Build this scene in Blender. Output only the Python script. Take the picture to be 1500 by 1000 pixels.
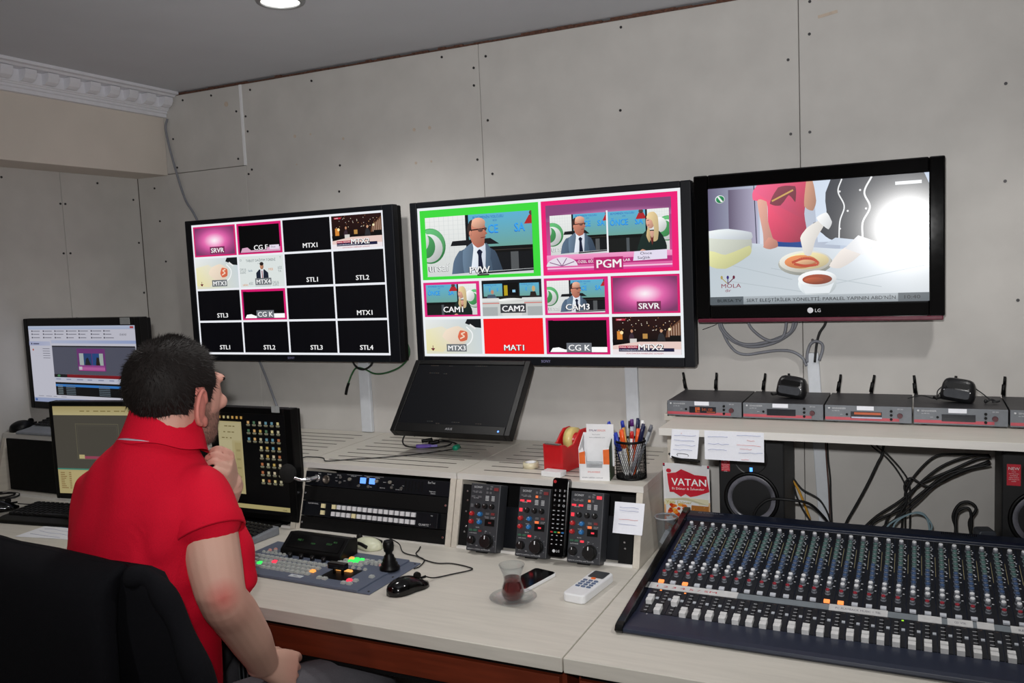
import bpy, bmesh, math, random
import numpy as np
from mathutils import Vector, Matrix, Euler
random.seed(7)
for o in list(bpy.data.objects): bpy.data.objects.remove(o)
SC = bpy.context.scene
COL = SC.collection
PI = math.pi

# ------------------------------------------------------------------ camera, world, lights, exposure
cam_d = bpy.data.cameras.new('camera'); cam = bpy.data.objects.new('camera', cam_d); COL.objects.link(cam)
cam_d.sensor_width = 36.0; cam_d.lens = 1251.5 / 1500 * 36; cam_d.clip_start = 0.02
YAW, PITCH, ROLL = 0.4449, 0.0887, -0.0443
def cam_axes():
    f = Vector((-math.sin(YAW), math.cos(YAW), 0)); r = Vector((math.cos(YAW), math.sin(YAW), 0)); u = Vector((0, 0, 1))
    f, u = f*math.cos(PITCH) - u*math.sin(PITCH), u*math.cos(PITCH) + f*math.sin(PITCH)
    r, u = r*math.cos(ROLL) + u*math.sin(ROLL), u*math.cos(ROLL) - r*math.sin(ROLL)
    return r, u, f
CR, CU, CF = cam_axes()
CAMLOC = Vector((0, -2.501, 1.504))
mw = Matrix.Identity(4)
for i in range(3):
    mw[i][0], mw[i][1], mw[i][2], mw[i][3] = CR[i], CU[i], -CF[i], CAMLOC[i]
cam.matrix_world = mw
SC.camera = cam
w = bpy.data.worlds.new('world'); SC.world = w; w.use_nodes = True
w.node_tree.nodes['Background'].inputs[0].default_value = (0.5, 0.5, 0.52, 1)
w.node_tree.nodes['Background'].inputs[1].default_value = 0.06
# the photographer's flash, just above the lens
fl = bpy.data.lights.new('camera_flash', 'SPOT'); fl.energy = 114; fl.spot_size = 1.75; fl.spot_blend = 0.9
fl.shadow_soft_size = 0.022; fl.color = (1.0, 0.995, 0.985)
flo = bpy.data.objects.new('camera_flash', fl); COL.objects.link(flo)
flm = mw.copy(); flp = CAMLOC + CU*0.105 - CR*0.05
for i in range(3): flm[i][3] = flp[i]
# flash head points a little above and right of the lens axis
flo.matrix_world = flm @ Matrix.Rotation(-0.08, 4, 'Y') @ Matrix.Rotation(0.24, 4, 'X')
# recessed downlight in the frame, then three unseen lamps added for ambient light
DOWNLIGHTS_AND_FILL = [(-1.51, -0.655), (0.35, -0.9), (-1.6, -2.6), (0.35, -2.8)]
for (x, y) in DOWNLIGHTS_AND_FILL:
    l = bpy.data.lights.new('downlight_and_fill_lamp', 'SPOT'); l.energy = 20; l.spot_size = 2.5; l.spot_blend = 0.6; l.shadow_soft_size = 0.05
    l.color = (1.0, 0.98, 0.95)
    lo = bpy.data.objects.new('downlight_and_fill_lamp', l); COL.objects.link(lo); lo.location = (x, y, 2.19)
vs = SC.view_settings
vs.view_transform = 'Standard'; vs.look = 'None'; vs.exposure = 0.0; vs.gamma = 1.0; vs.use_curve_mapping = False

# ------------------------------------------------------------------ helpers
def lin(c):
    c = c/255.0
    return c/12.92 if c <= 0.04045 else ((c+0.055)/1.055)**2.4
def L3(rgb):
    if isinstance(rgb, str): rgb = tuple(int(rgb[i:i+2], 16) for i in (0, 2, 4))
    return tuple(lin(v) for v in rgb)
MATS = {}
def M(name, rgb, rough=0.5, metal=0.0, noise=0.08, nscale=60.0, bump=0.0, spec=0.5, coat=0.0, stretch=None, rvar=0.05):
    if name in MATS: return MATS[name]
    m = bpy.data.materials.new(name); m.use_nodes = True; nt = m.node_tree; b = nt.nodes['Principled BSDF']
    c = L3(rgb)
    tc = nt.nodes.new('ShaderNodeTexCoord'); mp = nt.nodes.new('ShaderNodeMapping'); nz = nt.nodes.new('ShaderNodeTexNoise')
    nt.links.new(tc.outputs['Object'], mp.inputs[0]); nt.links.new(mp.outputs[0], nz.inputs['Vector'])
    mp.inputs['Scale'].default_value = stretch or (1, 1, 1)
    nz.inputs['Scale'].default_value = nscale; nz.inputs['Detail'].default_value = 4
    rp = nt.nodes.new('ShaderNodeValToRGB'); nt.links.new(nz.outputs[0], rp.inputs[0])
    rp.color_ramp.elements[0].position = 0.3; rp.color_ramp.elements[1].position = 0.7
    rp.color_ramp.elements[0].color = tuple(v*(1-noise) for v in c)+(1,); rp.color_ramp.elements[1].color = tuple(min(1, v*(1+noise)) for v in c)+(1,)
    nt.links.new(rp.outputs[0], b.inputs['Base Color'])
    mr = nt.nodes.new('ShaderNodeMapRange'); nt.links.new(nz.outputs[0], mr.inputs[0])
    mr.inputs[3].default_value = max(0.02, rough-rvar); mr.inputs[4].default_value = min(1, rough+rvar)
    nt.links.new(mr.outputs[0], b.inputs['Roughness'])
    b.inputs['Metallic'].default_value = metal; b.inputs['Specular IOR Level'].default_value = spec
    b.inputs['Coat Weight'].default_value = coat
    if bump:
        bp = nt.nodes.new('ShaderNodeBump'); bp.inputs['Strength'].default_value = bump; bp.inputs['Distance'].default_value = 0.002
        nt.links.new(nz.outputs[0], bp.inputs['Height']); nt.links.new(bp.outputs[0], b.inputs['Normal'])
    MATS[name] = m
    return m
def EM(name, rgb, s=1.0):
    if name in MATS: return MATS[name]
    m = bpy.data.materials.new(name); m.use_nodes = True; b = m.node_tree.nodes['Principled BSDF']
    b.inputs['Base Color'].default_value = (0.02, 0.02, 0.02, 1); b.inputs['Roughness'].default_value = 0.4
    b.inputs['Emission Color'].default_value = L3(rgb)+(1,); b.inputs['Emission Strength'].default_value = s
    MATS[name] = m; return m
def GLASS(name, rgb, rough=0.02, ior=1.45):
    m = bpy.data.materials.new(name); m.use_nodes = True; b = m.node_tree.nodes['Principled BSDF']
    b.inputs['Base Color'].default_value = L3(rgb)+(1,); b.inputs['Roughness'].default_value = rough
    b.inputs['Transmission Weight'].default_value = 1.0; b.inputs['IOR'].default_value = ior
    MATS[name] = m; return m
def THIN(name, rgb, milk):
    """thin clear wall: mostly transparent, mirror-like towards the rim, a little milky"""
    m = bpy.data.materials.new(name); m.use_nodes = True; nt = m.node_tree; nt.nodes.remove(nt.nodes['Principled BSDF'])
    tr = nt.nodes.new('ShaderNodeBsdfTransparent'); tr.inputs[0].default_value = L3(rgb)+(1,)
    gl = nt.nodes.new('ShaderNodeBsdfGlossy'); gl.inputs['Roughness'].default_value = .05
    df = nt.nodes.new('ShaderNodeBsdfDiffuse'); df.inputs[0].default_value = L3((214, 218, 222))+(1,)
    lw = nt.nodes.new('ShaderNodeLayerWeight'); lw.inputs[0].default_value = .35
    m1 = nt.nodes.new('ShaderNodeMixShader'); m1.inputs[0].default_value = milk
    m2 = nt.nodes.new('ShaderNodeMixShader'); nz = nt.nodes.new('ShaderNodeMath'); nz.operation = 'MULTIPLY'; nz.inputs[1].default_value = .4
    nt.links.new(lw.outputs['Facing'], nz.inputs[0]); nt.links.new(nz.outputs[0], m2.inputs[0])
    nt.links.new(tr.outputs[0], m1.inputs[1]); nt.links.new(df.outputs[0], m1.inputs[2]); nt.links.new(m1.outputs[0], m2.inputs[1]); nt.links.new(gl.outputs[0], m2.inputs[2])
    nt.links.new(m2.outputs[0], nt.nodes['Material Output'].inputs[0]); MATS[name] = m; return m
def SCREEN(name, strength, rough, spec):
    m = bpy.data.materials.new(name); m.use_nodes = True; nt = m.node_tree; b = nt.nodes['Principled BSDF']
    b.inputs['Base Color'].default_value = (0.004, 0.004, 0.0045, 1)
    b.inputs['Roughness'].default_value = rough; b.inputs['Specular IOR Level'].default_value = spec
    a = nt.nodes.new('ShaderNodeAttribute'); a.attribute_name = 'Col'
    nt.links.new(a.outputs['Color'], b.inputs['Emission Color']); b.inputs['Emission Strength'].default_value = strength
    MATS[name] = m; return m
def ATTR(name, rough=0.5, bump=0.15, nscale=300, sss=0.0):
    m = bpy.data.materials.new(name); m.use_nodes = True; nt = m.node_tree; b = nt.nodes['Principled BSDF']
    a = nt.nodes.new('ShaderNodeAttribute'); a.attribute_name = 'Col'
    tc = nt.nodes.new('ShaderNodeTexCoord'); nz = nt.nodes.new('ShaderNodeTexNoise'); nz.inputs['Scale'].default_value = nscale; nz.inputs['Detail'].default_value = 5
    nt.links.new(tc.outputs['Object'], nz.inputs['Vector'])
    mx = nt.nodes.new('ShaderNodeMix'); mx.data_type = 'RGBA'; mx.blend_type = 'MULTIPLY'; mx.inputs[0].default_value = 0.25
    nt.links.new(a.outputs['Color'], mx.inputs[6]); nt.links.new(nz.outputs['Color'], mx.inputs[7]); 
    nt.links.new(a.outputs['Color'], b.inputs['Base Color'])
    bp = nt.nodes.new('ShaderNodeBump'); bp.inputs['Strength'].default_value = bump; bp.inputs['Distance'].default_value = 0.001
    nt.links.new(nz.outputs[0], bp.inputs['Height']); nt.links.new(bp.outputs[0], b.inputs['Normal'])
    b.inputs['Roughness'].default_value = rough
    MATS[name] = m; return m

_font_cache = {}
_tc = bpy.data.curves.new('t', 'FONT'); _to = bpy.data.objects.new('t', _tc)
def text_geo(s, bold=0.0):  # bold is kept for callers; strokes are thickened by doubling
    """(verts, faces, width) for cap height 1, lower left at the origin"""
    key = s; bold = 0.0
    if key in _font_cache: return _font_cache[key]
    _tc.offset = bold; _tc.body = s; _tc.size = 1.0; _tc.resolution_u = 2
    me = bpy.data.meshes.new_from_object(_to)
    vs_ = [(v.co.x/0.729, v.co.y/0.729) for v in me.vertices]; fs = [tuple(p.vertices) for p in me.polygons]
    bpy.data.meshes.remove(me)
    wd = max([v[0] for v in vs_], default=0)
    _font_cache[key] = (vs_, fs, wd); return _font_cache[key]

def crom(pts, n=6):
    """Catmull-Rom through pts"""
    P = [Vector(p) for p in pts]
    if len(P) < 3: return P
    P = [P[0]*2-P[1]] + P + [P[-1]*2-P[-2]]; out = []
    for i in range(1, len(P)-2):
        for k in range(n):
            t = k/n; a, b, c, d = P[i-1], P[i], P[i+1], P[i+2]
            out.append(0.5*((2*b)+(c-a)*t+(2*a-5*b+4*c-d)*t*t+(3*b-a-3*c+d)*t**3))
    out.append(P[-2]); return out

class MB:
    def __init__(s): s.v = []; s.f = []; s.m = []; s.sm = []
    def add(s, vs_, fs, m=0, smooth=False, T=None):
        o = len(s.v)
        s.v += [tuple(T @ Vector(v)) if T is not None else tuple(v) for v in vs_]
        s.f += [tuple(i+o for i in f) for f in fs]; s.m += [m]*len(fs); s.sm += [smooth]*len(fs)
        return s
    def box(s, c, d, m=0, T=None):
        x, y, z = d[0]/2, d[1]/2, d[2]/2
        vs_ = [(c[0]+a*x, c[1]+b*y, c[2]+e*z) for a in (-1, 1) for b in (-1, 1) for e in (-1, 1)]
        return s.add(vs_, [(0, 1, 3, 2), (4, 6, 7, 5), (0, 4, 5, 1), (2, 3, 7, 6), (0, 2, 6, 4), (1, 5, 7, 3)], m, False, T)
    def bb(s, x0, x1, y0, y1, z0, z1, m=0, T=None):
        return s.box(((x0+x1)/2, (y0+y1)/2, (z0+z1)/2), (abs(x1-x0), abs(y1-y0), abs(z1-z0)), m, T)
    def prism(s, poly, a, b, axis='x', m=0, T=None, smooth=False):
        n = len(poly)
        f = {'x': lambda p, t: (t, p[0], p[1]), 'y': lambda p, t: (p[0], t, p[1]), 'z': lambda p, t: (p[0], p[1], t)}[axis]
        vs_ = [f(p, a) for p in poly]+[f(p, b) for p in poly]
        s.add(vs_, [tuple(range(n)), tuple(range(2*n-1, n-1, -1))], m, False, T)
        o = len(s.v)-2*n
        for i in range(n):
            j = (i+1) % n; s.f.append((o+i, o+n+i, o+n+j, o+j)); s.m.append(m); s.sm.append(smooth)
        return s
    def rbox(s, x0, x1, z0, z1, y0, y1, r, m=0, axis='y', T=None, n=4):
        """rounded rectangle in the plane across axis, extruded y0..y1"""
        poly = []
        for (cx, cz, a0) in ((x1-r, z1-r, 0), (x0+r, z1-r, 90), (x0+r, z0+r, 180), (x1-r, z0+r, 270)):
            for k in range(n+1):
                a = math.radians(a0+90*k/n); poly.append((cx+r*math.cos(a), cz+r*math.sin(a)))
        return s.prism(poly, y0, y1, axis, m, T)
    def cyl(s, c, r, h, axis='z', n=14, r2=None, m=0, T=None, smooth=True, cap=True):
        r2 = r if r2 is None else r2
        ax = {'x': lambda a, b, t: (t, a, b), 'y': lambda a, b, t: (a, t, b), 'z': lambda a, b, t: (a, b, t)}[axis]
        vs_ = []
        for (rr, t) in ((r, 0), (r2, h)):
            for k in range(n):
                p = ax(rr*math.cos(2*PI*k/n), rr*math.sin(2*PI*k/n), t); vs_.append((c[0]+p[0], c[1]+p[1], c[2]+p[2]))
        s.add(vs_, [(k, (k+1) % n, n+(k+1) % n, n+k) for k in range(n)], m, smooth, T)
        if cap:
            o = len(s.v)-2*n
            s.f += [tuple(o+k for k in range(n-1, -1, -1)), tuple(o+n+k for k in range(n))]; s.m += [m, m]; s.sm += [False, False]
        return s
    def lathe(s, prof, n=24, m=0, T=None, smooth=True):
        vs_ = []; fs = []
        for (r, z) in prof:
            for k in range(n): vs_.append((r*math.cos(2*PI*k/n), r*math.sin(2*PI*k/n), z))
        for i in range(len(prof)-1):
            for k in range(n):
                j = (k+1) % n; fs.append((i*n+k, i*n+j, (i+1)*n+j, (i+1)*n+k))
        return s.add(vs_, fs, m, smooth, T)
    def tube(s, pts, r, n=7, m=0, sub=6, T=None, closed=True):
        P = crom(pts, sub); R = []
        for i, p in enumerate(P):
            t = (P[min(i+1, len(P)-1)]-P[max(i-1, 0)])
            t = t.normalized() if t.length > 1e-9 else Vector((0, 0, 1))
            if i == 0:
                a = Vector((0, 0, 1)) if abs(t.z) < 0.9 else Vector((1, 0, 0)); e1 = t.cross(a).normalized()
            else:
                e1 = (e1-t*e1.dot(t))
                e1 = e1.normalized() if e1.length > 1e-6 else t.orthogonal().normalized()
            e2 = t.cross(e1)
            rr = r(i/(len(P)-1)) if callable(r) else r
            R.append([p+e1*rr*math.cos(2*PI*k/n)+e2*rr*math.sin(2*PI*k/n) for k in range(n)])
        return s.loft(R, m, True, closed, T)
    def loft(s, rings, m=0, smooth=True, caps=True, T=None):
        n = len(rings[0]); vs_ = [p for r in rings for p in r]; fs = []
        for i in range(len(rings)-1):
            for k in range(n):
                j = (k+1) % n; fs.append((i*n+k, i*n+j, (i+1)*n+j, (i+1)*n+k))
        if caps: fs += [tuple(range(n-1, -1, -1)), tuple((len(rings)-1)*n+k for k in range(n))]
        return s.add(vs_, fs, m, smooth, T)
    def ell(s, c, r, n=16, k=10, m=0, T=None, rot=None):
        vs_ = [(0, 0, -1)]; fs = []
        for i in range(1, k):
            a = -PI/2+PI*i/k
            for j in range(n): vs_.append((math.cos(a)*math.cos(2*PI*j/n), math.cos(a)*math.sin(2*PI*j/n), math.sin(a)))
        vs_.append((0, 0, 1)); N = len(vs_)-1
        for j in range(n): fs.append((0, 1+(j+1) % n, 1+j))
        for i in range(k-2):
            for j in range(n):
                a, b = 1+i*n+j, 1+i*n+(j+1) % n; fs.append((a, b, b+n, a+n))
        for j in range(n): fs.append((N, N-n+j, N-n+(j+1) % n))
        X = Matrix.Translation(c) @ (rot.to_4x4() if rot else Matrix.Identity(4)) @ Matrix.Diagonal((r[0], r[1], r[2], 1))
        return s.add(vs_, fs, m, True, (T @ X) if T is not None else X)
    def text(s, t, x, y, z, h, m=0, align='l', T=None, flat=False, sx=1.0):
        """lettering in the XZ plane facing -Y (flat: in the XY plane facing +Z)"""
        vs_, fs, wd = text_geo(t); dx = {'l': 0, 'c': -wd*h*sx/2, 'r': -wd*h*sx}[align]
        q = [(x+dx+a*h*sx, y+b*h, z) if flat else (x+dx+a*h*sx, y, z+b*h) for a, b in vs_]
        return s.add(q, fs, m, False, T)
    def mesh(s, name, mats):
        me = bpy.data.meshes.new(name); me.from_pydata(s.v, [], s.f)
        for mt in (mats if isinstance(mats, (list, tuple)) else [mats]): me.materials.append(mt)
        me.polygons.foreach_set('material_index', s.m); me.polygons.foreach_set('use_smooth', s.sm); me.update()
        bm = bmesh.new(); bm.from_mesh(me); bmesh.ops.recalc_face_normals(bm, faces=bm.faces); bm.to_mesh(me); bm.free()
        return me
    def build(s, name, mats, parent=None, bevel=0, loc=None, rot=None, seg=2):
        o = bpy.data.objects.new(name, s.mesh(name, mats)); COL.objects.link(o)
        if parent: o.parent = parent
        if loc: o.location = loc
        if rot: o.rotation_euler = rot
        if bevel:
            b = o.modifiers.new('bevel', 'BEVEL'); b.width = bevel; b.segments = seg; b.limit_method = 'ANGLE'; b.angle_limit = 0.7
        return o
def put(me, name, parent, loc, rot=None, scale=None):
    o = bpy.data.objects.new(name, me); COL.objects.link(o); o.parent = parent; o.location = loc
    if rot: o.rotation_euler = rot
    if scale: o.scale = scale
    return o
def tag(o, label, cat, group=None):
    o['label'] = label; o['category'] = cat
    if group: o['group'] = group
    return o
def thing(name, label, cat, loc=(0, 0, 0), rot=(0, 0, 0), group=None):
    o = bpy.data.objects.new(name, None); COL.objects.link(o); o.location = loc; o.rotation_euler = rot
    o.empty_display_size = 0.05
    return tag(o, label, cat, group)
def struct(o): o['kind'] = 'structure'; return o
def stuff(o): o['kind'] = 'stuff'; return o
def copy_tree(o, parent=None, loc=None):
    c = o.copy(); COL.objects.link(c)
    if parent is not None: c.parent = parent
    if loc is not None: c.location = loc
    for ch in list(o.children): copy_tree(ch, c)
    return c
def V3(*a): return Vector(a)

# ---- flat pictures shown on the screens: coloured polygons, a few hundredths of a millimetre apart
class Pic:
    def __init__(s, w, h, bg='000000'):
        s.w, s.h = w, h; s.v = []; s.c = []; s.f = []; s.lay = 0; s.clip = (0, 0, w, h); s.base = 0.0
        s.rect(0, 0, w, h, bg)
    def _poly(s, pts, cols):
        o = len(s.v); y = -(s.lay*0.00002+s.base)
        s.v += [(p[0], y, p[1]) for p in pts]; s.c += cols; s.f.append(tuple(range(o, o+len(pts))))
    def poly(s, pts, col, new=True):
        if new: s.lay += 1
        cl = isinstance(col, list)
        P = [(p[0], p[1], (L3(col[i]) if cl else L3(col))) for i, p in enumerate(pts)]
        x0, y0, x1, y1 = s.clip
        for ax, lim, sg in ((0, x0, 1), (0, x1, -1), (1, y0, 1), (1, y1, -1)):
            out = []
            for i in range(len(P)):
                a, b = P[i-1], P[i]; da, db = (a[ax]-lim)*sg, (b[ax]-lim)*sg
                if (da < 0) != (db < 0):
                    t = da/(da-db); out.append((a[0]+(b[0]-a[0])*t, a[1]+(b[1]-a[1])*t, tuple(a[2][k]+(b[2][k]-a[2][k])*t for k in range(3))))
                if db >= 0: out.append(b)
            P = out
            if len(P) < 3: return
        s._poly([(p[0], p[1]) for p in P], [p[2] for p in P])
    def blob(s, pts, col, n=4, shade=.22):
        """closed outline rounded through its points, lighter to the upper left"""
        P = []; m = len(pts)
        for i in range(m):
            a, b, c, d = [Vector(pts[(i+k) % m]) for k in (-1, 0, 1, 2)]
            for k in range(n):
                t = k/n; q = 0.5*((2*b)+(c-a)*t*.8+(2*a-5*b+4*c-d)*t*t*.8+(3*b-a-3*c+d)*t**3*.8)
                lin_ = b+(c-b)*t; P.append((q*.75+lin_*.25) if k else b)
        xs = [p[0] for p in P]; ys = [p[1] for p in P]; x0, x1, y0, y1 = min(xs), max(xs), min(ys), max(ys)
        base = tuple(int(col[i:i+2], 16) for i in (0, 2, 4)); cols = []
        for p in P:
            u, v = (p[0]-x0)/(x1-x0+1e-9), (p[1]-y0)/(y1-y0+1e-9); f = 1+shade*(.6*(v-.5)-.8*(u-.5)); cols.append(tuple(max(0, min(255, c*f)) for c in base))
        s.poly([(p[0], p[1]) for p in P], cols)
    def rect(s, x0, y0, x1, y1, col): s.poly([(x0, y0), (x1, y0), (x1, y1), (x0, y1)], col)
    def vgrad(s, x0, y0, x1, y1, cb, ct): s.poly([(x0, y0), (x1, y0), (x1, y1), (x0, y1)], [cb, cb, ct, ct])
    def hgrad(s, x0, y0, x1, y1, cl, cr): s.poly([(x0, y0), (x1, y0), (x1, y1), (x0, y1)], [cl, cr, cr, cl])
    def ell(s, cx, cy, rx, ry, col, n=20, a0=0, a1=360):
        if isinstance(col, str) and n > 11 and a1-a0 >= 360:
            base = tuple(int(col[i:i+2], 16) for i in (0, 2, 4)); A = [2*PI*k/n for k in range(n)]
            s.poly([(cx+rx*math.cos(a), cy+ry*math.sin(a)) for a in A], [tuple(max(0, min(255, c*(1+.12*math.sin(a)-.1*math.cos(a)))) for c in base) for a in A]); return
        s.poly([(cx+rx*math.cos(math.radians(a0+(a1-a0)*k/n)), cy+ry*math.sin(math.radians(a0+(a1-a0)*k/n))) for k in range(n+(a1-a0 < 360))], col)
    def line(s, x0, y0, x1, y1, wd, col):
        dx, dy = x1-x0, y1-y0; l = math.hypot(dx, dy) or 1; nx, ny = -dy/l*wd/2, dx/l*wd/2
        s.poly([(x0+nx, y0+ny), (x1+nx, y1+ny), (x1-nx, y1-ny), (x0-nx, y0-ny)], col)
    def pline(s, pts, wd, col):
        for a, b in zip(pts[:-1], pts[1:]): s.line(a[0], a[1], b[0], b[1], wd, col)
    def radial(s, x0, y0, x1, y1, stops, cx=.5, cy=.5, n=18, pw=1.0):
        s.lay += 1; S = [L3(c) for c in stops]
        def col(u, v):
            d = min(1, math.hypot((u-cx)/.62, (v-cy)/.62))**pw*(len(S)-1); i = min(int(d), len(S)-2); t = d-i
            return tuple(S[i][k]*(1-t)+S[i+1][k]*t for k in range(3))
        for i in range(n):
            for j in range(n):
                q = [(i/n, j/n), ((i+1)/n, j/n), ((i+1)/n, (j+1)/n), (i/n, (j+1)/n)]
                s._poly([(x0+(x1-x0)*u, y0+(y1-y0)*v) for u, v in q], [col(u, v) for u, v in q])
    def text(s, t, x, y, h, col, align='l', sx=1.0, bold=0.0):
        if bold:
            for q in (-1, 1): s.text(t, x+q*bold*h, y, h, col, align, sx)
        vs_, fs, wd = text_geo(t); dx = {'l': 0, 'c': -wd*h*sx/2, 'r': -wd*h*sx}[align]; s.lay += 1
        o = len(s.v); yy = -(s.lay*0.00002+s.base); c = L3(col)
        s.v += [(x+dx+a*h*sx, yy, y+b*h) for a, b in vs_]; s.c += [c]*len(vs_); s.f += [tuple(i+o for i in f) for f in fs]
    def build(s, name, mat, parent, loc):
        me = bpy.data.meshes.new(name); me.from_pydata(s.v, [], s.f); me.materials.append(mat)
        at = me.attributes.new('Col', 'FLOAT_COLOR', 'POINT')
        at.data.foreach_set('color', np.array([c+(1.0,) for c in s.c], dtype=np.float32).ravel())
        me.update()
        o = bpy.data.objects.new(name, me); COL.objects.link(o); o.parent = parent; o.location = loc
        return o

# ------------------------------------------------------------------ shared materials
m_board = M('plasterboard', (197, 194, 190), 0.85, noise=0.05, nscale=9, bump=0.08, spec=0.2)
m_paint = M('beam_paint', (216, 207, 197), 0.7, noise=0.03, nscale=6, spec=0.3)
m_ceil = M('ceiling_paint', (204, 206, 212), 0.85, noise=0.04, nscale=3, spec=0.2)
m_plaster = M('white_plaster', (226, 226, 232), 0.6, noise=0.03, nscale=30)
m_gap = M('dark_gap', (38, 32, 30), 0.9)
m_joint = M('board_joint', (92, 80, 72), 0.9)
m_rust = M('rough_gap_edge', (90, 60, 48), 0.9, noise=0.5, nscale=120)
m_wood = M('pale_ash_laminate', (209, 204, 194), 0.42, noise=0.055, nscale=7, stretch=(1.2, 14, 14), spec=0.35)
m_wood_edge = M('pale_laminate_edge', (220, 217, 212), 0.45, noise=0.04, nscale=8, stretch=(1.2, 14, 14), spec=0.35)
m_wood_side = M('pale_laminate_side', (206, 199, 187), 0.45, noise=0.055, nscale=7, stretch=(14, 1.2, 14), spec=0.35)
m_brown = M('red_brown_wood', (112, 44, 22), 0.45, noise=0.18, nscale=8, stretch=(1, 12, 12))
m_black = M('black_plastic', (7, 7, 8), 0.42, spec=.22)
m_blackm = M('black_matte', (6, 6, 7), 0.7, spec=.25)
m_gloss = M('piano_black', (4, 4, 5), 0.12, rvar=0.02, spec=0.5)
m_rack = M('rack_black', (10, 13, 20), 0.5, noise=0.05, spec=.28)
m_trunk = M('white_trunking', (212, 216, 222), 0.5, noise=0.03)
m_white = M('white_plastic', (232, 233, 235), 0.4, noise=0.02)
m_paper = M('white_paper', (236, 238, 246), 0.8, noise=0.02, nscale=200)
m_print = M('pale_print', (205, 207, 210), 0.6)
m_ink = M('blue_ink', (140, 148, 186), 0.8)
m_redink = M('red_ink', (206, 120, 120), 0.8)
m_chrome = M('chrome', (205, 205, 210), 0.22, metal=1.0)
m_steel = M('screw_steel', (60, 58, 60), 0.45, metal=0.6)
m_cable = M('black_cable', (15, 15, 17), 0.55)
m_greyc = M('grey_cable', (128, 130, 138), 0.55)
m_green = M('green_cable', (40, 92, 52), 0.5)
m_orangec = M('orange_cable', (205, 148, 40), 0.5)
m_bluec = M('pale_blue_cable', (132, 158, 168), 0.55)
m_floor = M('floor_tile', (112, 108, 102), 0.5, noise=0.1, nscale=12)
# ------------------------------------------------------------------ the room
XL, XR, YF, ZC = -2.82, 1.7, -4.3, 2.2237
b = MB(); b.bb(XL-.1, XR+.1, YF-.1, .12, -.1, 0); struct(b.build('floor', m_floor))
b = MB(); b.bb(XL-.1, XR+.1, YF-.1, .12, ZC, ZC+.1); struct(b.build('ceiling', m_ceil))
wb = MB(); wb.bb(XL-.1, XR+.1, .022, .12, 0, ZC); wall_back = struct(wb.build('wall_back', m_joint))
b = MB(); b.bb(XL-.12, XL-.022, YF, .022, 0, ZC); wall_left = struct(b.build('wall_left', m_joint))
b = MB(); b.bb(XR, XR+.1, YF, .022, 0, ZC); struct(b.build('wall_right', m_board))
b = MB(); b.bb(XL-.1, XR+.1, YF-.1, YF, 0, ZC); struct(b.build('wall_front', m_board))
# plasterboards, each its own sheet with open joints
def board(x0, x1, z0, z1):
    b = MB(); b.bb(x0+.0009, x1-.0009, 0, .021, z0, z1); return b.build('panel', m_board, wall_back, .0012, seg=1)
ZJ = 1.918
for (x0, x1, z0, z1) in ((XL, -2.2565, .0, ZJ-.001), (XL, -2.2565, ZJ+.001, ZC-.012), (-2.2565, -1.267, 0, ZC-.012), (-1.267, -.29, 0, ZC-.012),
                         (-.29, .69, 0, ZC-.012), (.69, XR, 0, ZC-.012)):
    board(x0, x1, z0, z1)
for (y0, y1) in ((-.346, -.0), (-1.546, -.346), (-2.75, -1.546), (YF, -2.75)):
    b = MB(); b.bb(XL-.021, XL, y0+.0009, y1-.0009, 0, ZC-.01); b.build('panel', m_board, wall_left, .0012, seg=1)
# torn paper edge that shows in the joint under the ceiling
b = MB()
x = XL
while x < XR:
    l = random.uniform(.02, .07); b.bb(x, x+l, -.002+random.uniform(0, .004), .02, ZC-.012, ZC-random.uniform(.001, .008)); x += l
stuff(b.build('ceiling_joint_edge', m_rust, wall_back))
# dry-wall screws
sc = MB(); sc.cyl((0, 0, 0), .0042, .004, 'y', 8, .0036); scm = sc.mesh('screw', m_steel)
SCREWS = [(-2.545, 2.19), (-2.4, 2.19), (-2.21, 2.187), (-1.93, 2.183), (-2.283, 2.118), (-2.24, 2.095), (-2.235, 2.04), (-2.29, 1.945), (-2.228, 1.9), (-2.245, 1.885),
          (-2.61, 2.05), (-2.6, 1.94), (-2.73, 1.87), (-2.715, 1.74), (-2.70, 1.58), (-1.4, 2.19), (-1.24, 2.17), (-1.285, 2.14), (-1.287, 2.085), (-1.243, 1.97), (-1.287, 1.85), (-1.235, 1.8),
          (-.79, 2.19), (-.80, 1.95), (-.26, 2.175), (-.262, 2.09), (-.318, 2.03), (-.314, 1.83), (-.264, 1.83), (.19, 2.15), (.2, 1.9), (.2, 1.66), (-1.83, 1.88), (-1.84, 1.79), (-.314, 1.3), (-.264, 1.26),
          (-2.2, 1.25), (-2.285, 1.25), (.23, 1.36), (.24, 1.1), (-.21, .99)]
for (x, z) in SCREWS: put(scm, 'screw', wall_back, (x, -.0022, z))
for (y, z) in ((-.355, 1.8), (-.335, 1.8), (-.36, 1.62), (-.332, 1.62), (-.353, 1.38), (-.33, 1.38), (-.03, 1.83), (-.02, 1.66), (-.015, 1.46), (-.19, 1.885), (-.57, 1.88), (-.02, 1.3)):
    put(scm, 'screw', wall_left, (XL+.0022, y, z), (0, 0, PI/2))
# filler spots
fs = MB()
for (x, z, r) in ((-2.02, 2.0, .006), (-1.95, 2.0, .004), (-1.81, 1.97, .005), (-2.33, 2.15, .01), (-2.02, 1.9, .003), (-1.52, 1.97, .006), (-1.46, 1.97, .006), (-1.52, 1.86, .005), (-1.46, 1.86, .004)):
    fs.cyl((x, -.0006, z), r, .0006, 'y', 8)
fs.box((-.215, -.0006, 2.135), (.05, .0008, .008), 0, Matrix.Translation((-.215, 0, 2.135)) @ Matrix.Rotation(-.15, 4, 'Y') @ Matrix.Translation((.215, 0, -2.135)))
stuff(fs.build('filler_patches', M('filler', (196, 180, 164), .9), wall_back))
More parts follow.
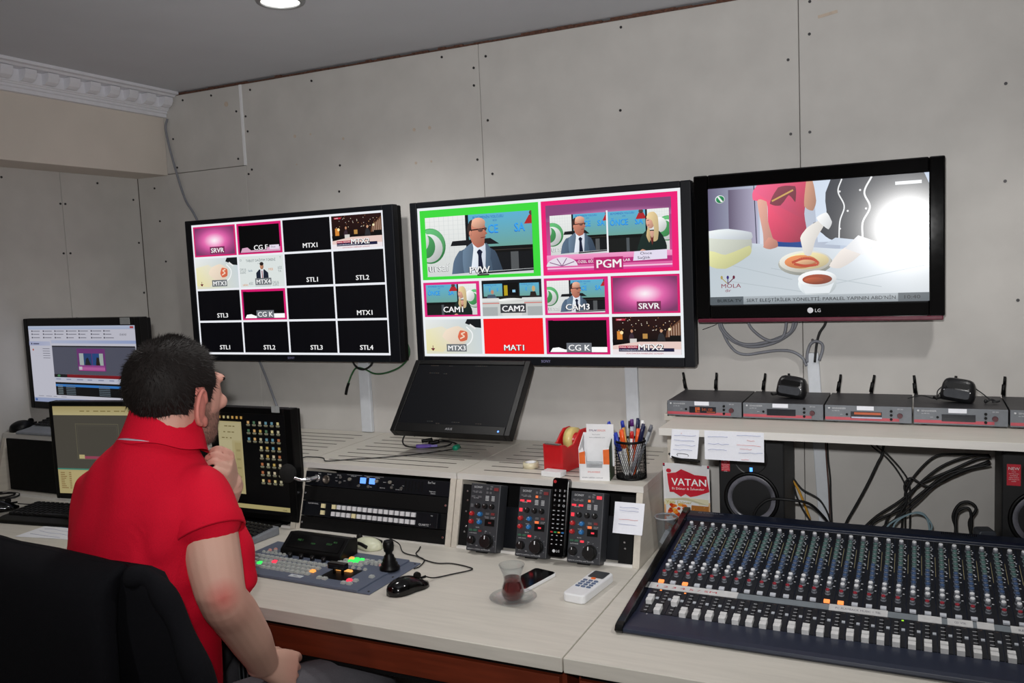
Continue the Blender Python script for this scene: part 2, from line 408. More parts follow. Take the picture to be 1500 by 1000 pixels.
# boxed beam along the left wall, its cornice, the white joint strip
b = MB(); b.bb(XL+.001, -2.652, YF, -.001, 1.914, ZC); struct(b.build('trim_1', m_paint, bevel=.002))
cor = MB()
prof = [(-2.652, 2.134), (-2.634, 2.134), (-2.634, 2.146), (-2.629, 2.149), (-2.629, 2.156), (-2.624, 2.158), (-2.622, 2.162), (-2.618, 2.164), (-2.618, 2.203), (-2.585, 2.206), (-2.578, 2.212), (-2.563, 2.214), (-2.563, ZC), (-2.652, ZC)]
cor.prism([(p[0], p[1]) for p in prof], YF, -.002, 'y')
cornice = struct(cor.build('trim_2', m_plaster))
db = MB(); db.prism([(-.0, 0), (.012, 0), (.026, .008), (.034, .022), (.034, .036), (0, .036)], -.02, .02, 'y'); dbm = db.mesh('dentil_block', m_plaster)
k = 0
for i in range(24): put(dbm, 'dentil_block', cornice, (-2.6185, -.031-.0807*i, 2.167))
b = MB(); b.bb(-2.2625, -2.2505, -.0035, .002, ZJ, ZC-.012); struct(b.build('trim_3', m_white, bevel=.001))
# the one recessed downlight in the frame
m_lamp = EM('downlight_glow', (255, 252, 244), 9.0)
for i, (x, y) in enumerate(DOWNLIGHTS_AND_FILL[:1]):
    t = thing('ceiling_downlight', 'round recessed downlight glowing white in the grey ceiling', 'light', (x, y, ZC))
    b = MB(); b.lathe([(.0495, .0), (.0495, -.006), (.052, -.009), (.062, -.006), (.065, -.001), (.065, .0)], 40); b.build('trim_ring', M('satin_ring', (150, 152, 154), .35, metal=.6), t)
    b = MB(); b.lathe([(.0001, -.0055), (.03, -.005), (.0495, -.002)], 40); b.build('lamp_lens', m_lamp, t)

# ------------------------------------------------------------------ white cable trunking on the back wall
def trunk(x0, z0, x1, z1, wd, label):
    b = MB()
    dx, dz = x1-x0, z1-z0; L = math.hypot(dx, dz); T = Matrix.Translation((x0, -.001, z0)) @ Matrix.Rotation(math.atan2(dx, dz), 4, 'Y')
    b.bb(-wd/2, wd/2, -.016, 0, 0, L, 0, T); o = b.build('cable_trunking', m_trunk, bevel=.002)
    b2 = MB(); b2.bb(-wd/2+.004, wd/2-.004, -.0172, -.016, .004, L-.002, 0, T); b2.build('cover', m_trunk, o)
    return tag(o, label, 'trunking', 'white cable trunking runs')
trunk(-1.772, .936, -1.772, 1.22, .044, 'white vertical cable trunking below the leftmost wall screen')
trunk(-.787, .936, -.79, 1.24, .04, 'white vertical cable trunking below the middle wall screen')
trunk(-.236, .742, -.264, 1.225, .032, 'slightly leaning white cable trunking behind the shelf with black receivers')

# ------------------------------------------------------------------ desks
def desk(name, x0, x1, y0, z, label, apron=True, legs=(), cut=None):
    xs, yc = cut or (x0+(x1-x0)*.5, -.024)
    t = thing(name, label, 'desk', ((x0+x1)/2, y0/2, 0)); ox, oy = (x0+x1)/2, y0/2
    b = MB(); b.prism([(x0-ox, y0-oy), (x1-ox, y0-oy), (x1-ox, yc-oy), (xs-ox, yc-oy), (xs-ox, -.024-oy), (x0-ox, -.024-oy)] if cut else [(x0-ox, y0-oy), (x1-ox, y0-oy), (x1-ox, -.024-oy), (x0-ox, -.024-oy)], z-.03, z, 'z'); b.build('worktop', m_wood, t, .0015)
    if apron:
        b = MB(); b.bb(x0-ox+.02, x1-ox-.02, y0-oy+.03, y0-oy+.046, z-.114, z-.056); b.build('front_rail', m_brown, t, .001)
        b = MB(); b.bb(x0-ox+.02, x1-ox-.02, y0-oy+.04, y0-oy+.055, z-.056, z-.03); b.build('rail_gap_shade', m_blackm, t)  # black strip set into the gap to stand for its shade
        b = MB(); b.bb(x0-ox+.02, x1-ox-.02, y0-oy+.028, y0-oy+.05, z-.122, z-.114); b.build('rail_edge', m_blackm, t)
    for lx in legs:
        b = MB(); b.bb(lx-ox-.012, lx-ox+.012, y0-oy+.05, -.05-oy, 0, z-.03); b.build('end_panel', m_brown, t, .001)
    return t
desk('desk', -2.015, -.6265, -1.026, .74, 'pale ash-laminate desk in front of the seated man, tea glass on it', legs=(-1.95, -.65))
desk('desk', -.6235, 1.1, -1.026, .74, 'pale ash-laminate desk at the right that carries the mixing console', legs=(-.6, 1.05))
desk('desk', -2.815, -2.02, -1.18, .82, 'higher pale desk at the far left under paper and black keyboard', legs=(-2.79, -2.26), cut=(-2.245, -.53))

# ------------------------------------------------------------------ rack units along the wall
def rack_unit(x, z, label, y=0.0, fill=False):
    t = thing('rack_cabinet', label, 'cabinet', (x, y, z), group='pale rack cabinets standing along the desks')
    side = [(-.004, 0), (-.5145, 0), (-.4614, .177), (-.004, .177)]
    for (a, c) in ((.001, .0185), (.5195, .537)):
        b = MB(); b.prism(side, a, c, 'x'); b.build('side_panel', m_wood_side, t, .0008, seg=1)
    b = MB()   # the top with rows of ventilation slots cut through
    ys = [-.4564]; 
    rows = [-.405+.0485*k for k in range(8)]
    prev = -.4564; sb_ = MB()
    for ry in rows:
        sb_.bb(.058, .482, ry-.0042, ry+.0042, .178, .1936)  # dark brown bars nearly fill the slots, standing in for the shade inside
        b.bb(.0008, .5372, prev, ry-.0042, .177, .194); b.bb(.0008, .058, ry-.0042, ry+.0042, .177, .194); b.bb(.482, .5372, ry-.0042, ry+.0042, .177, .194); prev = ry+.0042
    b.bb(.0008, .5372, prev, -.003, .177, .194)
    tp = b.build('slotted_top', m_wood, t); stuff(sb_.build('slot_shade_fill', M('slot_shade_brown', (52, 42, 34), .9), tp))
    b = MB(); b.bb(.0008, .5372, -.4584, -.4564, .1775, .1938); b.build('edge_band', m_wood_edge, t)
    b = MB(); b.prism([(-.5145+.006, 0), (-.5145, .0), (-.512, .006), (-.505, .006)], .0185, .5195, 'x'); b.build('bottom_rail', m_wood_edge, t)
    if fill:
        b = MB(); b.bb(.0185, .5195, -.46, -.45, .002, .176); b.build('black_front_panel', m_blackm, t)
    b = MB()
    b.bb(.0185, .5195, -.32, -.31, 0.002, .174); b.build('rear_panel', m_blackm, t)
    return t
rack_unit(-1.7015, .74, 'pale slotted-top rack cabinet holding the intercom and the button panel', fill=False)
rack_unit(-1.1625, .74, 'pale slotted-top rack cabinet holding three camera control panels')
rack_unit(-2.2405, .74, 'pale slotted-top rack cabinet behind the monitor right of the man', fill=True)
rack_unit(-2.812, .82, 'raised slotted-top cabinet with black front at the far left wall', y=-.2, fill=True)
AS = math.atan2(.0581, .1938)
def slope(x, s, out=0.0): return (x, -.5145+s*math.sin(AS)-out*math.cos(AS), .74+s*math.cos(AS)+out*math.sin(AS))
SR = (-AS, 0, 0)
# dark slanted strut and cream back piece seen between the control panels
# ------------------------------------------------------------------ shelf at the right
t = thing('shelf_unit', 'pale laminate shelf bench standing behind the mixing console', 'shelf', (.3, -.22, .74))
b = MB(); b.bb(-.884, .9, -.225, -.03, .3256, .344); b.bb(-.924, .9, -.03, .195, .3256, .344); b.build('shelf_board', m_wood, t, .001)
b = MB(); b.bb(-.884, .9, -.227, -.225, .326, .3436); b.build('edge_band', m_wood_edge, t)
b = MB(); b.bb(-.9225, -.9045, -.012, .17, 0.0, .3256); b.build('side_panel', m_wood_side, t, .001)
b = MB(); b.bb(.86, .878, -.21, .05, 0.0, .3256); b.build('side_panel', m_wood_side, t, .001)
# ------------------------------------------------------------------ wall screens
scr_matte = SCREEN('screen_matte', 0.97, 0.42, 0.12)
scr_tv = SCREEN('screen_gloss', 0.93, 0.17, 0.4)
scr_pc = SCREEN('screen_monitor', 0.62, 0.35, 0.3)
scr_warm = SCREEN('screen_warm', 0.55, 0.35, 0.3)
def lab(p, s, cx, y, h, boxed=None):
    sx = 1.16; h *= 1.12; wd = text_geo(s, .012)[2]*h*sx
    if boxed: p.rect(cx-wd/2-h*.25, y-h*.25, cx+wd/2+h*.25, y+h*1.25, boxed)
    if not boxed:
        for q in (-1, 1): p.text(s, cx+q*h*.09, y-h*.07, h, '1c1c22', 'c', sx, .035)
    p.text(s, cx, y, h, 'f6f6f6', 'c', sx, .035)
def logo_bg(p, x, y, w, h, flip=False):
    """studio wall with the big green ball, x..x+w"""
    p.vgrad(x, y, x+w, y+h, 'd4d8d6', 'eef0ee')
    for i in range(1, 9): p.line(x+w*i/9, y+h*.25, x+w*i/9, y+h, w*.008, 'd3d8d8')
    for i in range(1, 10): p.line(x, y+h*(.25+.075*i), x+w, y+h*(.25+.075*i), h*.004, 'd3d8d8')
    cx, cy, r = (x+w*.1 if not flip else x+w*.9), y+h*.52, h*.3
    p.ell(cx, cy, r, r, '3f8f52', 28); p.ell(cx+r*.05, cy+r*.1, r*.9, r*.86, '5fb070', 28)
    p.ell(cx-r*.06, cy-r*.12, r*.86, r*.8, 'd8dcda', 26); p.ell(cx-r*.3, cy-r*.02, r*.62, r*.66, '4a9a5c', 24); p.ell(cx-r*.62, cy+r*.3, r*.55, r*.6, 'e4e8e6', 20)
    p.text('ursaf' if not flip else 'saf', x+w*(.02 if not flip else .3), y+h*.08, h*.15, '3a3f44', bold=.03)
    p.text('ursaf' if not flip else 'saf', x+w*(.035 if not flip else .315), y+h*.085, h*.145, 'eef0f0')
def teal(p, x, y, w, h, words=('CE', 'SA'), red=None):
    p.vgrad(x, y, x+w, y+h, '6fa59b', '5fb2d6')
    p.text('BÜYÜMENİN YOLCUSU', x+w*.07, y+h*.86, h*.085, '2563b8', sx=.85, bold=.01); p.text('BİZE', x+w*.38, y+h*.76, h*.05, '2563b8')
    tx = x+w*.08
    p.text(words[0], x+w*(.05 if len(words[0]) > 2 else .3), y+h*.4, h*.27, '2468c8', sx=.78, bold=.03); p.text(words[0], x+w*(.055 if len(words[0]) > 2 else .305), y+h*.42, h*.26, '37a6f4', sx=.78, bold=.02)
    p.text(words[1], x+w*.7, y+h*.4, h*.27, '2468c8', sx=.85, bold=.03); p.text(words[1], x+w*.705, y+h*.42, h*.26, '37a6f4', sx=.85, bold=.02)
    if red: p.poly([(x+w*(red-.14), y+h*.62), (x+w*(red-.06), y+h*.88), (x+w*(red+.06), y+h*.88), (x+w*(red+.14), y+h*.62)], 'b3262c'); p.ell(x+w*red, y+h*.94, w*.06, h*.09, '5a4038')
def man(p, x, y, s):
    """guest in a grey suit, s = picture height"""
    P = lambda pts: [(x+a*s, y+b*s) for a, b in pts]
    p.blob(P([(-.36, .02), (-.30, .40), (-.22, .54), (-.06, .61), (.18, .61), (.36, .55), (.46, .30), (.50, .06), (.3, 0), (-.2, 0)]), '4d6074')
    p.blob(P([(-.36, .02), (-.30, .40), (-.22, .54), (-.16, .57), (-.12, .3), (-.16, .1), (-.2, 0)]), '566a80')
    p.blob(P([(.22, .6), (.36, .55), (.46, .30), (.50, .06), (.34, .05), (.3, .4)]), '3b4a5c')
    p.blob(P([(-.08, .0), (-.02, .40), (.01, .68), (.06, .63), (.2, .66), (.22, .6), (.2, .3), (.14, 0)]), 'dfe6f2')
    p.blob(P([(.08, .54), (.12, .58), (.17, .54), (.15, .48), (.2, .06), (.13, .0), (.08, .12), (.1, .48)]), '141a30')
    p.blob(P([(-.14, .56), (.0, .67), (.03, .6), (-.02, .3), (-.06, .05), (-.14, .3)]), '62778c'); p.blob(P([(.22, .66), (.3, .57), (.26, .3), (.2, .05), (.22, .4)]), '4f6276')
    p.blob(P([(.02, .66), (.0, .76), (.2, .78), (.2, .64), (.1, .6)]), 'b8705e')
    p.ell(x+.1*s, y+.83*s, .135*s, .175*s, 'c4806a', 24)
    p.ell(x+.12*s, y+.94*s, .11*s, .07*s, 'dba78e', 20)
    p.blob(P([(-.03, .76), (-.055, .86), (-.02, .96), (.03, .99), (.01, .9), (.015, .8)]), '3a2c28')
    p.ell(x-.005*s, y+.8*s, .022*s, .04*s, 'cf8a74', 12)
    p.line(x+.0*s, y+.845*s, x+.25*s, y+.86*s, .016*s, '1a1414'); p.ell(x+.15*s, y+.84*s, .04*s, .026*s, '6a4a44', 14); p.ell(x+.225*s, y+.85*s, .022*s, .024*s, '5a3e3a', 12)
    p.blob(P([(.2, .85), (.255, .79), (.22, .775), (.19, .8)]), 'b8735e'); p.line(x+.15*s, y+.735*s, x+.23*s, y+.742*s, .012*s, '7c3a34')
    p.blob(P([(-.26, .06), (-.2, .12), (-.1, .14), (-.05, .08), (-.08, .02), (-.24, .01)]), 'd89c84')
    for i in range(3): p.line(x+(-.14+.03*i)*s, y+.03*s, x+(-.15+.03*i)*s, y+.09*s, .004*s, 'a86c58')
def woman(p, x, y, s):
    P = lambda pts: [(x+a*s, y+b*s) for a, b in pts]
    p.blob(P([(-.3, 0), (-.24, .3), (-.12, .46), (.14, .48), (.28, .34), (.36, 0)]), '1a2a26')
    p.blob(P([(-.06, .44), (.02, .2), (.1, .44)]), 'd0a08c'); p.blob(P([(-.01, .36), (.03, .14), (.08, .36), (.03, .3)]), '6a2a24')
    p.ell(x+.0*s, y+.66*s, .1*s, .15*s, 'd8a48e', 20)
    p.blob(P([(-.09, .76), (-.04, .86), (.08, .88), (.17, .78), (.19, .5), (.16, .26), (.06, .22), (.08, .5), (.04, .68), (-.05, .74)]), 'd9c292')
    p.blob(P([(-.06, .54), (-.1, .36), (-.04, .2), (.0, .3), (-.02, .5)]), 'cbb080')
    p.line(x-.08*s, y+.69*s, x-.03*s, y+.7*s, .014*s, '4a3a34'); p.line(x-.07*s, y+.59*s, x-.02*s, y+.59*s, .014*s, 'a84848')
    p.blob(P([(-.26, .02), (-.2, .06), (-.12, .03), (-.2, .0)]), 'd09880')
def scene_man(p, x, y, w, h):
    c = p.clip; p.clip = (max(x, c[0]), max(y, c[1]), min(x+w, c[2]), min(y+h, c[3]))
    p.rect(x, y, x+w, y+h, '15171a'); logo_bg(p, x, y, w*.41, h); p.rect(x+w*.39, y, x+w*.42, y+h, '14181c')
    teal(p, x+w*.42, y+h*.46, w*.6, h*.54, ('CE', 'SA'), .99)
    p.rect(x+w*.42, y+h*.36, x+w, y+h*.46, '10100f'); p.rect(x+w*.8, y, x+w*.87, y+h*.36, '55585a'); p.line(x+w*.4, y+h*.4, x+w, y+h*.4, h*.008, '4a4038')
    p.poly([(x+w*.24, y+h*.5), (x+w*.26, y+h*.58), (x+w*.62, y+h*.6), (x+w*.7, y+h*.5)], '17191c')
    man(p, x+w*.44, y-h*.27, h*1.2)
    p.poly([(x, y), (x+w, y+h*.0), (x+w, y+h*.08), (x+w*.6, y+h*.06), (x, y+h*.01)], 'd4d8da'); p.line(x+w*.5, y+h*.03, x+w, y+h*.06, h*.03, '20242a')
    p.clip = c
def scene_woman(p, x, y, w, h):
    c = p.clip; p.clip = (max(x, c[0]), max(y, c[1]), min(x+w, c[2]), min(y+h, c[3]))
    p.rect(x, y, x+w, y+h, '191b1a'); teal(p, x, y+h*.42, w*.64, h*.58, ('ÖNCE', 'SA'), .86)
    p.rect(x, y+h*.34, x+w*.64, y+h*.42, '0f100f'); p.rect(x+w*.3, y, x+w*.35, y+h*.34, '50565a')
    p.rect(x+w*.62, y, x+w*.65, y+h, '14181c'); logo_bg(p, x+w*.65, y, w*.36, h, True)
    woman(p, x+w*.7, y-h*.02, h*1.08); p.clip = c
def mtx2(p, w, h):
    p.vgrad(0, h*.35, w, h, '160b08', '2a100e')
    rnd = random.Random(3)
    for i in range(46):
        r = rnd.random(); p.ell(w*(.08+.84*rnd.random()), h*(.62+.36*rnd.random()), w*.007, w*.006, rnd.choice(['f4e8cc', 'c8a06c', 'e0d8d0', 'a06848']), 6)
    p.poly([(w*.78, h*.45), (w, h*.5), (w, h*.92), (w*.8, h*.62)], '6a4632')
    for i in range(5): p.line(w*(.83+.035*i), h*.46, w*(.83+.035*i), h*(.66+.04*i), w*.012, 'b89a86')
    p.rect(w*.07, h*.4, w*.15, h*.62, 'd88a3a'); p.ell(w*.14, h*.58, w*.025, w*.025, 'ffe9b0', 10); p.ell(w*.84, h*.66, w*.02, w*.02, 'fff0c0', 10)
    p.rect(w*.45, h*.42, w*.52, h*.55, 'b88a4a'); p.rect(w*.0, h*.32, w, h*.4, '0b0808'); p.rect(w*.84, h*.36, w, h*.5, '0c0a0a')
    p.poly([(w*.24, h*.36), (w*.25, h*.5), (w*.29, h*.6), (w*.32, h*.5), (w*.33, h*.36)], '3a2a34'); p.ell(w*.29, h*.62, w*.02, h*.045, 'c08a6a', 8)
    p.poly([(w*.66, h*.36), (w*.68, h*.52), (w*.72, h*.6), (w*.76, h*.5), (w*.78, h*.36)], '2c2c30'); p.ell(w*.72, h*.62, w*.02, h*.045, 'd0a080', 8)
    p.rect(w*.26, h*.28, w*.36, h*.42, 'd4d0cc'); p.poly([(0, h*.24), (w*.4, h*.34), (w, h*.34), (w, h*.0), (0, 0)], 'e8ccc4')
    p.rect(0, 0, w, h*.14, 'eee6ea'); p.rect(w*.09, h*.17, w*.42, h*.235, 'b3123c'); p.text('PARALEL YARGILAMA', w*.1, h*.18, h*.04, 'ffffff', sx=.9)
    p.rect(w*.09, h*.08, w*.9, h*.17, '1a1c3e'); p.text('CUMHURBAŞKANI KONUŞTU', w*.1, h*.1, h*.04, 'd8d8e8'); p.text('SON DAKİKA HABERLERİ GÜNDEM', w*.2, h*.015, h*.035, 'b03048', sx=1.3); p.rect(w*.06, h*.9, w*.2, h*.95, 'c03048'); p.text('HABER', w*.075, h*.91, h*.03, 'ffffff')
def mtx3(p, w, h):
    p.poly([(0, 0), (w, 0), (w, h), (0, h)], ['e2dfc0', 'cfd8da', 'c8d4da', 'e9ecec'])
    p.poly([(0, h*.1), (w*.3, h*.05), (w*.62, h*.5), (w*.3, h*.8), (0, h*.7)], ['e8e2a8', 'e4dcb4', 'e8dccc', 'e8e4d0', 'ece8c0'])
    p.blob([(w*.3, h*.5), (w*.5, h*.25), (w*.7, h*.3), (w*.78, h*.6), (w*.6, h*.8), (w*.4, h*.72)], 'e9d8c4', 4, .1)
    p.blob([(w*.58, h*.5), (w*.62, h*.36), (w*.74, h*.4), (w*.75, h*.62), (w*.63, h*.68)], 'd86a4c', 4, .1); p.pline([(w*.62, h*.44), (w*.7, h*.5), (w*.64, h*.58), (w*.71, h*.62)], w*.02, 'f0d8c0')
    p.pline([(q.x, q.z) for q in crom([(w*.66, 0, h*.18), (w*.8, 0, h*.34), (w*.84, 0, h*.58), (w*.74, 0, h*.78)], 6)], w*.02, 'f4f6f6')
    p.poly([(w*.72, h*.88), (w*.9, h*.76), (w, h*.74), (w, h), (w*.76, h)], '14181c'); p.line(w*.8, h*.84, w*.9, h*.72, w*.03, 'e8e8e8')
    p.line(w*.12, h*.1, w*.12, h*.24, w*.01, '6a2030'); p.poly([(w*.08, h*.16), (w*.16, h*.16), (w*.12, h*.08)], '6a2030'); lab(p, 'MTX3', w*.55, h*.1, h*.13, '6f7478')
def cgf(p, w, h, band=False):
    p.rect(0, 0, w, h, 'd81b70'); p.hgrad(w*.035, h*.05, w*.12, h*.93, '5a1040', '000000'); p.rect(w*.05, h*.05, w*.955, h*.92, '020203')
def srvr(p, w, h, tx=.55):
    p.rect(0, 0, w, h, 'd81b6c'); p.radial(w*.03, h*.05, w*.965, h*.95, ['ffffff', 'fbc6e4', 'e86ab0', 'b04a88', '7a3a66'], tx, .52, 20, .85)
def feed(parent, mat, x, z, w, h, fn, y):
    p = Pic(w, h); fn(p, w, h); p.build('feed_tile', mat, parent, (x, y, z)); return p
def wall_screen(label, x0, x1, z0, z1, sx0, sx1, sz0, sz1, yf, depth, brand, group=None):
    t = thing('wall_screen', label, 'television', ((x0+x1)/2, 0, z0)); ox, oz = (x0+x1)/2, z0
    b = MB(); b.bb(x0-ox, sx0-ox, yf, yf+.03, 0, z1-z0); b.bb(sx1-ox, x1-ox, yf, yf+.03, 0, z1-z0); b.bb(sx0-ox, sx1-ox, yf, yf+.03, 0, sz0-z0); b.bb(sx0-ox, sx1-ox, yf, yf+.03, sz1-z0, z1-z0)
    b.build('bezel', m_rack, t, .003)
    b = MB(); b.prism([(x0-ox+.002, .002), (x1-ox-.002, .002), (x1-ox-.002, z1-z0-.002), (x0-ox+.002, z1-z0-.002)], yf+.024, yf+.055, 'y'); b.bb(x0-ox+.06, x1-ox-.06, yf+.055, -.03, .05, z1-z0-.05); b.build('rear_casing', m_blackm, t, .004)
    b = MB(); b.bb(-.2, .2, -.03, -.001, .12, z1-z0-.12); b.build('wall_bracket', m_steel, t)
    if brand:
        b = MB(); b.text(brand, 0, yf-.0005, (sz0-z0)*.38, .0085, 0, 'c'); b.build('lettering', M('badge_violet', (150, 150, 196), .4), t)
    b = MB(); b.bb(sx0-ox, sx1-ox, yf+.0052, yf+.008, sz0-z0, sz1-z0); s = b.build('screen', m_gloss, t)
    return t, s, ox, oz, yf+.005
# --- left screen: 4 x 4 multiview
W = (-2.4823, -1.557, 1.197, 1.7225); yf = -.10
k = 2.401/2.381
def kx(x): return x*k
def kz(z): return 1.504+(z-1.504)*k
L_ = dict(x0=kx(-2.462), x1=kx(-1.545), z0=kz(1.2), z1=kz(1.7205)); Ls = dict(x0=kx(-2.434), x1=kx(-1.586), z0=kz(1.2235), z1=kz(1.7035))
t, s, ox, oz, ys = wall_screen('black framed wall screen at the left showing a four by four grid, mostly black', L_['x0'], L_['x1'], L_['z0'], L_['z1'], Ls['x0'], Ls['x1'], Ls['z0'], Ls['z1'], yf, .1, 'SONY')
def base_screen(s, Ls, ox, oz, ys, mat, col):
    w_, h_ = Ls['x1']-Ls['x0'], Ls['z1']-Ls['z0']; p = Pic(w_, h_, col); p.build('display_base', mat, s, (Ls['x0']-ox, ys, Ls['z0']-oz)); return w_, h_
w_, h_ = base_screen(s, Ls, ox, oz, ys, scr_matte, 'eef0f6')
def black_tile(name):
    def fn(p, w, h):
        p.rect(0, 0, w, h, '040408')
        for q in (.28, .56): p.line(w*q, 0, w*q, h, w*.004, '0c0d16')
        if name: lab(p, name, w*.56, h*.1, h*.135)
    return fn
def t_cgf(p, w, h):
    cgf(p, w, h); p.poly([(w*.06, h*.06), (w*.955, h*.06), (w*.955, h*.2), (w*.7, h*.2), (w*.6, h*.13), (w*.3, h*.12), (w*.22, h*.22), (w*.1, h*.2)], 'd8a8c4'); p.rect(w*.72, h*.12, w*.93, h*.26, 'e6dcec'); p.text('Önce', w*.75, h*.17, h*.06, '30243a'); lab(p, 'CG F', w*.52, h*.12, h*.15)
def t_cgk(p, w, h):
    cgf(p, w, h); p.poly([(w*.06, h*.06), (w*.955, h*.06), (w*.955, h*.2), (w*.72, h*.2), (w*.7, h*.13), (w*.3, h*.13), (w*.2, h*.19), (w*.1, h*.17)], 'ffffff'); lab(p, 'CG K', w*.52, h*.1, h*.15, '6d7178')
def t_srvr(p, w, h): srvr(p, w, h, .5); lab(p, 'SRVR', w*.55, h*.12, h*.14, '7a3058')
def t_mtx2(p, w, h): mtx2(p, w, h); lab(p, 'MTX2', w*.56, h*.12, h*.15)
def t_mtx4(p, w, h):
    p.rect(0, 0, w, h, 'dde4e2'); p.text('TABLET DAĞITIM TÖRENİ', w*.16, h*.82, h*.08, '57686c', sx=.95); p.text('ANKARA', w*.42, h*.74, h*.035, '8a9494')
    for (a, c, q, cl) in ((.01, .55, 'OKUL', '7a8488'), (.01, .45, 'İLERİ', '7a8488'), (.2, .5, 'fatih', '5a7a94'), (.66, .52, 'MEB', 'd88a4a'), (.87, .55, 'EĞİ', '7a8488'), (.87, .45, 'TA', '7a8488'), (.05, .05, 'tablet', 'd88a4a'), (.2, .08, 'EĞİ', '7a8488'), (.73, .1, 'OKUL', '7a8488'), (.73, .02, 'İLERİ', '7a8488'), (.02, .85, 'O', '7a8488'), (.92, .88, 'T', '7a8488')):
        p.text(q, w*a, h*c, h*.075, cl)
    p.poly([(w*.38, h*.1), (w*.38, h*.45), (w*.45, h*.56), (w*.57, h*.56), (w*.65, h*.45), (w*.66, h*.1)], '1c2434'); p.poly([(w*.48, h*.2), (w*.48, h*.56), (w*.55, h*.56), (w*.53, h*.2)], 'e4e8ee'); p.line(w*.515, h*.25, w*.515, h*.52, w*.018, '8a2030')
    p.ell(w*.515, h*.66, w*.042, h*.1, 'b98468', 14); p.ell(w*.515, h*.74, w*.045, h*.06, '2a2220', 14); p.poly([(w*.34, 0), (w*.36, h*.16), (w*.68, h*.16), (w*.7, 0)], 'cfd4d4'); lab(p, 'MTX4', w*.53, h*.1, h*.13, '6f7478')
GRID = [[t_srvr, t_cgf, black_tile('MTX1'), t_mtx2], [mtx3, t_mtx4, black_tile('STL1'), black_tile('STL2')],
        [black_tile('STL3'), t_cgk, black_tile(''), black_tile('MTX1')], [black_tile('STL1'), black_tile('STL2'), black_tile('STL3'), black_tile('STL4')]]
g = .0075
cw, ch = (w_-5*g)/4, (h_-5*g)/4
for r in range(4):
    for c in range(4):
        feed(s, scr_matte, Ls['x0']-ox+g+c*(cw+g), Ls['z0']-oz+g+(3-r)*(ch+g), cw, ch, GRID[r][c], ys-.0004)
# --- middle screen
M_ = dict(x0=kx(-1.481), x1=kx(-.5665), z0=kz(1.1945), z1=kz(1.718)); Ms = dict(x0=kx(-1.455), x1=kx(-.597), z0=kz(1.2215), z1=kz(1.699))
t, s, ox, oz, ys = wall_screen('black framed wall screen in the middle showing preview and programme pictures', M_['x0'], M_['x1'], M_['z0'], M_['z1'], Ms['x0'], Ms['x1'], Ms['z0'], Ms['z1'], yf, .1, 'SONY')
w_, h_ = base_screen(s, Ms, ox, oz, ys, scr_matte, 'eef2f6')
def t_pvw(p, w, h):
    p.rect(0, 0, w, h, '3fdc3f'); scene_man(p, w*.045, h*.045, w*.9, h*.85); lab(p, 'PVW', w*.5, h*.075, h*.085); p.rect(w*.48, h*.035, w*.58, h*.055, '2a2620')
def t_pgm(p, w, h):
    p.rect(0, 0, w, h, 'f01f78'); p.poly([(w*.035, h*.05), (w*.955, h*.05), (w*.955, h*.94), (w*.035, h*.94)], ['e858a8', 'e04898', '8a4a78', '7e3a68'])
    p.radial(w*.035, h*.72, w*.955, h*.94, ['f0a8d4', 'c87ab0', '86487a'], .55, .0, 12)
    scene_man(p, w*.065, h*.27, w*.43, h*.53); p.rect(w*.493, h*.25, w*.505, h*.82, 'f4f4f8'); scene_woman(p, w*.505, h*.27, w*.435, h*.53)
    p.vgrad(w*.035, h*.05, w*.955, h*.27, 'd83c94', 'f2a0cc'); p.line(w*.035, h*.09, w*.955, h*.09, h*.02, 'f8c0e0'); p.rect(w*.24, h*.13, w*.955, h*.2, 'b8307c')
    p.ell(w*.15, h*.12, w*.12, h*.12, 'e8e0ec', 20, 0, 180)
    for a in (30, 70, 110, 150): p.line(w*.15, h*.12, w*.15+w*.11*math.cos(math.radians(a)), h*.12+h*.11*math.sin(math.radians(a)), w*.006, '8a5a86')
    p.text('ÖZEL EĞİTİM VE ÇOCUKLAR', w*.27, h*.15, h*.035, 'ffffff', sx=1.15)
    p.poly([(w*.68, h*.15), (w*.69, h*.27), (w*.92, h*.28), (w*.92, h*.16)], 'e6dff2'); p.text('Önce', w*.73, h*.225, h*.035, '20203a', sx=1.5); p.text('Sağlık', w*.71, h*.17, h*.035, '20203a', sx=1.5)
    lab(p, 'PGM', w*.5, h*.075, h*.1, 'b8286e')
def t_cam1(p, w, h): p.rect(0, 0, w, h, 'e02a80'); scene_woman(p, w*.045, h*.05, w*.9, h*.88); lab(p, 'CAM1', w*.52, h*.13, h*.15)
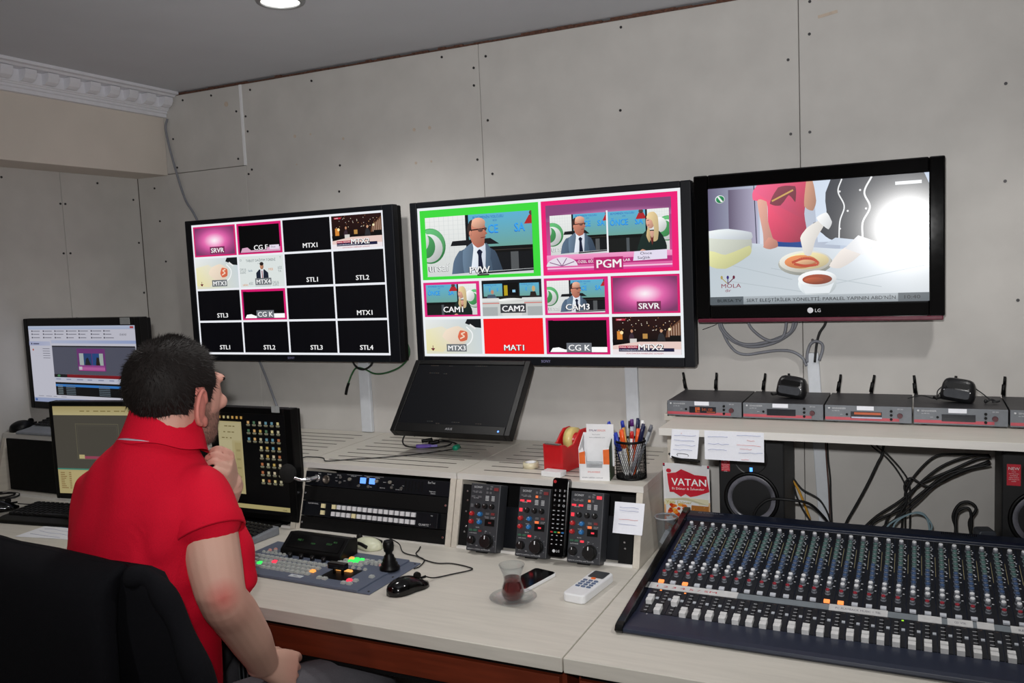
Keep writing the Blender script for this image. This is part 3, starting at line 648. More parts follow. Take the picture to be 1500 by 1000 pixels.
def t_cam2(p, w, h):
    p.rect(0, 0, w, h, '202226'); p.rect(0, h*.86, w, h, '14161a'); teal(p, w*.03, h*.55, w*.32, h*.35, ('E', 'S')); teal(p, w*.64, h*.55, w*.32, h*.35, ('E', 'S'))
    p.poly([(w*.08, h*.48), (w*.1, h*.6), (w*.22, h*.6), (w*.26, h*.48)], '4a5a6c'); p.ell(w*.18, h*.67, w*.025, h*.06, 'c48a70', 10); p.poly([(w*.8, h*.48), (w*.82, h*.66), (w*.9, h*.66), (w*.93, h*.48)], '2a2420'); p.ell(w*.87, h*.74, w*.028, h*.08, 'c8aa78', 10)
    p.rect(w*.36, h*.55, w*.62, h*.92, '0c0c0c'); p.rect(w*.38, h*.55, w*.44, h*.85, 'b8a020'); p.rect(w*.52, h*.65, w*.57, h*.72, '9ad0f0')
    p.poly([(0, h*.5), (w, h*.5), (w, h*.42), (0, h*.4)], 'dfe0de'); p.ell(w*.48, h*.5, w*.2, h*.07, '1a1a18', 20); p.poly([(0, 0), (w, 0), (w, h*.42), (0, h*.4)], 'c8ccca'); p.rect(0, h*.34, w*.3, h*.37, 'd08078'); p.rect(w*.7, h*.34, w, h*.37, 'd08078')
    p.poly([(w*.28, h*.44), (w*.72, h*.44), (w*.66, 0), (w*.34, 0)], 'd8dad6'); p.ell(w*.5, h*.44, w*.22, h*.05, 'eceeea', 20); p.rect(0, 0, w*.26, h*.25, 'aab0b0'); p.rect(w*.76, 0, w, h*.25, 'aab0b0'); lab(p, 'CAM2', w*.52, h*.12, h*.15, '3a3c40')
def t_cam3(p, w, h): p.rect(0, 0, w, h, 'e02a80'); scene_man(p, w*.045, h*.05, w*.9, h*.88); lab(p, 'CAM3', w*.52, h*.13, h*.15)
def t_mat1(p, w, h): p.rect(0, 0, w, h, 'f81a1c'); lab(p, 'MAT1', w*.5, h*.1, h*.15)
g = .0085; hw = (w_-3*g)/2; hh = (h_-4*g)/2; qh = hh/2; qw = (w_-5*g)/4
x0, z0 = Ms['x0']-ox, Ms['z0']-oz
TL = [(x0+g, z0+3*g+2*qh, hw, hh, t_pvw), (x0+2*g+hw, z0+3*g+2*qh, hw, hh, t_pgm)]
for i, fn in enumerate((t_cam1, t_cam2, t_cam3, t_srvr)): TL.append((x0+g+i*(qw+g), z0+2*g+qh, qw, qh, fn))
for i, fn in enumerate((mtx3, t_mat1, t_cgk, t_mtx2)): TL.append((x0+g+i*(qw+g), z0+g, qw, qh, fn))
for (a, c, w1, h1, fn) in TL:
    p = Pic(w1, h1); fn(p, w1, h1); p.build('feed_tile', scr_matte, s, (a, ys-.0004, c))
# --- right television
R_ = dict(x0=kx(-.5595), x1=kx(.063), z0=kz(1.325), z1=kz(1.7265)); Rs = dict(x0=kx(-.520), x1=kx(.027), z0=kz(1.370), z1=kz(1.6885))
ox = (R_['x0']+R_['x1'])/2; oz = R_['z0']
t = thing('television', 'glossy black television at the right with a kitchen programme and camera flash reflection', 'television', (ox, 0, oz))
b = MB(); X0, X1, Z1 = R_['x0']-ox, R_['x1']-ox, R_['z1']-oz; a0, a1, c0, c1 = Rs['x0']-ox, Rs['x1']-ox, Rs['z0']-oz, Rs['z1']-oz
b.bb(X0, a0, yf, yf+.03, .006, Z1); b.bb(a1, X1, yf, yf+.03, .006, Z1); b.bb(a0, a1, yf, yf+.03, .006, c0); b.bb(a0, a1, yf, yf+.03, c1, Z1); b.build('bezel', M('television_black', (4, 4, 5), .05, rvar=.01, spec=.5), t, .004)
b = MB(); b.bb(X0+.004, X1-.004, yf-.001, yf+.026, -.004, .0075); b.build('red_tinted_edge', M('wine_red_edge', (96, 28, 48), .2, coat=.5), t, .003)
b = MB(); b.bb(X0+.01, X1-.01, yf+.028, yf+.06, .01, Z1-.008); b.bb(X0+.08, X1-.08, yf+.06, -.03, .06, Z1-.06); b.build('rear_casing', m_blackm, t, .005)
b = MB(); b.bb(-.15, .15, -.031, -.001, .1, Z1-.1); b.build('wall_bracket', m_steel, t)
b = MB(); b.cyl((-.008, yf-.0008, .026), .0075, .0008, 'y', 18); b.text('LG', .003, yf-.0006, .021, .0095); b.build('lettering', M('badge_silver', (215, 215, 220), .4), t)
p = Pic(a1-a0, c1-c0, 'b6c4da'); w, h = a1-a0, c1-c0
p.hgrad(0, h*.3, w*.25, h, '6f6a86', 'c0c8dc'); p.hgrad(w*.1, h*.3, w*.24, h*.98, '6a6078', 'b8b4cc'); p.hgrad(w*.25, h*.4, w*.62, h, 'dfe6f2', 'a9b4c8'); p.line(w*.235, h*.45, w*.225, h, w*.004, '2b3348')
p.poly([(w*.52, h*.5), (w*.62, h*.5), (w*.6, h), (w*.5, h)], 'd8e4f4')
p.poly([(0, 0), (w, 0), (w, h*.4), (w*.6, h*.44), (w*.2, h*.52), (0, h*.5)], ['c9d3da', 'd7dde2', 'dde2e6', 'dce4ec', 'd4deea', 'c4d0d8'])
for (q0, q1) in (((.02, .38), (.4, .2)), ((.3, .3), (.8, .12)), ((.55, .14), (.98, .28)), ((.1, .2), (.5, .08))): p.line(w*q0[0], h*q0[1], w*q1[0], h*q1[1], h*.006, 'bcc6cc')
p.blob([(w*.01, h*.34), (w*.08, h*.31), (w*.2, h*.42), (w*.2, h*.6), (w*.0, h*.62)], 'ccd0c4'); p.blob([(w*.0, h*.34), (w*.08, h*.31), (w*.2, h*.42), (w*.2, h*.5), (w*.08, h*.43), (w*.0, h*.47)], 'd8d8a0'); p.blob([(w*.0, h*.58), (w*.2, h*.55), (w*.21, h*.61), (w*.1, h*.65), (0, h*.64)], 'dfe6ec')
p.poly([(w*.27, h*.49), (w*.46, h*.46), (w*.47, h*.54), (w*.29, h*.56)], '2d4f94')
p.blob([(w*.22, h*.88), (w*.24, h), (w*.47, h), (w*.46, h*.74), (w*.465, h*.52), (w*.3, h*.53), (w*.29, h*.72), (w*.285, h*.86)], 'e65876', 4, .5)
p.blob([(w*.3, h*.84), (w*.34, h*.97), (w*.42, h*.97), (w*.42, h*.84), (w*.39, h*.9), (w*.35, h*.82)], '8a4a56'); p.line(w*.31, h*.86, w*.41, h*.94, w*.008, 'd8b06a')
p.blob([(w*.24, h*.87), (w*.285, h*.86), (w*.29, h*.7), (w*.31, h*.56), (w*.33, h*.5), (w*.27, h*.48), (w*.265, h*.6)], 'd9a394'); p.blob([(w*.265, h*.48), (w*.29, h*.56), (w*.33, h*.53), (w*.335, h*.48), (w*.3, h*.46)], 'cf9484')
p.blob([(w*.46, h*.8), (w*.47, h), (w*.5, h), (w*.515, h*.84), (w*.5, h*.76)], 'c9977f')
p.blob([(w*.56, h*.7), (w*.58, h), (w*.98, h), (w, h*.5), (w*.9, h*.42), (w*.6, h*.5), (w*.52, h*.6), (w*.5, h*.66)], '33353b', 4, .5)
p.pline([(q.x, q.z) for q in crom([(w*.63, 0, h), (w*.613, 0, h*.9), (w*.64, 0, h*.78), (w*.62, 0, h*.66), (w*.615, 0, h*.5)], 6)], w*.006, 'f0f2f4'); p.pline([(q.x, q.z) for q in crom([(w*.76, 0, h), (w*.728, 0, h*.88), (w*.752, 0, h*.76), (w*.72, 0, h*.64), (w*.72, 0, h*.5)], 6)], w*.008, 'f0f2f4')
for (q0, q1) in ((.62, .9), (.655, .74), (.62, .6), (.71, .9), (.735, .75)): p.ell(w*q0, h*q1, w*.005, w*.005, 'e8e8ea', 8)
p.rect(w*.86, h*.92, w*.97, h*.945, 'e8ecf0'); p.poly([(w*.55, h*.48), (w*.85, h*.42), (w*.82, h*.47), (w*.6, h*.53)], 'c8d4e4')
p.ell(w*.46, h*.33, w*.125, h*.1, 'a9aaa2', 26); p.ell(w*.46, h*.345, w*.12, h*.09, 'd8d6cc', 26); p.ell(w*.47, h*.35, w*.1, h*.07, 'ead9a8', 24); p.ell(w*.44, h*.345, w*.075, h*.055, 'd88a5a', 20); p.ell(w*.46, h*.35, w*.05, h*.03, 'e8b48a', 16); p.pline([(q.x, q.z) for q in crom([(w*.4, 0, h*.34), (w*.45, 0, h*.37), (w*.5, 0, h*.36), (w*.52, 0, h*.32), (w*.46, 0, h*.31), (w*.41, 0, h*.33)], 5)], w*.012, 'c4543c')
p.blob([(w*.44, h*.54), (w*.47, h*.62), (w*.53, h*.68), (w*.55, h*.64), (w*.51, h*.52), (w*.49, h*.4), (w*.46, h*.4)], 'e6e2dc'); p.blob([(w*.515, h*.7), (w*.56, h*.74), (w*.585, h*.66), (w*.57, h*.6), (w*.54, h*.64)], 'eef0f2')
p.blob([(w*.57, h*.3), (w*.62, h*.42), (w*.7, h*.5), (w*.74, h*.44), (w*.68, h*.34), (w*.62, h*.28)], 'e6ded8'); p.poly([(w*.64, h*.44), (w*.7, h*.54), (w*.78, h*.48), (w*.72, h*.38)], 'dedfe2')
p.ell(w*.515, h*.16, w*.088, h*.11, 'dfe8ec', 26); p.poly([(w*.43, h*.2), (w*.46, h*.08), (w*.57, h*.08), (w*.6, h*.2)], 'eaf0f4'); p.ell(w*.515, h*.2, w*.088, h*.068, 'f4f8fa', 26); p.ell(w*.515, h*.195, w*.068, h*.042, '9c4c34', 24); p.ell(w*.5, h*.19, w*.045, h*.022, 'b05a3c', 18)
p.vgrad(0, 0, w, h*.068, '8a9298', 'b4bcc2'); p.rect(0, 0, w*.165, h*.068, '5c646a'); p.rect(w*.87, 0, w, h*.068, '5c646a')
p.text('BURSA TV', w*.035, h*.022, h*.026, '14181c', sx=1.3); p.text('SERT ELEŞTİRİLER YÖNELTTİ: PARALEL YAPININ ABD’NİN', w*.18, h*.02, h*.028, '12161a', sx=1.0*w*.68/(text_geo('SERT ELEŞTİRİLER YÖNELTTİ: PARALEL YAPININ ABD’NİN')[2]*h*.028)); p.text('10:40', w*.89, h*.02, h*.03, '181c20', sx=1.4)
p.ell(w*.06, h*.905, w*.024, h*.035, 'd8e8e0', 18); p.ell(w*.06, h*.905, w*.02, h*.03, '2f8a58', 18); p.poly([(w*.045, h*.93), (w*.055, h*.93), (w*.075, h*.885), (w*.065, h*.88)], 'f0f4f2')
p.text('MOLA', w*.055, h*.145, h*.036, '8a2038', sx=1.25); p.text('dir', w*.075, h*.11, h*.026, '8a2038', sx=1.3)
for (q0, q1, q2, cl) in ((.075, .2, .06, 'b0a060'), (.09, .2, .09, '3a2a7a'), (.105, .2, .12, '6a2038')): p.line(w*.09, h*.18, w*q2+w*.0, h*.23, w*.004, cl); p.ell(w*q2, h*.235, w*.006, h*.016, cl, 10)
s = p.build('screen', scr_tv, t, (a0, yf+.004, c0))
b = MB(); b.bb(a0, a1, yf+.0045, yf+.01, c0, c1); b.build('display_base', m_blackm, t)
# ------------------------------------------------------------------ computer monitors
def monitor(label, loc, rot, w, h, bez, pic, mat, stand, brand='', group=None, name='computer_monitor', th=1.0, stick=None, foot=.11):
    """root at the middle of the lower edge of the frame; stand reaches down by `stand`"""
    t = thing(name, label, 'monitor', loc, rot, group)
    X = w/2; bl, br, bt, bb = bez
    b = MB(); b.bb(-X, -X+bl, -.012, .02, 0, h); b.bb(X-br, X, -.012, .02, 0, h); b.bb(-X+bl, X-br, -.012, .02, 0, bb); b.bb(-X+bl, X-br, -.012, .02, h-bt, h); b.bb(-X+.004, X-.004, .018, .02+.015*th, .004, h-.004); b.bb(-X+.08, X-.08, .02+.015*th, .02+.035*th, .05, h-.05)
    o = b.build('casing', m_black, t, .003)
    p = Pic(w-bl-br, h-bt-bb); pic(p, p.w, p.h); p.build('screen', mat, t, (-X+bl, -.009, bb))
    b = MB(); b.bb(-X+bl, X-br, -.0088, .018, bb, h-bt); b.build('display_base', m_blackm, t)
    if brand:
        b = MB(); b.text(brand, 0, -.0125, bb*.35, .0075, 0, 'c'); b.build('lettering', M('badge_grey', (176, 178, 182), .4), t)
    if stand:
        sy = .045
        sb = MB(); T = Matrix.Rotation(-rot[0], 4, 'X')
        # neck and foot are upright although the panel tilts
        P0 = T @ Vector((0, 0, 0))
        sb.bb(-.03, .03, sy, sy+.028, -stand+.012, h*.45, 0, None); nk = sb.build('stand_neck', m_black, t, .003)
        fb = MB(); fb.rbox(-foot, foot, sy-.09, sy+.1, -stand, -stand+.012, .05, 0, 'z'); ft = fb.build('stand_base', m_black, t, .002)
    if stick:
        b = MB(); b.bb(stick[0], stick[0]+stick[2], -.0135, -.012, stick[1], stick[1]+stick[3]); o = b.build('sticker', M('silver_sticker', (168, 172, 172), .5), t)
    return t
def icon_text(p, x, y, w, n, col, h):
    for i in range(n): p.rect(x+i*w*1.25, y, x+i*w*1.25+w*random.uniform(.5, 1), y+h, col)
def pic_mon1(p, w, h):
    p.rect(0, 0, w, h, 'dcdcea'); p.vgrad(0, h*.955, w, h, 'b8c6e4', 'cdd8f0'); p.rect(w*.955, h*.965, w*.985, h*.99, 'c04040'); p.rect(0, 0, w, h*.055, 'a8b4d8'); p.ell(w*.02, h*.027, w*.012, h*.018, '5070b0', 12)
    rnd = random.Random(5)
    for r, yy in enumerate((.925, .885, .84)):
        for i in range(7):
            x = w*(.03+.115*i); p.rect(x, h*yy, x+w*.012, h*(yy+.018), '4a4a58'); p.rect(x+w*.016, h*(yy+.003), x+w*rnd.uniform(.06, .1), h*(yy+.013), '8a8a98')
    p.text('10:40:43', w*.86, h*.875, h*.028, '50505c')
    p.hgrad(0, h*.745, w*.21, h*.8, 'b6bce0', 'c8cee8'); p.hgrad(w*.22, h*.775, w, h*.815, 'c8d0ea', 'a8b8e4'); p.rect(w*.02, h*.76, w*.03, h*.78, '303040'); p.rect(w*.04, h*.762, w*.1, h*.775, '404060')
    for i in range(5): p.rect(w*.05, h*(.71-.025*i), w*.2, h*(.711-.025*i), 'b8b8c8'); p.rect(w*.13, h*(.7-.03*i), w*.2, h*(.707-.03*i), '7a7a8a')
    p.ell(w*.035, h*.69, w*.008, h*.014, 'd06a50', 8)
    p.rect(w*.225, h*.375, w*.99, h*.745, '5b5d6e'); p.rect(w*.225, h*.73, w*.99, h*.745, '141418')
    p.rect(w*.46, h*.425, w*.72, h*.71, '7a3a80'); p.vgrad(w*.47, h*.43, w*.71, h*.5, 'c0509c', '9a4a98'); p.rect(w*.48, h*.5, w*.595, h*.65, '2a4a80'); p.rect(w*.6, h*.5, w*.7, h*.65, '2a5290'); p.rect(w*.48, h*.5, w*.52, h*.65, 'b8c4c4'); p.rect(w*.665, h*.5, w*.7, h*.65, 'b4c4bc'); p.poly([(w*.53, h*.5), (w*.54, h*.58), (w*.56, h*.6), (w*.585, h*.5)], '22262e'); p.poly([(w*.63, h*.5), (w*.64, h*.6), (w*.66, h*.6), (w*.67, h*.5)], '2a2018'); p.rect(w*.47, h*.44, w*.71, h*.475, 'c86ab0'); p.rect(w*.47, h*.44, w*.5, h*.48, 'd8d4e0')
    p.rect(w*.225, h*.335, w*.99, h*.375, '8c1420'); p.rect(w*.225, h*.335, w*.35, h*.375, '16161a'); p.ell(w*.27, h*.355, w*.015, h*.016, '4a8a5a', 10)
    p.rect(w*.225, h*.285, w*.99, h*.335, 'd4d8ea'); icon_text(p, w*.24, h*.305, w*.08, 7, '9098b8', h*.012)
    p.rect(w*.23, h*.1, w*.99, h*.27, '08080c'); p.rect(w*.23, h*.215, w*.99, h*.245, '3a86d8')
    for i in range(6): p.rect(w*.25, h*(.115+.022*i), w*.3, h*(.124+.022*i), '8a9aa0'); p.rect(w*.33, h*(.115+.022*i), w*.42, h*(.124+.022*i), '70808c'); p.rect(w*.64, h*(.115+.022*i), w*.74, h*(.124+.022*i), '70808c')
    icon_text(p, w*.05, h*.075, w*.06, 4, 'a0a0b0', h*.008)
def pic_mon2(p, w, h):
    p.rect(0, 0, w, h, 'ccbc86'); p.vgrad(0, h*.9, w, h, 'd8cb98', 'c2b078'); icon_text(p, w*.2, h*.94, w*.04, 8, '9c8c58', h*.012)
    p.rect(0, h*.29, w*.64, h*.9, '59554c')
    for (q, c) in ((.0, '8a8468'), (.012, '6a665a')):
        a0, a1, b0, b1 = w*(.16+q), w*(.47-q), h*(.4+q*1.5), h*(.8-q*1.5); p.pline([(a0, b0), (a1, b0), (a1, b1), (a0, b1), (a0, b0)], w*.002, c)
    p.rect(w*.17, h*.405, w*.46, h*.435, 'b0506a'); p.rect(w*.17, h*.405, w*.21, h*.45, 'd8c890'); p.rect(w*.4, h*.405, w*.46, h*.44, 'd8c8b0')
    p.rect(0, h*.275, w*.64, h*.29, '4a9a88')
    for i in range(9): icon_text(p, w*.02, h*(.06+.022*i), w*.05, 3, '9a7a4a', h*.009); p.rect(w*.26, h*(.06+.022*i), w*.27, h*(.07+.022*i), '50482c'); p.rect(w*.31, h*(.06+.022*i), w*.32, h*(.07+.022*i), '50482c')
    p.rect(w*.1, h*.04, w*.24, h*.26, 'd6c48c'); p.rect(w*.15, h*.015, w*.18, h*.04, 'b02030')
    for i in range(12): p.rect(w*.67, h*(.2+.055*i), w*.97, h*(.225+.055*i), 'bdaa70')
def pic_mon3(p, w, h):
    p.rect(0, 0, w, h, '030304'); p.rect(0, h*.175, w*.36, h*.915, 'cdbf8e'); p.rect(0, h*.03, w, h*.075, 'c6b880')
    p.rect(w*.0, h*.5, w*.2, h*.72, 'd8cca0'); p.rect(w*.0, h*.72, w*.34, h*.9, 'd2c69a'); p.rect(w*.24, h*.2, w*.34, h*.7, 'c4b480')
    for (q, c) in ((.3, .86), (.28, .8), (.25, .74), (.22, .6)): icon_text(p, w*(q-.2), h*c, w*.05, 3, '8a7c50', h*.01)
    for i in range(5): p.rect(w*.26, h*(.25+.09*i), w*.32, h*(.27+.09*i), 'b0a070')
    rnd = random.Random(9)
    for r in range(8):
        for c in range(6):
            x, y = w*(.45+.087*c), h*(.9-.083*r-.0*c)
            if c < 2 and r > 2: continue
            cl = rnd.choice(['e8d89a', 'd0b060', '70a0b0', 'c07850', 'e0d0b0', '5a8060', 'c8c0a0', 'e8b878'])
            p.rect(x, y, x+w*.034, y+h*.027, cl); p.rect(x-w*.012, y-h*.014, x+w*.044, y-h*.006, 'a8a48c'); p.rect(x-w*.008, y-h*.024, x+w*.04, y-h*.017, '7c785e')
    for i in range(6): p.rect(w*(.03+.066*i), h*.945, w*(.06+.066*i), h*.972, rnd.choice(['e0b060', 'd8c890', 'c09050']))
    p.text('10:40', w*.96, h*.04, h*.018, '4a4020', 'r')
def pic_asus(p, w, h):
    p.rect(0, 0, w, h, '0e0f12')
    rnd = random.Random(2)
    for (x, y, n) in ((.12, .97, 4), (.3, .965, 2), (.55, .97, 6), (.13, .84, 5), (.27, .83, 2), (.27, .03, 3), (.5, .03, 4), (.72, .02, 3), (.36, -.0, 2)):
        for i in range(n): p.rect(w*(x+.02*i), h*(y+.008), w*(x+.02*i+.014), h*(y+.018), rnd.choice(['4a4038', '504a44', '3c4040']))
def pic_yellow(p, w, h): p.vgrad(0, 0, w, h, 'a8a860', '8a9a50'); p.rect(0, h*.9, w, h, 'c0b878')
def wide(m): return m
# monitor on the high left cabinet
k1 = (-.56+2.501)/(-.3+2.501)
monitor('monitor showing a white and blue editing program, on the raised cabinet at far left', (-2.512, -.55, 1.504+(1.025-1.504)*k1), (0, 0, -.05), .60, .3125, (.022, .026, .026, .024), pic_mon1, scr_pc, 1.504+(1.025-1.504)*k1-1.0142, stick=(.21, .29, .045, .022))
monitor('monitor with yellowish editing window, standing left of the man in red', (-2.05, -.80, .88), (0, 0, .17), .5, .288, (.012, .012, .014, .016), pic_mon2, scr_warm, .88-.8202, foot=.07)
monitor('monitor with black desktop, icon rows and yellowish window, right of the man', (-1.8515, -.50, .7585), (0, 0, 0), .327, .348, (.03, .03, .02, .02), pic_mon3, scr_warm, .0183, stick=(.09, .336, .03, .02), foot=.1)
monitor('sliver of a monitor with a yellow-green screen at the left picture edge', (-2.70, -.98, .87), (0, 0, .75), .30, .25, (.015, .015, .015, .02), pic_yellow, scr_warm, .05, foot=.07)
# monitor leaning back on the middle cabinets
ta = math.atan2(.174, .197)
t = monitor('dark switched-off-looking monitor tilted far back on the cabinet below the middle screen', (-1.265, -.314, 1.008), (-ta, 0, 0), .408, .263, (.018, .018, .016, .03), pic_asus, SCREEN('screen_dim', .8, .4, .06), 0, 'ASUS', th=.15)
b = MB(); b.ell((.165, -.0125, .013), (.003, .001, .003), 8, 6); b.build('power_light', EM('blue_light', (90, 140, 255), 3), t)
T = Matrix.Rotation(ta, 4, 'X')
b = MB(); b.bb(-.04, .04, .115, .311, .07, .11, 0, T); b.bb(-.06, .06, .302, .312, .04, .14, 0, T); b.build('wall_arm', m_black, t, .003)

# ------------------------------------------------------------------ keyboards and mice
def keyboard(label, loc, rz, w, d, mb, mk, grey_front=0.0, wedge=.012, tilt=0.0):
    t = thing('keyboard', label, 'keyboard', loc, (0, 0, rz))
    b = MB(); b.prism([(-d/2, 0), (d/2, 0), (d/2, .014+wedge), (-d/2+grey_front, .014), (-d/2+.004, .009)], -w/2, w/2, 'x'); b.build('case', mb, t, .004)
    kb = MB(); rows = 6; y0, y1 = -d/2+grey_front+.012, d/2-.012; sl = wedge/(d-grey_front)
    for r in range(rows):
        yc = y0+(y1-y0)*(r+.5)/rows; z = .0145+(yc+d/2-grey_front)*sl; x = -w/2+.012
        while x < w/2-.018:
            kw = .0165
            if r == 0 and -.08 < x < -.06: kw = .1
            kb.prism([(x+.001, 0), (x+kw-.001, 0), (x+kw-.003, .006), (x+.003, .006)], yc-(y1-y0)/rows*.42, yc+(y1-y0)/rows*.38, 'y', 0, Matrix.Translation((0, 0, z)))
            x += kw+.0018
    stuff(kb.build('keys', mk, t)); return t
m_kgrey = M('keyboard_grey', (124, 128, 134), .5)
m_key = M('black_key', (24, 24, 26), .5)
keyboard('grey keyboard with black keys on the raised cabinet at far left', (-2.505, -.585, 1.0142), .0, .46, .165, m_kgrey, m_key, .05, .03)
keyboard('flat black keyboard on the left desk beside the white paper', (-2.24, -.845, .8202), .12, .44, .16, m_black, m_key, .03, .006)
keyboard('grey-edged black keyboard behind the red sleeve, below the right-hand monitor', (-1.865, -.64, .7402), -.12, .295, .17, m_kgrey, m_key, .03, .012)
def mouse(label, loc, rz, mat, L=.115, W=.062, H=.036, wheel=m_black, side=None, tilt=0):
    t = thing('computer_mouse', label, 'mouse', loc, (0, 0, rz))
    rings = []
    for i in range(13):
        u = -1+2*i/12; u = max(-.985, min(.985, u)); hw = W/2*(1-abs(u)**3.2)**.5*(1-.12*math.exp(-((u-.1)/.35)**2)); hh = H*(1-abs(u+.12)**2.6*.75) if u < .88 else H*.35
        hh = max(.008, H*(1-((u+.2)/1.25)**2))
        rings.append([Vector((hw*math.cos(a), u*L/2, max(0.0008, hh*max(0, math.sin(a))**.75 if math.sin(a) > 0 else .0008))) for a in [2*PI*k/20 for k in range(20)]])
    b = MB(); b.loft(rings); b.build('body', mat, t)
    b = MB(); b.cyl((-.004, L*.24, H*.78), .009, .008, 'x', 14); b.build('scroll_wheel', wheel, t)
    b = MB(); b.bb(-.0006, .0006, L*.1, L*.46, H*.45, H*.62); b.build('button_split', m_blackm, t)
    if side:
        b = MB(); 
        for sg in (-1, 1):
            pts = [(sg*W*.46, -L*.3, .012), (sg*W*.42, 0, .016), (sg*W*.43, L*.3, .012)]; b.tube(pts, .005, 6)
        b.build('side_stripe', side, t)
    return t
mouse('glossy black computer mouse on the desk in front of the control panel', (-1.105, -.823, .7402), -.42, m_gloss)
mouse('cream computer mouse lying against the rack cabinet', (-1.392, -.585, .7402), 1.3, M('cream_plastic', (222, 224, 196), .35), .115, .058, .029, side=m_black)
mouse('black computer mouse on the left desk at the picture edge', (-2.56, -.86, .8202), -.6, m_gloss)
mouse('black computer mouse beside the grey keyboard on the raised cabinet', (-2.778, -.60, 1.0142), 0, m_black, .1, .07, .036)
# ------------------------------------------------------------------ paper
def sheet(name, label, cat, pts, th, mat, group=None):
    b = MB(); b.prism(pts, 0, th, 'z'); return tag(b.build(name, mat), label, cat, group)
t = thing('paper_sheet', 'white sheet of handwritten paper on the left desk behind the chair', 'paper', (-2.2, -.965, .8204))
b = MB(); b.prism([(-.05, -.055), (.16, -.02), (.13, .09), (-.06, .075)], 0, .0008, 'z'); b.build('sheet', m_paper, t)
b = MB()
for i in range(4): b.tube([(-.03+.03*j, .045-.022*i+.004*random.uniform(-1, 1), .001) for j in range(5)], .0005, 4, 0, 3)
stuff(b.build('handwriting', m_ink, t))

# ------------------------------------------------------------------ rack devices of the left cabinet
W2 = .502; XC = -1.432
def rack_root(name, label, cat, s, xc=XC, out=0.0): return thing(name, label, cat, slope(xc, s, out), SR)
t = rack_root('intercom_station', 'black one-unit intercom panel with two lit blue buttons, top of the rack', 'intercom', .1335)
b = MB(); b.bb(-.251, .251, -.002, .1, .0005, .043); b.build('front_panel', m_rack, t, .001)
lt = MB()
for (x, z, s) in ((-.205, .036, 'PANEL'), (-.172, .036, 'HEADSET'), (-.135, .036, 'SPEAKER'), (-.14, .028, 'MIC'), (-.14, .0185, 'TALK'), (-.11, .02, 'PGM'), (-.085, .036, 'INTERCOM'), (-.03, .036, 'LISTEN'), (.0, .036, 'CHANNEL'), (-.09, .0255, 'CALL'), (-.035, .0255, 'ALL'), (.03, .0255, 'LIGHT'), (-.06, .009, 'LEVEL'), (-.015, .009, 'VOX'), (.02, .009, 'SIDETONE'), (.06, .02, 'LINE'), (.075, .008, 'POWER ON'), (.095, .02, 'A  B')):
    lt.text(s, x, -.0025, z, .0028)
lt.text('EarTec', .18, -.0025, .0335, .0062); lt.text('Intercom', .187, -.0025, .0105, .004); lt.text('Station', .192, -.0025, .005, .004); lt.bb(-.1, -.045, -.0025, -.002, .0405, .041); lt.bb(-.038, .03, -.0025, -.002, .0405, .041)
lt.build('lettering', m_print, t)
for x in (-.049, -.017):
    b = MB(); b.bb(x, x+.019, -.006, -.002, .0185, .0355); b.build('lit_button', EM('blue_button', (96, 150, 255), 1.6), t, .001)
kb = MB(); kb.cyl((0, 0, 0), .0052, -.009, 'y', 14, .0045); kbm = kb.mesh('knob', M('grey_knob', (128, 124, 116), .4))
for (x, z) in ((-.085, .0275), (.01, .028), (.056, .0285)): put(kbm, 'knob', t, (x, -.002, z))
kb = MB(); kb.cyl((0, 0, 0), .0042, -.005, 'y', 12, .004); kbm2 = kb.mesh('push_button', M('dark_button', (86, 84, 82), .5))
for (x, z) in ((-.12, .031), (-.12, .016), (-.052, .011), (-.018, .011), (.062, .014), (.095, .014)): put(kbm2, 'push_button', t, (x, -.002, z))
b = MB(); b.lathe([(.0125, 0), (.0125, -.004), (.010, -.006), (.0085, -.003), (.0, -.002)], 20, 0, Matrix.Translation((-.172, -.002, .0215)) @ Matrix.Rotation(-PI/2, 4, 'X')); b.build('headset_socket', M('socket_metal', (120, 112, 104), .3, metal=.8), t)
b = MB(); b.lathe([(.011, 0), (.011, .006), (.008, .007), (0.0001, .007)], 20, 0, Matrix.Translation((-.205, -.002, .0225)) @ Matrix.Rotation(PI/2, 4, 'X')); b.build('microphone_socket', m_chrome, t)
b = MB()
for i in range(6): b.bb(.105+.011*i, .1085+.011*i, -.0026, -.002, .008, .037)
b.build('speaker_slots', m_blackm, t)
def blank(s0, h, label):
    t = rack_root('blank_rack_panel', label, 'rack panel', s0); b = MB(); b.bb(-.251, .251, -.002, .003, .0005, h-.0005); b.build('plate', m_blackm, t, .001)
    for x in (-.244, .244):
        b = MB(); b.cyl((x, -.002, h*.5), .004, -.0025, 'y', 10, .003); b.build('screw', m_chrome, t)
blank(.0885, .0445, 'plain black blank plate between intercom panel and button panel')
blank(.004, .0395, 'plain black blank plate at the bottom of the left rack')
t = rack_root('router_panel', 'black router panel with two rows of small white square buttons', 'control panel', .044)
b = MB(); b.bb(-.251, .251, -.002, .003, .0005, .044); b.build('rack_ears', m_blackm, t, .001)
b = MB(); b.bb(-.234, .228, -.012, -.002, .001, .0435); b.bb(-.237, -.234, -.018, .002, .002, .042); b.bb(.228, .231, -.018, .002, .002, .042); b.build('front_panel', m_rack, t, .001)
bt = MB(); bt.bb(-.0062, .0062, -.006, 0, -.0062, .0062); btm = bt.mesh('square_button', M('white_button', (222, 222, 226), .35)); bty = bt.mesh('square_button', M('cream_button', (238, 226, 178), .35))
for r in range(2):
    for i in range(16): put(bty if (r == 0 and i == 0) or (r == 1 and i == 4) else btm, 'square_button', t, (-.124+.0183*i, -.012, .0335-.0205*r))
for r in range(2): put(bty, 'square_button', t, (-.163, -.012, .0335-.0195*r))
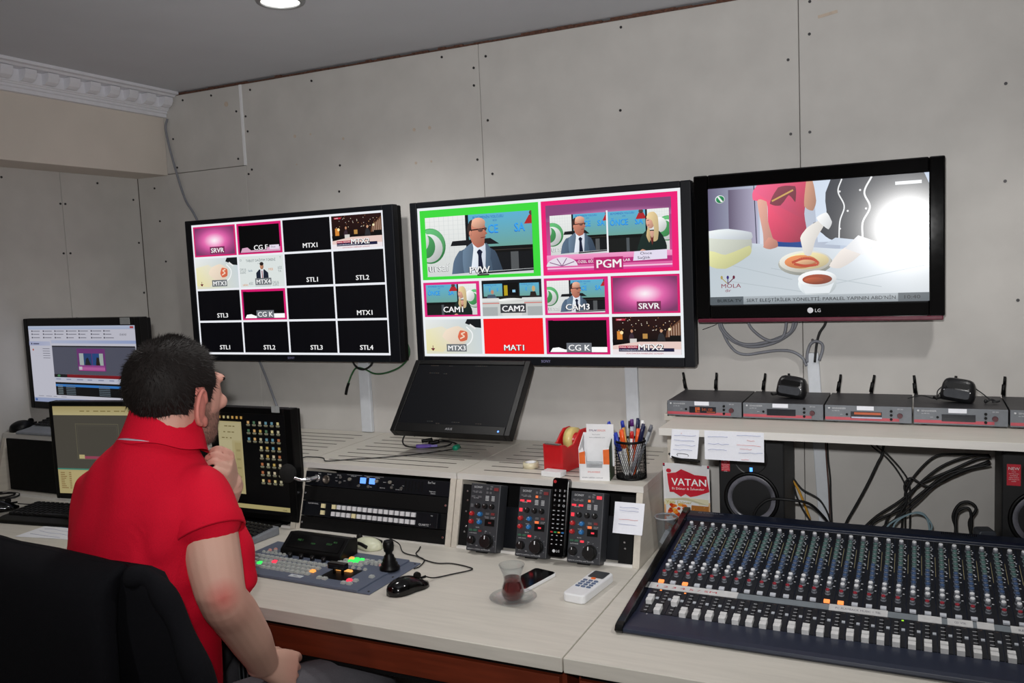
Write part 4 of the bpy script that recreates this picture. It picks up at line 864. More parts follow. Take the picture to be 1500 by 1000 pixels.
lt = MB(); lt.text('ROUTER PANEL', -.222, -.0125, .036, .004); lt.text('QUARTZ', .168, -.0125, .006, .006); lt.text('PSU', .205, -.0125, .034, .003); lt.text('2', .205, -.0125, .01, .003); lt.build('lettering', m_print, t)
# gooseneck microphone plugged into the intercom
t = thing('gooseneck_microphone', 'short gooseneck microphone with round black foam windscreen at the rack corner', 'microphone', slope(-1.637, .156, .008), (0, 0, 0))
b = MB(); b.tube([(0, .006, 0), (-.008, -.02, 0), (-.016, -.03, .002)], .0085, 10); b.build('plug', m_chrome, t)
b = MB(); b.tube([(-.014, -.028, .002), (-.03, -.04, .004), (-.045, -.045, .009), (-.055, -.046, .014)], .0055, 9); b.build('gooseneck', m_chrome, t)
b = MB(); b.ell((-.068, -.047, .022), (.027, .022, .029), 20, 14); b.build('windscreen', M('foam_black', (20, 19, 19), .95, noise=.4, nscale=700, bump=.5), t)

# ------------------------------------------------------------------ right cabinet: rails and camera control panels
t = thing('rack_rails', 'black rack rails, strut and dark plates inside the right cabinet bay', 'rack', (-.895, 0, .74))
def sl(s, out=0): p = slope(0, s, out); return (p[1], p[2]-.74)
for (a, c) in ((-.248, -.212), (.212, .248)):
    b = MB(); q0, q1, q2, q3 = sl(.002, -.006), sl(.174, -.006), sl(.174, -.012), sl(.002, -.012); b.prism([q0, q1, q2, q3], a, c, 'x'); r = b.build('rail', m_blackm, t)
    for s in (.045, .06, .1, .13, .155):
        p = sl(s, -.0055); b = MB(); b.cyl(((a+c)/2+random.uniform(-.004, .004), p[0], p[1]), .0028, .002, 'y', 8); b.build('screw', m_chrome, r)
b = MB(); q0, q1, q2, q3 = sl(.0, -.04), sl(.122, -.04), sl(.122, -.046), sl(.0, -.046); b.prism([q0, q1, q2, q3], -.2, .205, 'x'); b.build('lower_plate', m_rack, t)
b = MB(); b.bb(-.248, .248, -.305, -.295, .1, .176); b.build('cream_back_board', m_wood, t)
b = MB(); b.tube([(-.12, -.38, .17), (-.02, -.38, .10)], .009, 6, 0, 2); b.build('strut', m_blackm, t)
m_rcp = M('panel_grey_black', (47, 49, 54), .5, noise=.04)
red_off = M('red_button_off', (120, 44, 46), .4); red_on = EM('red_button_on', (255, 52, 70), 1.1); gr_btn = M('green_button', (52, 96, 74), .45); gy_btn = M('grey_button', (92, 92, 96), .5); am_on = EM('amber_on', (255, 120, 60), 1.0)
bk_knob = M('knob_black', (14, 14, 15), .35); rd_knob = M('red_knob', (176, 36, 40), .4); bl_knob = M('blue_knob', (40, 110, 170), .4)
def knob_mesh(name, r, l, mat, ptr=True):
    b = MB(); b.cyl((0, 0, 0), r*1.12, -l*.25, 'y', 18, r*1.08); b.cyl((0, -l*.25, 0), r, -l*.75, 'y', 18, r*.88)
    if ptr: b.bb(-r*.07, r*.07, -l*1.03, -l*.9, r*.35, r*.85, 1)
    return b.mesh(name, [mat, m_white])
KN = dict(iris=knob_mesh('iris_knob', .0175, .016, bk_knob), small=knob_mesh('knob', .0065, .011, bk_knob), mid=knob_mesh('knob', .0105, .012, bk_knob), red=knob_mesh('red_knob', .0058, .01, rd_knob), blue=knob_mesh('blue_knob', .0058, .01, bl_knob), gain=knob_mesh('iris_knob', .0175, .016, bk_knob))
def camera_panel(xc, label, lit, s0=.0):
    t = thing('camera_control_panel', label, 'control panel', slope(xc, s0, .03), SR, 'camera control panels in the right cabinet')
    b = MB(); b.bb(-.0445, .0445, -.002, .045, 0, .178); b.build('housing', m_rcp, t, .002)
    def bt(x, z, w, h, mat, nm='button'): q = MB(); q.bb(x-w/2, x+w/2, -.0045, -.002, z-h/2, z+h/2); q.build(nm, mat, t)
    lt = MB(); lt.text('SONY', -.035, -.0024, .166, .0055, sx=1.3); lt.text('REMOTE CONTROL UNIT RCP-D50', -.04, -.0024, .004, .003, sx=1.05)
    for (x, z, s) in ((-.034, .1535, 'ALARM'), (-.02, .1535, 'CLOSE'), (-.034, .138, 'SHUTTER'), (-.034, .135, ''), (-.02, .094, 'KNEE'), (.004, .0905, 'DETAIL'), (.024, .0905, 'BLACK'), (-.02, .0825, 'WHITE'), (-.02, .061, 'BLACK'), (-.038, .0455, 'AUTO WHITE'), (.008, .0525, 'IRIS'), (.014, .171, 'CALL'), (-.035, .0155, 'SENS'), (-.016, .0135, 'IRIS')): lt.text(s, x, -.0024, z, .0026)
    for i in range(4): lt.bb(.002, .012, -.0024, -.002, .1345+.0035*i, .136+.0035*i); lt.bb(.02, .029, -.0024, -.002, .1345+.0035*i, .136+.0035*i)
    for a in range(9):
        aa = math.radians(-60+37*a); lt.cyl((.018+.0225*math.sin(aa), -.0024, .029+.0225*math.cos(aa)), .0007, .0004, 'y', 6)
    lt.build('lettering', m_print, t)
    bt(.033, .1655, .013, .008, red_on if lit[0] else red_off, 'call_button')
    for (x, z) in ((.007, .166), (.017, .166), (.007, .1555), (.017, .1555)): bt(x, z, .006, .006, am_on if (lit[1] and (x, z) == (.007, .1555)) else gy_btn)
    for x in (-.034, -.024, -.013): bt(x, .157, .007, .004, gy_btn)
    for i, x in enumerate((-.034, -.015)): bt(x, .143, .011, .005, red_on if lit[1] else gy_btn)
    bt(-.036, .119, .008, .009, red_on if lit[1] else gy_btn)
    for x in (-.018, .004, .024): put(KN['small'], 'knob', t, (x, -.002, .119))
    for z in (.0975, .0765): put(KN['red'], 'red_knob', t, (-.034, -.002, z)); put(KN['blue'], 'blue_knob', t, (-.009, -.002, z))
    for (x, z, q) in ((.012, .1, 0), (.028, .1, 1), (.012, .09, lit[1]), (.028, .09, 0)): bt(x, z, .01, .006, am_on if (q and z < .095) else (red_off if q else gy_btn))
    b = MB(); b.bb(.006, .034, -.0035, -.002, .068, .0855); b.build('panel_key', m_black, t); bt(.021, .0765, .008, .004, red_on if lit[1] else red_off)
    bt(-.034, .0545, .01, .005, gr_btn); bt(-.021, .0545, .01, .005, gr_btn); bt(-.006, .0535, .009, .005, red_on if lit[1] else red_off)
    put(KN['mid'], 'knob', t, (-.029, -.002, .028)); put(KN['iris'], 'iris_knob', t, (.016, -.002, .028))
    b = MB(); b.bb(-.02, .012, .01, .03, -.004, .001); b.build('foot_clip', m_blackm, t)
    return t
camera_panel(-1.053, 'leftmost dark grey camera control panel, its call button unlit', (0, 0), .0)
camera_panel(-.908, 'middle dark grey camera control panel, left of the black remote control', (0, 1), .0)
camera_panel(-.762, 'rightmost dark grey camera control panel with a glowing pink-red call button', (1, 1), .0)
# black TV remote leaning between the panels
t = thing('remote_control', 'long black television remote leaning between two camera control panels', 'remote control', slope(-.831, .008, .042), SR)
b = MB(); b.rbox(-.0225, .0225, 0, .2, -.006, .016, .008); b.build('body', m_gloss, t, .002)
rb = MB(); rb.bb(-.0035, .0035, -.0015, 0, -.0025, .0025); rbm = rb.mesh('button', m_black)
lt = MB(); lt.cyl((-.006, -.0066, .016), .004, .0004, 'y', 14); lt.text('LG', 0, -.0066, .0135, .006)
n = 0
for r in range(4):
    for c in range(3):
        x, z = -.013+.013*c, .168-.0125*r; put(rbm, 'button', t, (x, -.006, z)); s = '123456789-0Q'[n]; n += 1; lt.text(s, x, -.0078, z-.003, .006, 0, 'c')
for r in range(5):
    for c in range(3): put(rbm, 'button', t, (-.013+.013*c, -.006, .117-.011*r)); lt.bb(-.0155+.013*c, -.0105+.013*c, -.0078, -.0075, .116-.011*r, .1175-.011*r)
for r in range(3):
    for c in range(3): lt.bb(-.0155+.013*c, -.0115+.013*c, -.0066, -.0062, .054-.011*r, .0555-.011*r)
lt.build('lettering', m_print, t)
b = MB(); b.cyl((-.015, -.006, .19), .004, -.002, 'y', 12); b.build('power_button', rd_knob, t)
for i, m in enumerate((rd_knob, M('green_dot', (40, 150, 80), .4), M('yellow_dot', (220, 150, 50), .4), bl_knob)):
    b = MB(); b.bb(-.0185+.01*i, -.012+.01*i, -.0078, -.006, .061, .0645); b.build('colour_button', m, t)
# note stuck on the right post
t = thing('note_paper', 'white handwritten note taped to the right post of the rack cabinet', 'note', slope(-.657, .117, .004), SR)
b = MB(); 
N = 10; rings = []
for i in range(N+1):
    z = -.035+.078*i/N; yy = -.002-.006*((1-i/N)**2); rings.append([Vector((-.039, yy, z)), Vector((.039, yy-.004*(1-i/N), z)), Vector((.039, yy-.004*(1-i/N)+.0006, z)), Vector((-.039, yy+.0006, z))])
b.loft(rings, smooth=False); b.build('sheet', m_paper, t)
b = MB()
for i, z in enumerate((.03, .022, .0, -.012)): b.tube([(-.025+.0125*j, -.0045-.001*(3-i)*0-.005*((.043-z)/.078)**2, z+random.uniform(-.001, .001)) for j in range(5)], .0005, 4, 1 if i == 2 else 0, 3)
stuff(b.build('handwriting', [m_ink, m_redink], t))
# ------------------------------------------------------------------ things on the cabinet tops (z .934)
ZR = .9342
m_redp = M('red_plastic', (196, 22, 30), .3, noise=.04, coat=.2)
m_tape = M('tape_roll', (222, 202, 128), .35)
m_clear = M('clear_tape', (214, 206, 176), .25)
t = thing('tape_dispenser', 'glossy red desk tape dispenser with a roll of tape', 'tape dispenser', (-.886, -.305, ZR), (0, 0, 1.36))
b = MB()
side = [(-.075, .0), (.075, .0), (.078, .05), (.07, .085), (.045, .105), (.01, .108), (-.0, .09), (-.03, .075), (-.05, .078), (-.075, .082)]
outer = [(-.078, 0), (.078, 0), (.08, .05), (.072, .09), (.05, .104), (.02, .104), (.0, .088), (-.018, .07), (-.045, .066), (-.062, .076), (-.08, .078)]
for (a, c) in ((-.032, -.024), (.024, .032)): b.prism(outer, a, c, 'y')
b.bb(-.078, .078, -.03, .03, 0, .022); b.bb(.07, .079, -.03, .03, 0, .07); b.bb(-.08, -.066, -.03, .03, 0, .077); b.build('body', m_redp, t, .003)
b = MB(); T = Matrix.Translation((.022, -.012, .074)) @ Matrix.Rotation(-PI/2, 4, 'X'); b.lathe([(.02, 0), (.034, 0), (.034, .022), (.02, .022), (.02, 0)], 28, 0, T); b.build('tape_roll', m_tape, t)
b = MB(); T = Matrix.Translation((.022, -.02, .074)) @ Matrix.Rotation(-PI/2, 4, 'X'); b.lathe([(.0001, 0), (.0195, 0), (.0195, .04), (.0001, .04)], 20, 0, T); b.build('hub', m_redp, t)
b = MB(); b.bb(-.082, -.07, -.024, .024, .077, .08); b.build('cutter', m_chrome, t)
t = thing('tape_roll', 'small yellow-sided roll of clear tape lying flat on the cabinet', 'tape', (-.986, -.345, ZR))
b = MB(); b.lathe([(.0155, 0), (.0225, 0), (.0225, .016), (.0155, .016), (.0155, 0)], 28); b.build('roll', m_clear, t, 0)
b = MB(); b.lathe([(.0145, .0), (.0155, 0), (.0155, .0165), (.0145, .0165), (.0145, 0)], 28); b.build('core', m_white, t)
t = thing('small_white_box', 'flat white little box lying in front of the red tape dispenser', 'box', (-.892, -.412, ZR), (0, 0, -.1))
b = MB(); b.bb(-.026, .033, -.018, .018, 0, .014); b.build('body', m_white, t, .0015)
# card holder
m_card = M('white_card', (238, 238, 240), .5, noise=.02); m_orange = M('card_orange', (232, 108, 40), .5)
t = thing('card_box', 'white and orange cardboard leaflet holder beside the pen cup', 'leaflet holder', (-.768, -.40, ZR), (0, 0, .14))
b = MB(); b.bb(-.04, .04, -.034, -.032, 0, .044); b.prism([(-.04, .044), (-.022, .044), (-.022, .06), (-.03, .088), (-.04, .075)], -.034, -.032, 'y'); b.prism([(.04, .044), (.022, .044), (.022, .06), (.024, .088), (.04, .088)], -.034, -.032, 'y')
b.prism([(-.034, 0), (.03, 0), (.03, .115), (-.034, .085)], -.041, -.039, 'x'); b.bb(-.04, .04, .028, .03, 0, .115); b.build('box', m_card, t)
b = MB(); b.prism([(-.034, 0), (.03, 0), (.03, .115), (-.034, .085)], .039, .041, 'x'); b.build('dark_side', M('green_print', (52, 70, 44), .5, noise=.6, nscale=60), t)
b = MB(); b.prism([(-.04, .044), (-.024, .044), (-.024, .078), (-.04, .073)], -.0345, -.034, 'y'); b.build('orange_print', m_orange, t)
b = MB(); b.prism([(.04, .044), (.024, .044), (.024, .082), (.04, .084)], -.0345, -.034, 'y'); b.build('orange_print', m_orange, t)
b = MB(); b.bb(-.021, .021, -.034, -.026, .034, .05); b.build('clear_pocket', M('grey_pocket', (190, 194, 198), .3), t)
b = MB(); b.bb(-.027, .046, .006, .008, .03, .142); lf = b.build('leaflets', m_card, t)
b = MB(); b.text('EMLAKSEKLER', -.02, .0055, .123, .0052, 1); b.text('EMLAK', -.02, .0053, .123, .0052, 2); b.text('www.emlaksekler.com', -.02, .0055, .105, .0034, 0); b.text('Gayrimenkul', -.012, .0055, .113, .003, 0); b.text('EMLAKKREDİ', -.018, -.0347, .021, .004, 1); b.text('www.sekler.com.tr', -.034, -.0347, .006, .0048, 0, sx=1.1); b.build('lettering', [M('grey_print', (120, 120, 130), .6), M('orange_red_print', (214, 84, 70), .6), M('navy_print', (50, 46, 110), .6)], t)
# pen cup
t = thing('pen_cup', 'black wire mesh pen cup full of pens on the cabinet corner', 'pen cup', (-.682, -.375, ZR))
b = MB(); R = .0395; H = .1
for i in range(44):
    for sg in (-1, 1):
        pts = []
        for j in range(8):
            a = 2*PI*(i/44)+sg*.9*j/7; pts.append((R*math.cos(a), R*math.sin(a), .004+H*.95*j/7))
        b.tube(pts, .0006, 3, 0, 1)
stuff(b.build('wire_mesh', m_black, t))
b = MB(); b.lathe([(R-.001, H-.004), (R+.0018, H-.004), (R+.0018, H+.002), (R-.001, H+.002), (R-.001, H-.004)], 32); b.build('rim', m_black, t)
b = MB(); b.lathe([(.0001, 0), (R+.001, 0), (R+.001, .006), (R-.001, .006), (.0001, .004)], 32); b.build('base', m_black, t)
def pen(label, col, cap, ang, lean, L, r=.0042, base=(0, 0), flat=None):
    o = thing('pen', label, 'pen', (-.682+base[0], -.375+base[1], ZR+.007), (0, lean, ang), 'pens in the mesh cup')
    b = MB(); b.cyl((0, 0, .012), r, L-.03, 'z', 10); b.cyl((0, 0, 0), .0008, .012, 'z', 10, r); b.build('barrel', M('pen_'+col[0], col[1], .3), o)
    b = MB(); b.cyl((0, 0, L-.05 if cap[2] else L-.018), r*1.12, .05 if cap[2] else .018, 'z', 10, r*.95); b.bb(r, r+.0018, -.0012, .0012, L-.045, L-.004); b.build('cap', M('pen_'+cap[0], cap[1], .3), o)
WH = ('white', (236, 236, 236)); ORG = ('orange', (236, 92, 36)); BLU = ('blue', (40, 60, 170)); SIL = ('silver', (178, 180, 190)); NAV = ('navy', (30, 34, 70)); PUR = ('purple', (84, 30, 110)); BK = ('ink_black', (24, 24, 28))
pen('blue capped pen leaning farthest left in the mesh cup', BLU, BLU+(1,), PI, .3, .148, base=(-.012, -.008))
pen('blue and white pen just right of the leftmost blue pen in the cup', WH, BLU+(1,), PI*1.1, .2, .118, .005, base=(-.01, -.016))
pen('orange and white pen at the front left of the mesh cup', WH, ORG+(1,), PI*1.2, .12, .125, .0055, base=(-.004, -.014))
pen('yellowish pen with blue tip at the back left of the cup', ('amber', (206, 150, 70)), BLU+(0,), PI*.9, .15, .142, base=(-.006, .01))
pen('dark olive pen standing near the middle of the cup', ('olive', (90, 84, 54)), BK+(0,), PI*.6, .06, .14, base=(-.004, .012))
pen('silver pen with purple cap in the middle of the cup', SIL, PUR+(0,), PI*.5, .05, .146, .005, base=(.002, .004))
pen('silver pen with dark navy cap behind the purple one', SIL, NAV+(1,), PI*.2, .08, .148, base=(.006, .014))
pen('white pen with a white tip at the right of the cup', WH, WH+(0,), .2, .13, .145, base=(.012, .01))
pen('orange pen at the right front of the mesh cup', ORG, ORG+(1,), -.2, .16, .128, .006, base=(.008, -.01))
pen('dark blue pen with long silver barrel leaning right', SIL, NAV+(1,), -.1, .26, .145, .005, base=(.005, -.014))
pen('grey clear pen leaning farthest right in the cup', ('clear', (150, 154, 160)), ('grey_cap', (110, 112, 120), 0), .1, .36, .142, base=(.006, .004))
pen('white pen with red mark at the cup centre', WH, ('red', (200, 40, 40), 0), -.6, .08, .118, .005, base=(.0, -.004))
# the cable with coloured connectors in front of the tilted monitor, running left along the cabinets
t = thing('adapter_cable', 'black cable with purple and green plugs lying before the tilted monitor', 'cable', (0, 0, 0))
z = ZR+.003
b = MB(); b.tube([(-1.50, -.13, z+.02), (-1.525, -.14, z+.03), (-1.53, -.16, z+.01), (-1.50, -.19, z), (-1.45, -.2, z), (-1.39, -.19, z), (-1.355, -.165, z+.004), (-1.36, -.14, z+.008), (-1.40, -.13, z+.006), (-1.44, -.15, z+.004)], .0026, 6); b.build('cord', m_cable, t)
b = MB(); b.tube([(-1.40, -.13, z+.012), (-1.35, -.135, z+.006), (-1.315, -.16, z), (-1.31, -.185, z)], .0022, 6); b.tube([(-1.315, -.19, z), (-1.36, -.25, z), (-1.42, -.31, z), (-1.48, -.355, z), (-1.52, -.38, z), (-1.56, -.4, z), (-1.60, -.43, z), (-1.63, -.44, z), (-1.66, -.41, z), (-1.70, -.405, z), (-1.73, -.43, z), (-1.745, -.475, z-.03), (-1.74, -.50, z-.1)], .0018, 6); b.build('cord', m_cable, t)
def plug(a, c, r, mat, nm):
    b = MB(); b.tube([a, tuple((a[i]+c[i])/2 for i in range(3)), c], r, 10, 0, 3); b.build(nm, mat, t)
plug((-1.45, -.205, z+.004), (-1.405, -.19, z+.004), .0065, M('purple_plug', (120, 96, 190), .3), 'purple_plug'); plug((-1.405, -.19, z+.004), (-1.385, -.183, z+.004), .005, M('lilac_plug', (150, 140, 210), .25), 'plug_tip')
plug((-1.315, -.175, z+.004), (-1.312, -.2, z+.004), .009, M('green_plug', (30, 150, 116), .35), 'green_plug')
plug((-1.47, -.14, z+.006), (-1.44, -.12, z+.01), .006, m_black, 'black_plug'); plug((-1.43, -.16, z+.006), (-1.40, -.145, z+.01), .0065, m_black, 'black_plug')

# ------------------------------------------------------------------ vision mixer control panel on the desk
O = Vector((-1.665, -.652, .7402)); U = Vector((1, -.035, 0)).normalized(); Vv = Vector((-.03, -1, 0)).normalized()
rz = -.03
t = thing('video_switcher_panel', 'slate blue video switcher panel with rows of lit buttons and joystick', 'control panel', (-1.415, -.763, .7402), (0, 0, rz))
PW, PD = .485, .225
b = MB(); b.bb(-PW/2, PW/2-.035, -PD/2, PD/2, 0, .008); b.bb(-PW/2, PW/2, -PD/2, PD/2, 0, .0035) ; b.bb(-PW/2-.002, -PW/2+.03, -PD/2, PD/2, .0, .0084); m_slate = M('slate_panel', (92, 100, 118), .5, noise=.03); b.build('base_plate', m_slate, t, .002)
ZP = .008
def dpart(nm, x0, x1, y0, y1, z0, z1, mat, bv=.001): b = MB(); b.bb(x0, x1, y0, y1, z0, z1); return b.build(nm, mat, t, bv)
b = MB(); b.prism([(.028, 0), (.105, 0), (.108, .042), (.075, .05), (.03, .014)], -.16, .045, 'x', 0, Matrix.Translation((0, 0, ZP))); b.build('display_hood', m_black, t, .002)
a = math.atan2(.036, .045)
T = Matrix.Translation((-.0575, .0525, ZP+.0325)) @ Matrix.Rotation(a, 4, 'X')
b = MB(); b.bb(-.09, .09, -.02, .022, .0004, .0012, 0, T); b.build('display_glass', m_gloss, t)
lt = MB(); lt.text('M/E 1', -.06, .002, .0016, .006, 0, 'l', T, True); lt.text('CG F', .04, .0, .0016, .006, 0, 'l', T, True); lt.text('BUS', .06, .008, .0016, .005, 0, 'l', T, True); lt.text('PGM', -.01, -.004, .0016, .005, 0, 'l', T, True); lt.build('display_lettering', EM('green_digits', (60, 130, 60), .5), t)
kb = MB(); kb.cyl((0, 0, 0), .0065, .012, 'z', 14, .0055); kbm = kb.mesh('encoder_knob', bk_knob)
for i in range(4): put(kbm, 'encoder_knob', t, (-.115+.038*i, .018, ZP))
def btm_(name, w, d, mat): b = MB(); b.prism([(-w/2, -d/2), (w/2, -d/2), (w/2, d/2), (-w/2, d/2)], 0, .003, 'z'); b.prism([(-w/2+.001, -d/2+.001), (w/2-.001, -d/2+.001), (w/2-.001, d/2-.001), (-w/2+.001, d/2-.001)], .003, .0055, 'z'); return b.mesh(name, mat)
m_swb = M('grey_white_button', (186, 190, 186), .4); sw = btm_('button', .0125, .011, m_swb); sm_ = btm_('small_button', .0085, .0075, m_swb); pk = M('pink_button', (230, 170, 160), .4)
def lit(nm, rgb, s=1.2, w=.0125, d=.011): return btm_(nm, w, d, EM('lit_'+nm, rgb, s))
l_red = lit('red_lit_button', (255, 60, 84)); l_grn = lit('green_lit_button', (60, 245, 100)); l_or = lit('orange_lit_button', (255, 168, 80)); l_pk = btm_('small_button', .0085, .0075, pk)
for r, (y, n, x0, st) in enumerate(((-.002, 16, -.222, .0162), (-.026, 16, -.222, .0162), (-.047, 16, -.222, .0162), (-.068, 16, -.222, .0162))):
    for i in range(n):
        me = sw
        if r == 2 and i == 7-0: me = sw
        if r == 1 and i == 6: me = l_red
        if r == 2 and i == 4: me = l_grn
        if r == 2 and i == 15: me = l_or
        put(me, 'button', t, (x0+st*i, y-.004, ZP))
for i in range(6): put(sm_, 'small_button', t, (-.212+.0145*i, .022, ZP))
for (x, y, me) in ((-.195, .05, l_pk), (-.205, .038, l_pk), (-.185, .038, sm_)): put(me, 'small_button', t, (x, y, ZP))
for r in range(3):
    for i in range(5):
        me = sw
        if r == 0: me = [l_or, l_grn, l_grn, sw, sw][i]
        if r == 1: me = [sw, l_grn, l_grn, sw, sw][i]
        put(me, 'button', t, (.058+.0165*i-.006*r, .062-.017*r, ZP))
for r in range(3):
    for i in range(3): put(l_pk if i == 2 else sm_, 'small_button', t, (.142+.0135*i-.003*r, .07-.012*r, ZP))
for i in range(4): put(sm_, 'small_button', t, (.066+.019*i+(.02 if i else 0), .006, ZP))
for (x, y, me) in ((.068, -.082, sw), (.085, -.082, sw), (.152, -.07, l_red), (.168, -.066, sw), (.148, -.088, sw), (.166, -.088, sw), (.19, -.03, sw)): put(me, 'button', t, (x, y, ZP))
b = MB(); b.bb(-.02, .02, -.0, .014, 0, .001); b.text('3000', -.008, .004, .0012, .005, 1, 'l', None, True); b.build('label_strip', [M('pale_label', (200, 206, 212), .5), m_gap], t, loc=(.0, -.098, ZP))
b = MB(); b.bb(.06, .14, -.075, .0, ZP, ZP+.0008); b.build('fader_plate', m_black, t)
b = MB(); b.bb(.068, .122, -.05, -.032, ZP+.014, ZP+.03); b.bb(.08, .085, -.046, -.036, ZP, ZP+.014); b.bb(.106, .111, -.046, -.036, ZP, ZP+.014); b.build('fader_handle', m_gloss, t, .003)
for i in range(3): put(lit('orange_key', (255, 176, 92), 1.2, .016, .008), 'orange_key', t, (.077+.0175*i, -.018, ZP))
jb = MB(); jb.lathe([(.0001, 0), (.026, 0), (.026, .006), (.02, .011), (.0215, .015), (.0165, .021), (.0175, .025), (.013, .031), (.013, .035), (.009, .039), (.009, .045), (.0125, .048), (.014, .06), (.0135, .07), (.011, .074), (.0001, .074)], 24); jb.build('joystick', m_black, t, loc=(.197, .037, .0075))
for (x, y) in ((.232, .1), (.232, -.1), (.232, 0)):
    b = MB(); b.cyl((x, y, .0035), .0028, .001, 'z', 8); b.build('screw', m_steel, t)

# ------------------------------------------------------------------ small things on the desk
m_glass = THIN('clear_glass', (248, 250, 251), .012)
t = thing('glass_saucer', 'clear glass saucer under the tea glass on the desk', 'saucer', (-.833, -.808, .7402))
b = MB(); b.lathe([(.0001, .0), (.028, 0), (.04, .006), (.0535, .0135), (.0545, .0145), (.053, .0155), (.039, .009), (.027, .004), (.0001, .0035)], 40); b.build('saucer', m_glass, t)
t = thing('tea_glass', 'tulip-shaped tea glass half full of dark red tea', 'tea glass', (-.833, -.808, .745))
outer = [(.0001, 0), (.018, 0), (.0215, .004), (.0255, .013), (.0265, .022), (.0245, .033), (.0205, .044), (.0195, .052), (.022, .064), (.0265, .076), (.0298, .084)]
inner = [(.0283, .084), (.025, .076), (.0205, .064), (.018, .052), (.019, .044), (.023, .033), (.025, .022), (.024, .013), (.02, .006), (.0001, .006)]
b = MB(); b.lathe(outer+inner, 40); b.build('glass', m_glass, t)
b = MB(); b.lathe([(.0001, .0063), (.0195, .0063), (.0238, .0131), (.0247, .022), (.0227, .033), (.0187, .044), (.0178, .05), (.0180, .0545), (.0001, .0545)], 40); m_tea = GLASS('tea', (132, 14, 6), .03, 1.33); b.build('tea', m_tea, t)
m_tea.node_tree.nodes['Principled BSDF'].inputs['Transmission Weight'].default_value = .8
t = thing('mobile_phone', 'white-rimmed smartphone with black screen behind the tea glass', 'phone', (-.847, -.68, .7402), (0, 0, -.22))
b = MB(); b.rbox(-.0325, .0325, -.066, .066, 0, .0085, .01, 0, 'z'); b.build('body', m_white, t, .002)
b = MB(); b.rbox(-.0305, .0305, -.064, .064, .0085, .0095, .008, 0, 'z'); b.build('screen', m_gloss, t)
t = thing('remote_control', 'white air conditioner remote with grey display and blue-grey buttons', 'remote control', (-.693, -.69, .7402), (0, 0, -.12))
b = MB(); b.rbox(-.028, .028, -.08, .08, 0, .021, .012, 0, 'z'); b.build('body', m_white, t, .004, seg=3)
b = MB(); b.rbox(-.02, .02, .032, .074, .021, .022, .004, 0, 'z'); b.build('display', M('grey_lcd', (64, 68, 70), .3), t)
b = MB(); b.bb(-.006, .004, .022, .03, .021, .023); b.build('orange_button', m_orange, t)
rb = MB(); rb.rbox(-.005, .005, -.0035, .0035, 0, .002, .002, 0, 'z'); rbm = rb.mesh('button', M('slate_button', (96, 112, 140), .5))
for r in range(4):
    for c in range(3): put(rbm, 'button', t, (-.014+.014*c, .01-.013*r, .021))
# cables of the mice
b = MB(); b.tube([(-1.09, -.768, .756), (-1.08, -.74, .744), (-1.05, -.70, .743), (-1.02, -.66, .743), (-1.035, -.645, .743), (-1.09, -.635, .743), (-1.13, -.645, .743), (-1.18, -.63, .743), (-1.22, -.60, .743), (-1.23, -.57, .743), (-1.24, -.545, .743)], .0017, 6); tag(b.build('mouse_cable', m_cable), 'thin black cable curling from the glossy black mouse to the rack', 'cable')
b = MB(); b.tube([(-1.34, -.55, .76), (-1.3, -.56, .75), (-1.26, -.60, .743), (-1.2, -.62, .744), (-1.17, -.64, .744), (-1.16, -.68, .743), (-1.165, -.70, .743)], .0016, 6); tag(b.build('mouse_cable', m_cable), 'thin black cable behind the joystick from the cream mouse', 'cable')
b = MB(); b.tube([(-2.54, -.81, .832), (-2.52, -.78, .823), (-2.46, -.76, .823), (-2.40, -.77, .823)], .0017, 6); tag(b.build('mouse_cable', m_cable), 'thin black cable from the left desk mouse to the black keyboard', 'cable')
b = MB(); b.tube([(-2.80, -.72, .825), (-2.70, -.70, .824), (-2.66, -.74, .824), (-2.72, -.79, .824), (-2.78, -.77, .826), (-2.70, -.715, .829), (-2.675, -.75, .828), (-2.74, -.80, .826)], .003, 6); tag(b.build('coiled_cable', m_cable), 'coil of black cable on the left desk near the picture edge', 'cable')
# ------------------------------------------------------------------ mixing console
MX, MY, MZ = -.565, -.884, .7402
t = thing('mixing_console', 'large dark blue audio mixing console with rows of knobs and white faders', 'mixing console', (MX, MY, MZ))
def zp(y): return .757+(y+.80)*.144 - MZ      # panel height (local), y in world
def ly(y): return y-MY
KA = math.atan(.144); KR = (KA, 0, 0)
m_navy = M('console_navy', (26, 34, 54), .38, noise=.05, spec=.6); m_strip = M('channel_strip_black', (20, 23, 30), .5)
MWD = 1.03
prof = [(ly(-.880), 0), (ly(-.886), .006), (ly(-.884), .012), (ly(-.872), .0145), (ly(-.80), zp(-.80)-.001), (ly(-.80), zp(-.80)-.003), (ly(-.338), zp(-.338)-.003), (ly(-.338), zp(-.338)+.004), (ly(-.330), zp(-.330)+.007), (ly(-.30), zp(-.30)+.006), (ly(-.288), zp(-.30)-.002), (ly(-.288), .02), (ly(-.30), 0)]
b = MB(); b.prism(prof, .017, MWD-.017, 'x'); b.build('body', m_navy, t, .0015)
ck = [(ly(-.882), 0), (ly(-.89), .008), (ly(-.884), .0175), (ly(-.87), .021), (ly(-.34), zp(-.34)+.011), (ly(-.29), zp(-.29)+.011), (ly(-.284), zp(-.29)-.01), (ly(-.284), 0)]
for (a, c) in ((0, .017), (MWD-.017, MWD)):
    b = MB(); b.prism(ck, a, c, 'x'); b.build('side_cheek', m_gloss, t, .002)
N = 30; PITCH_ = .0272; X1 = -.524-MX
lt = MB(); ln = MB()
def on(x, y, dx=0, up=0.0): return (x, ly(y), zp(y)-.003+up)
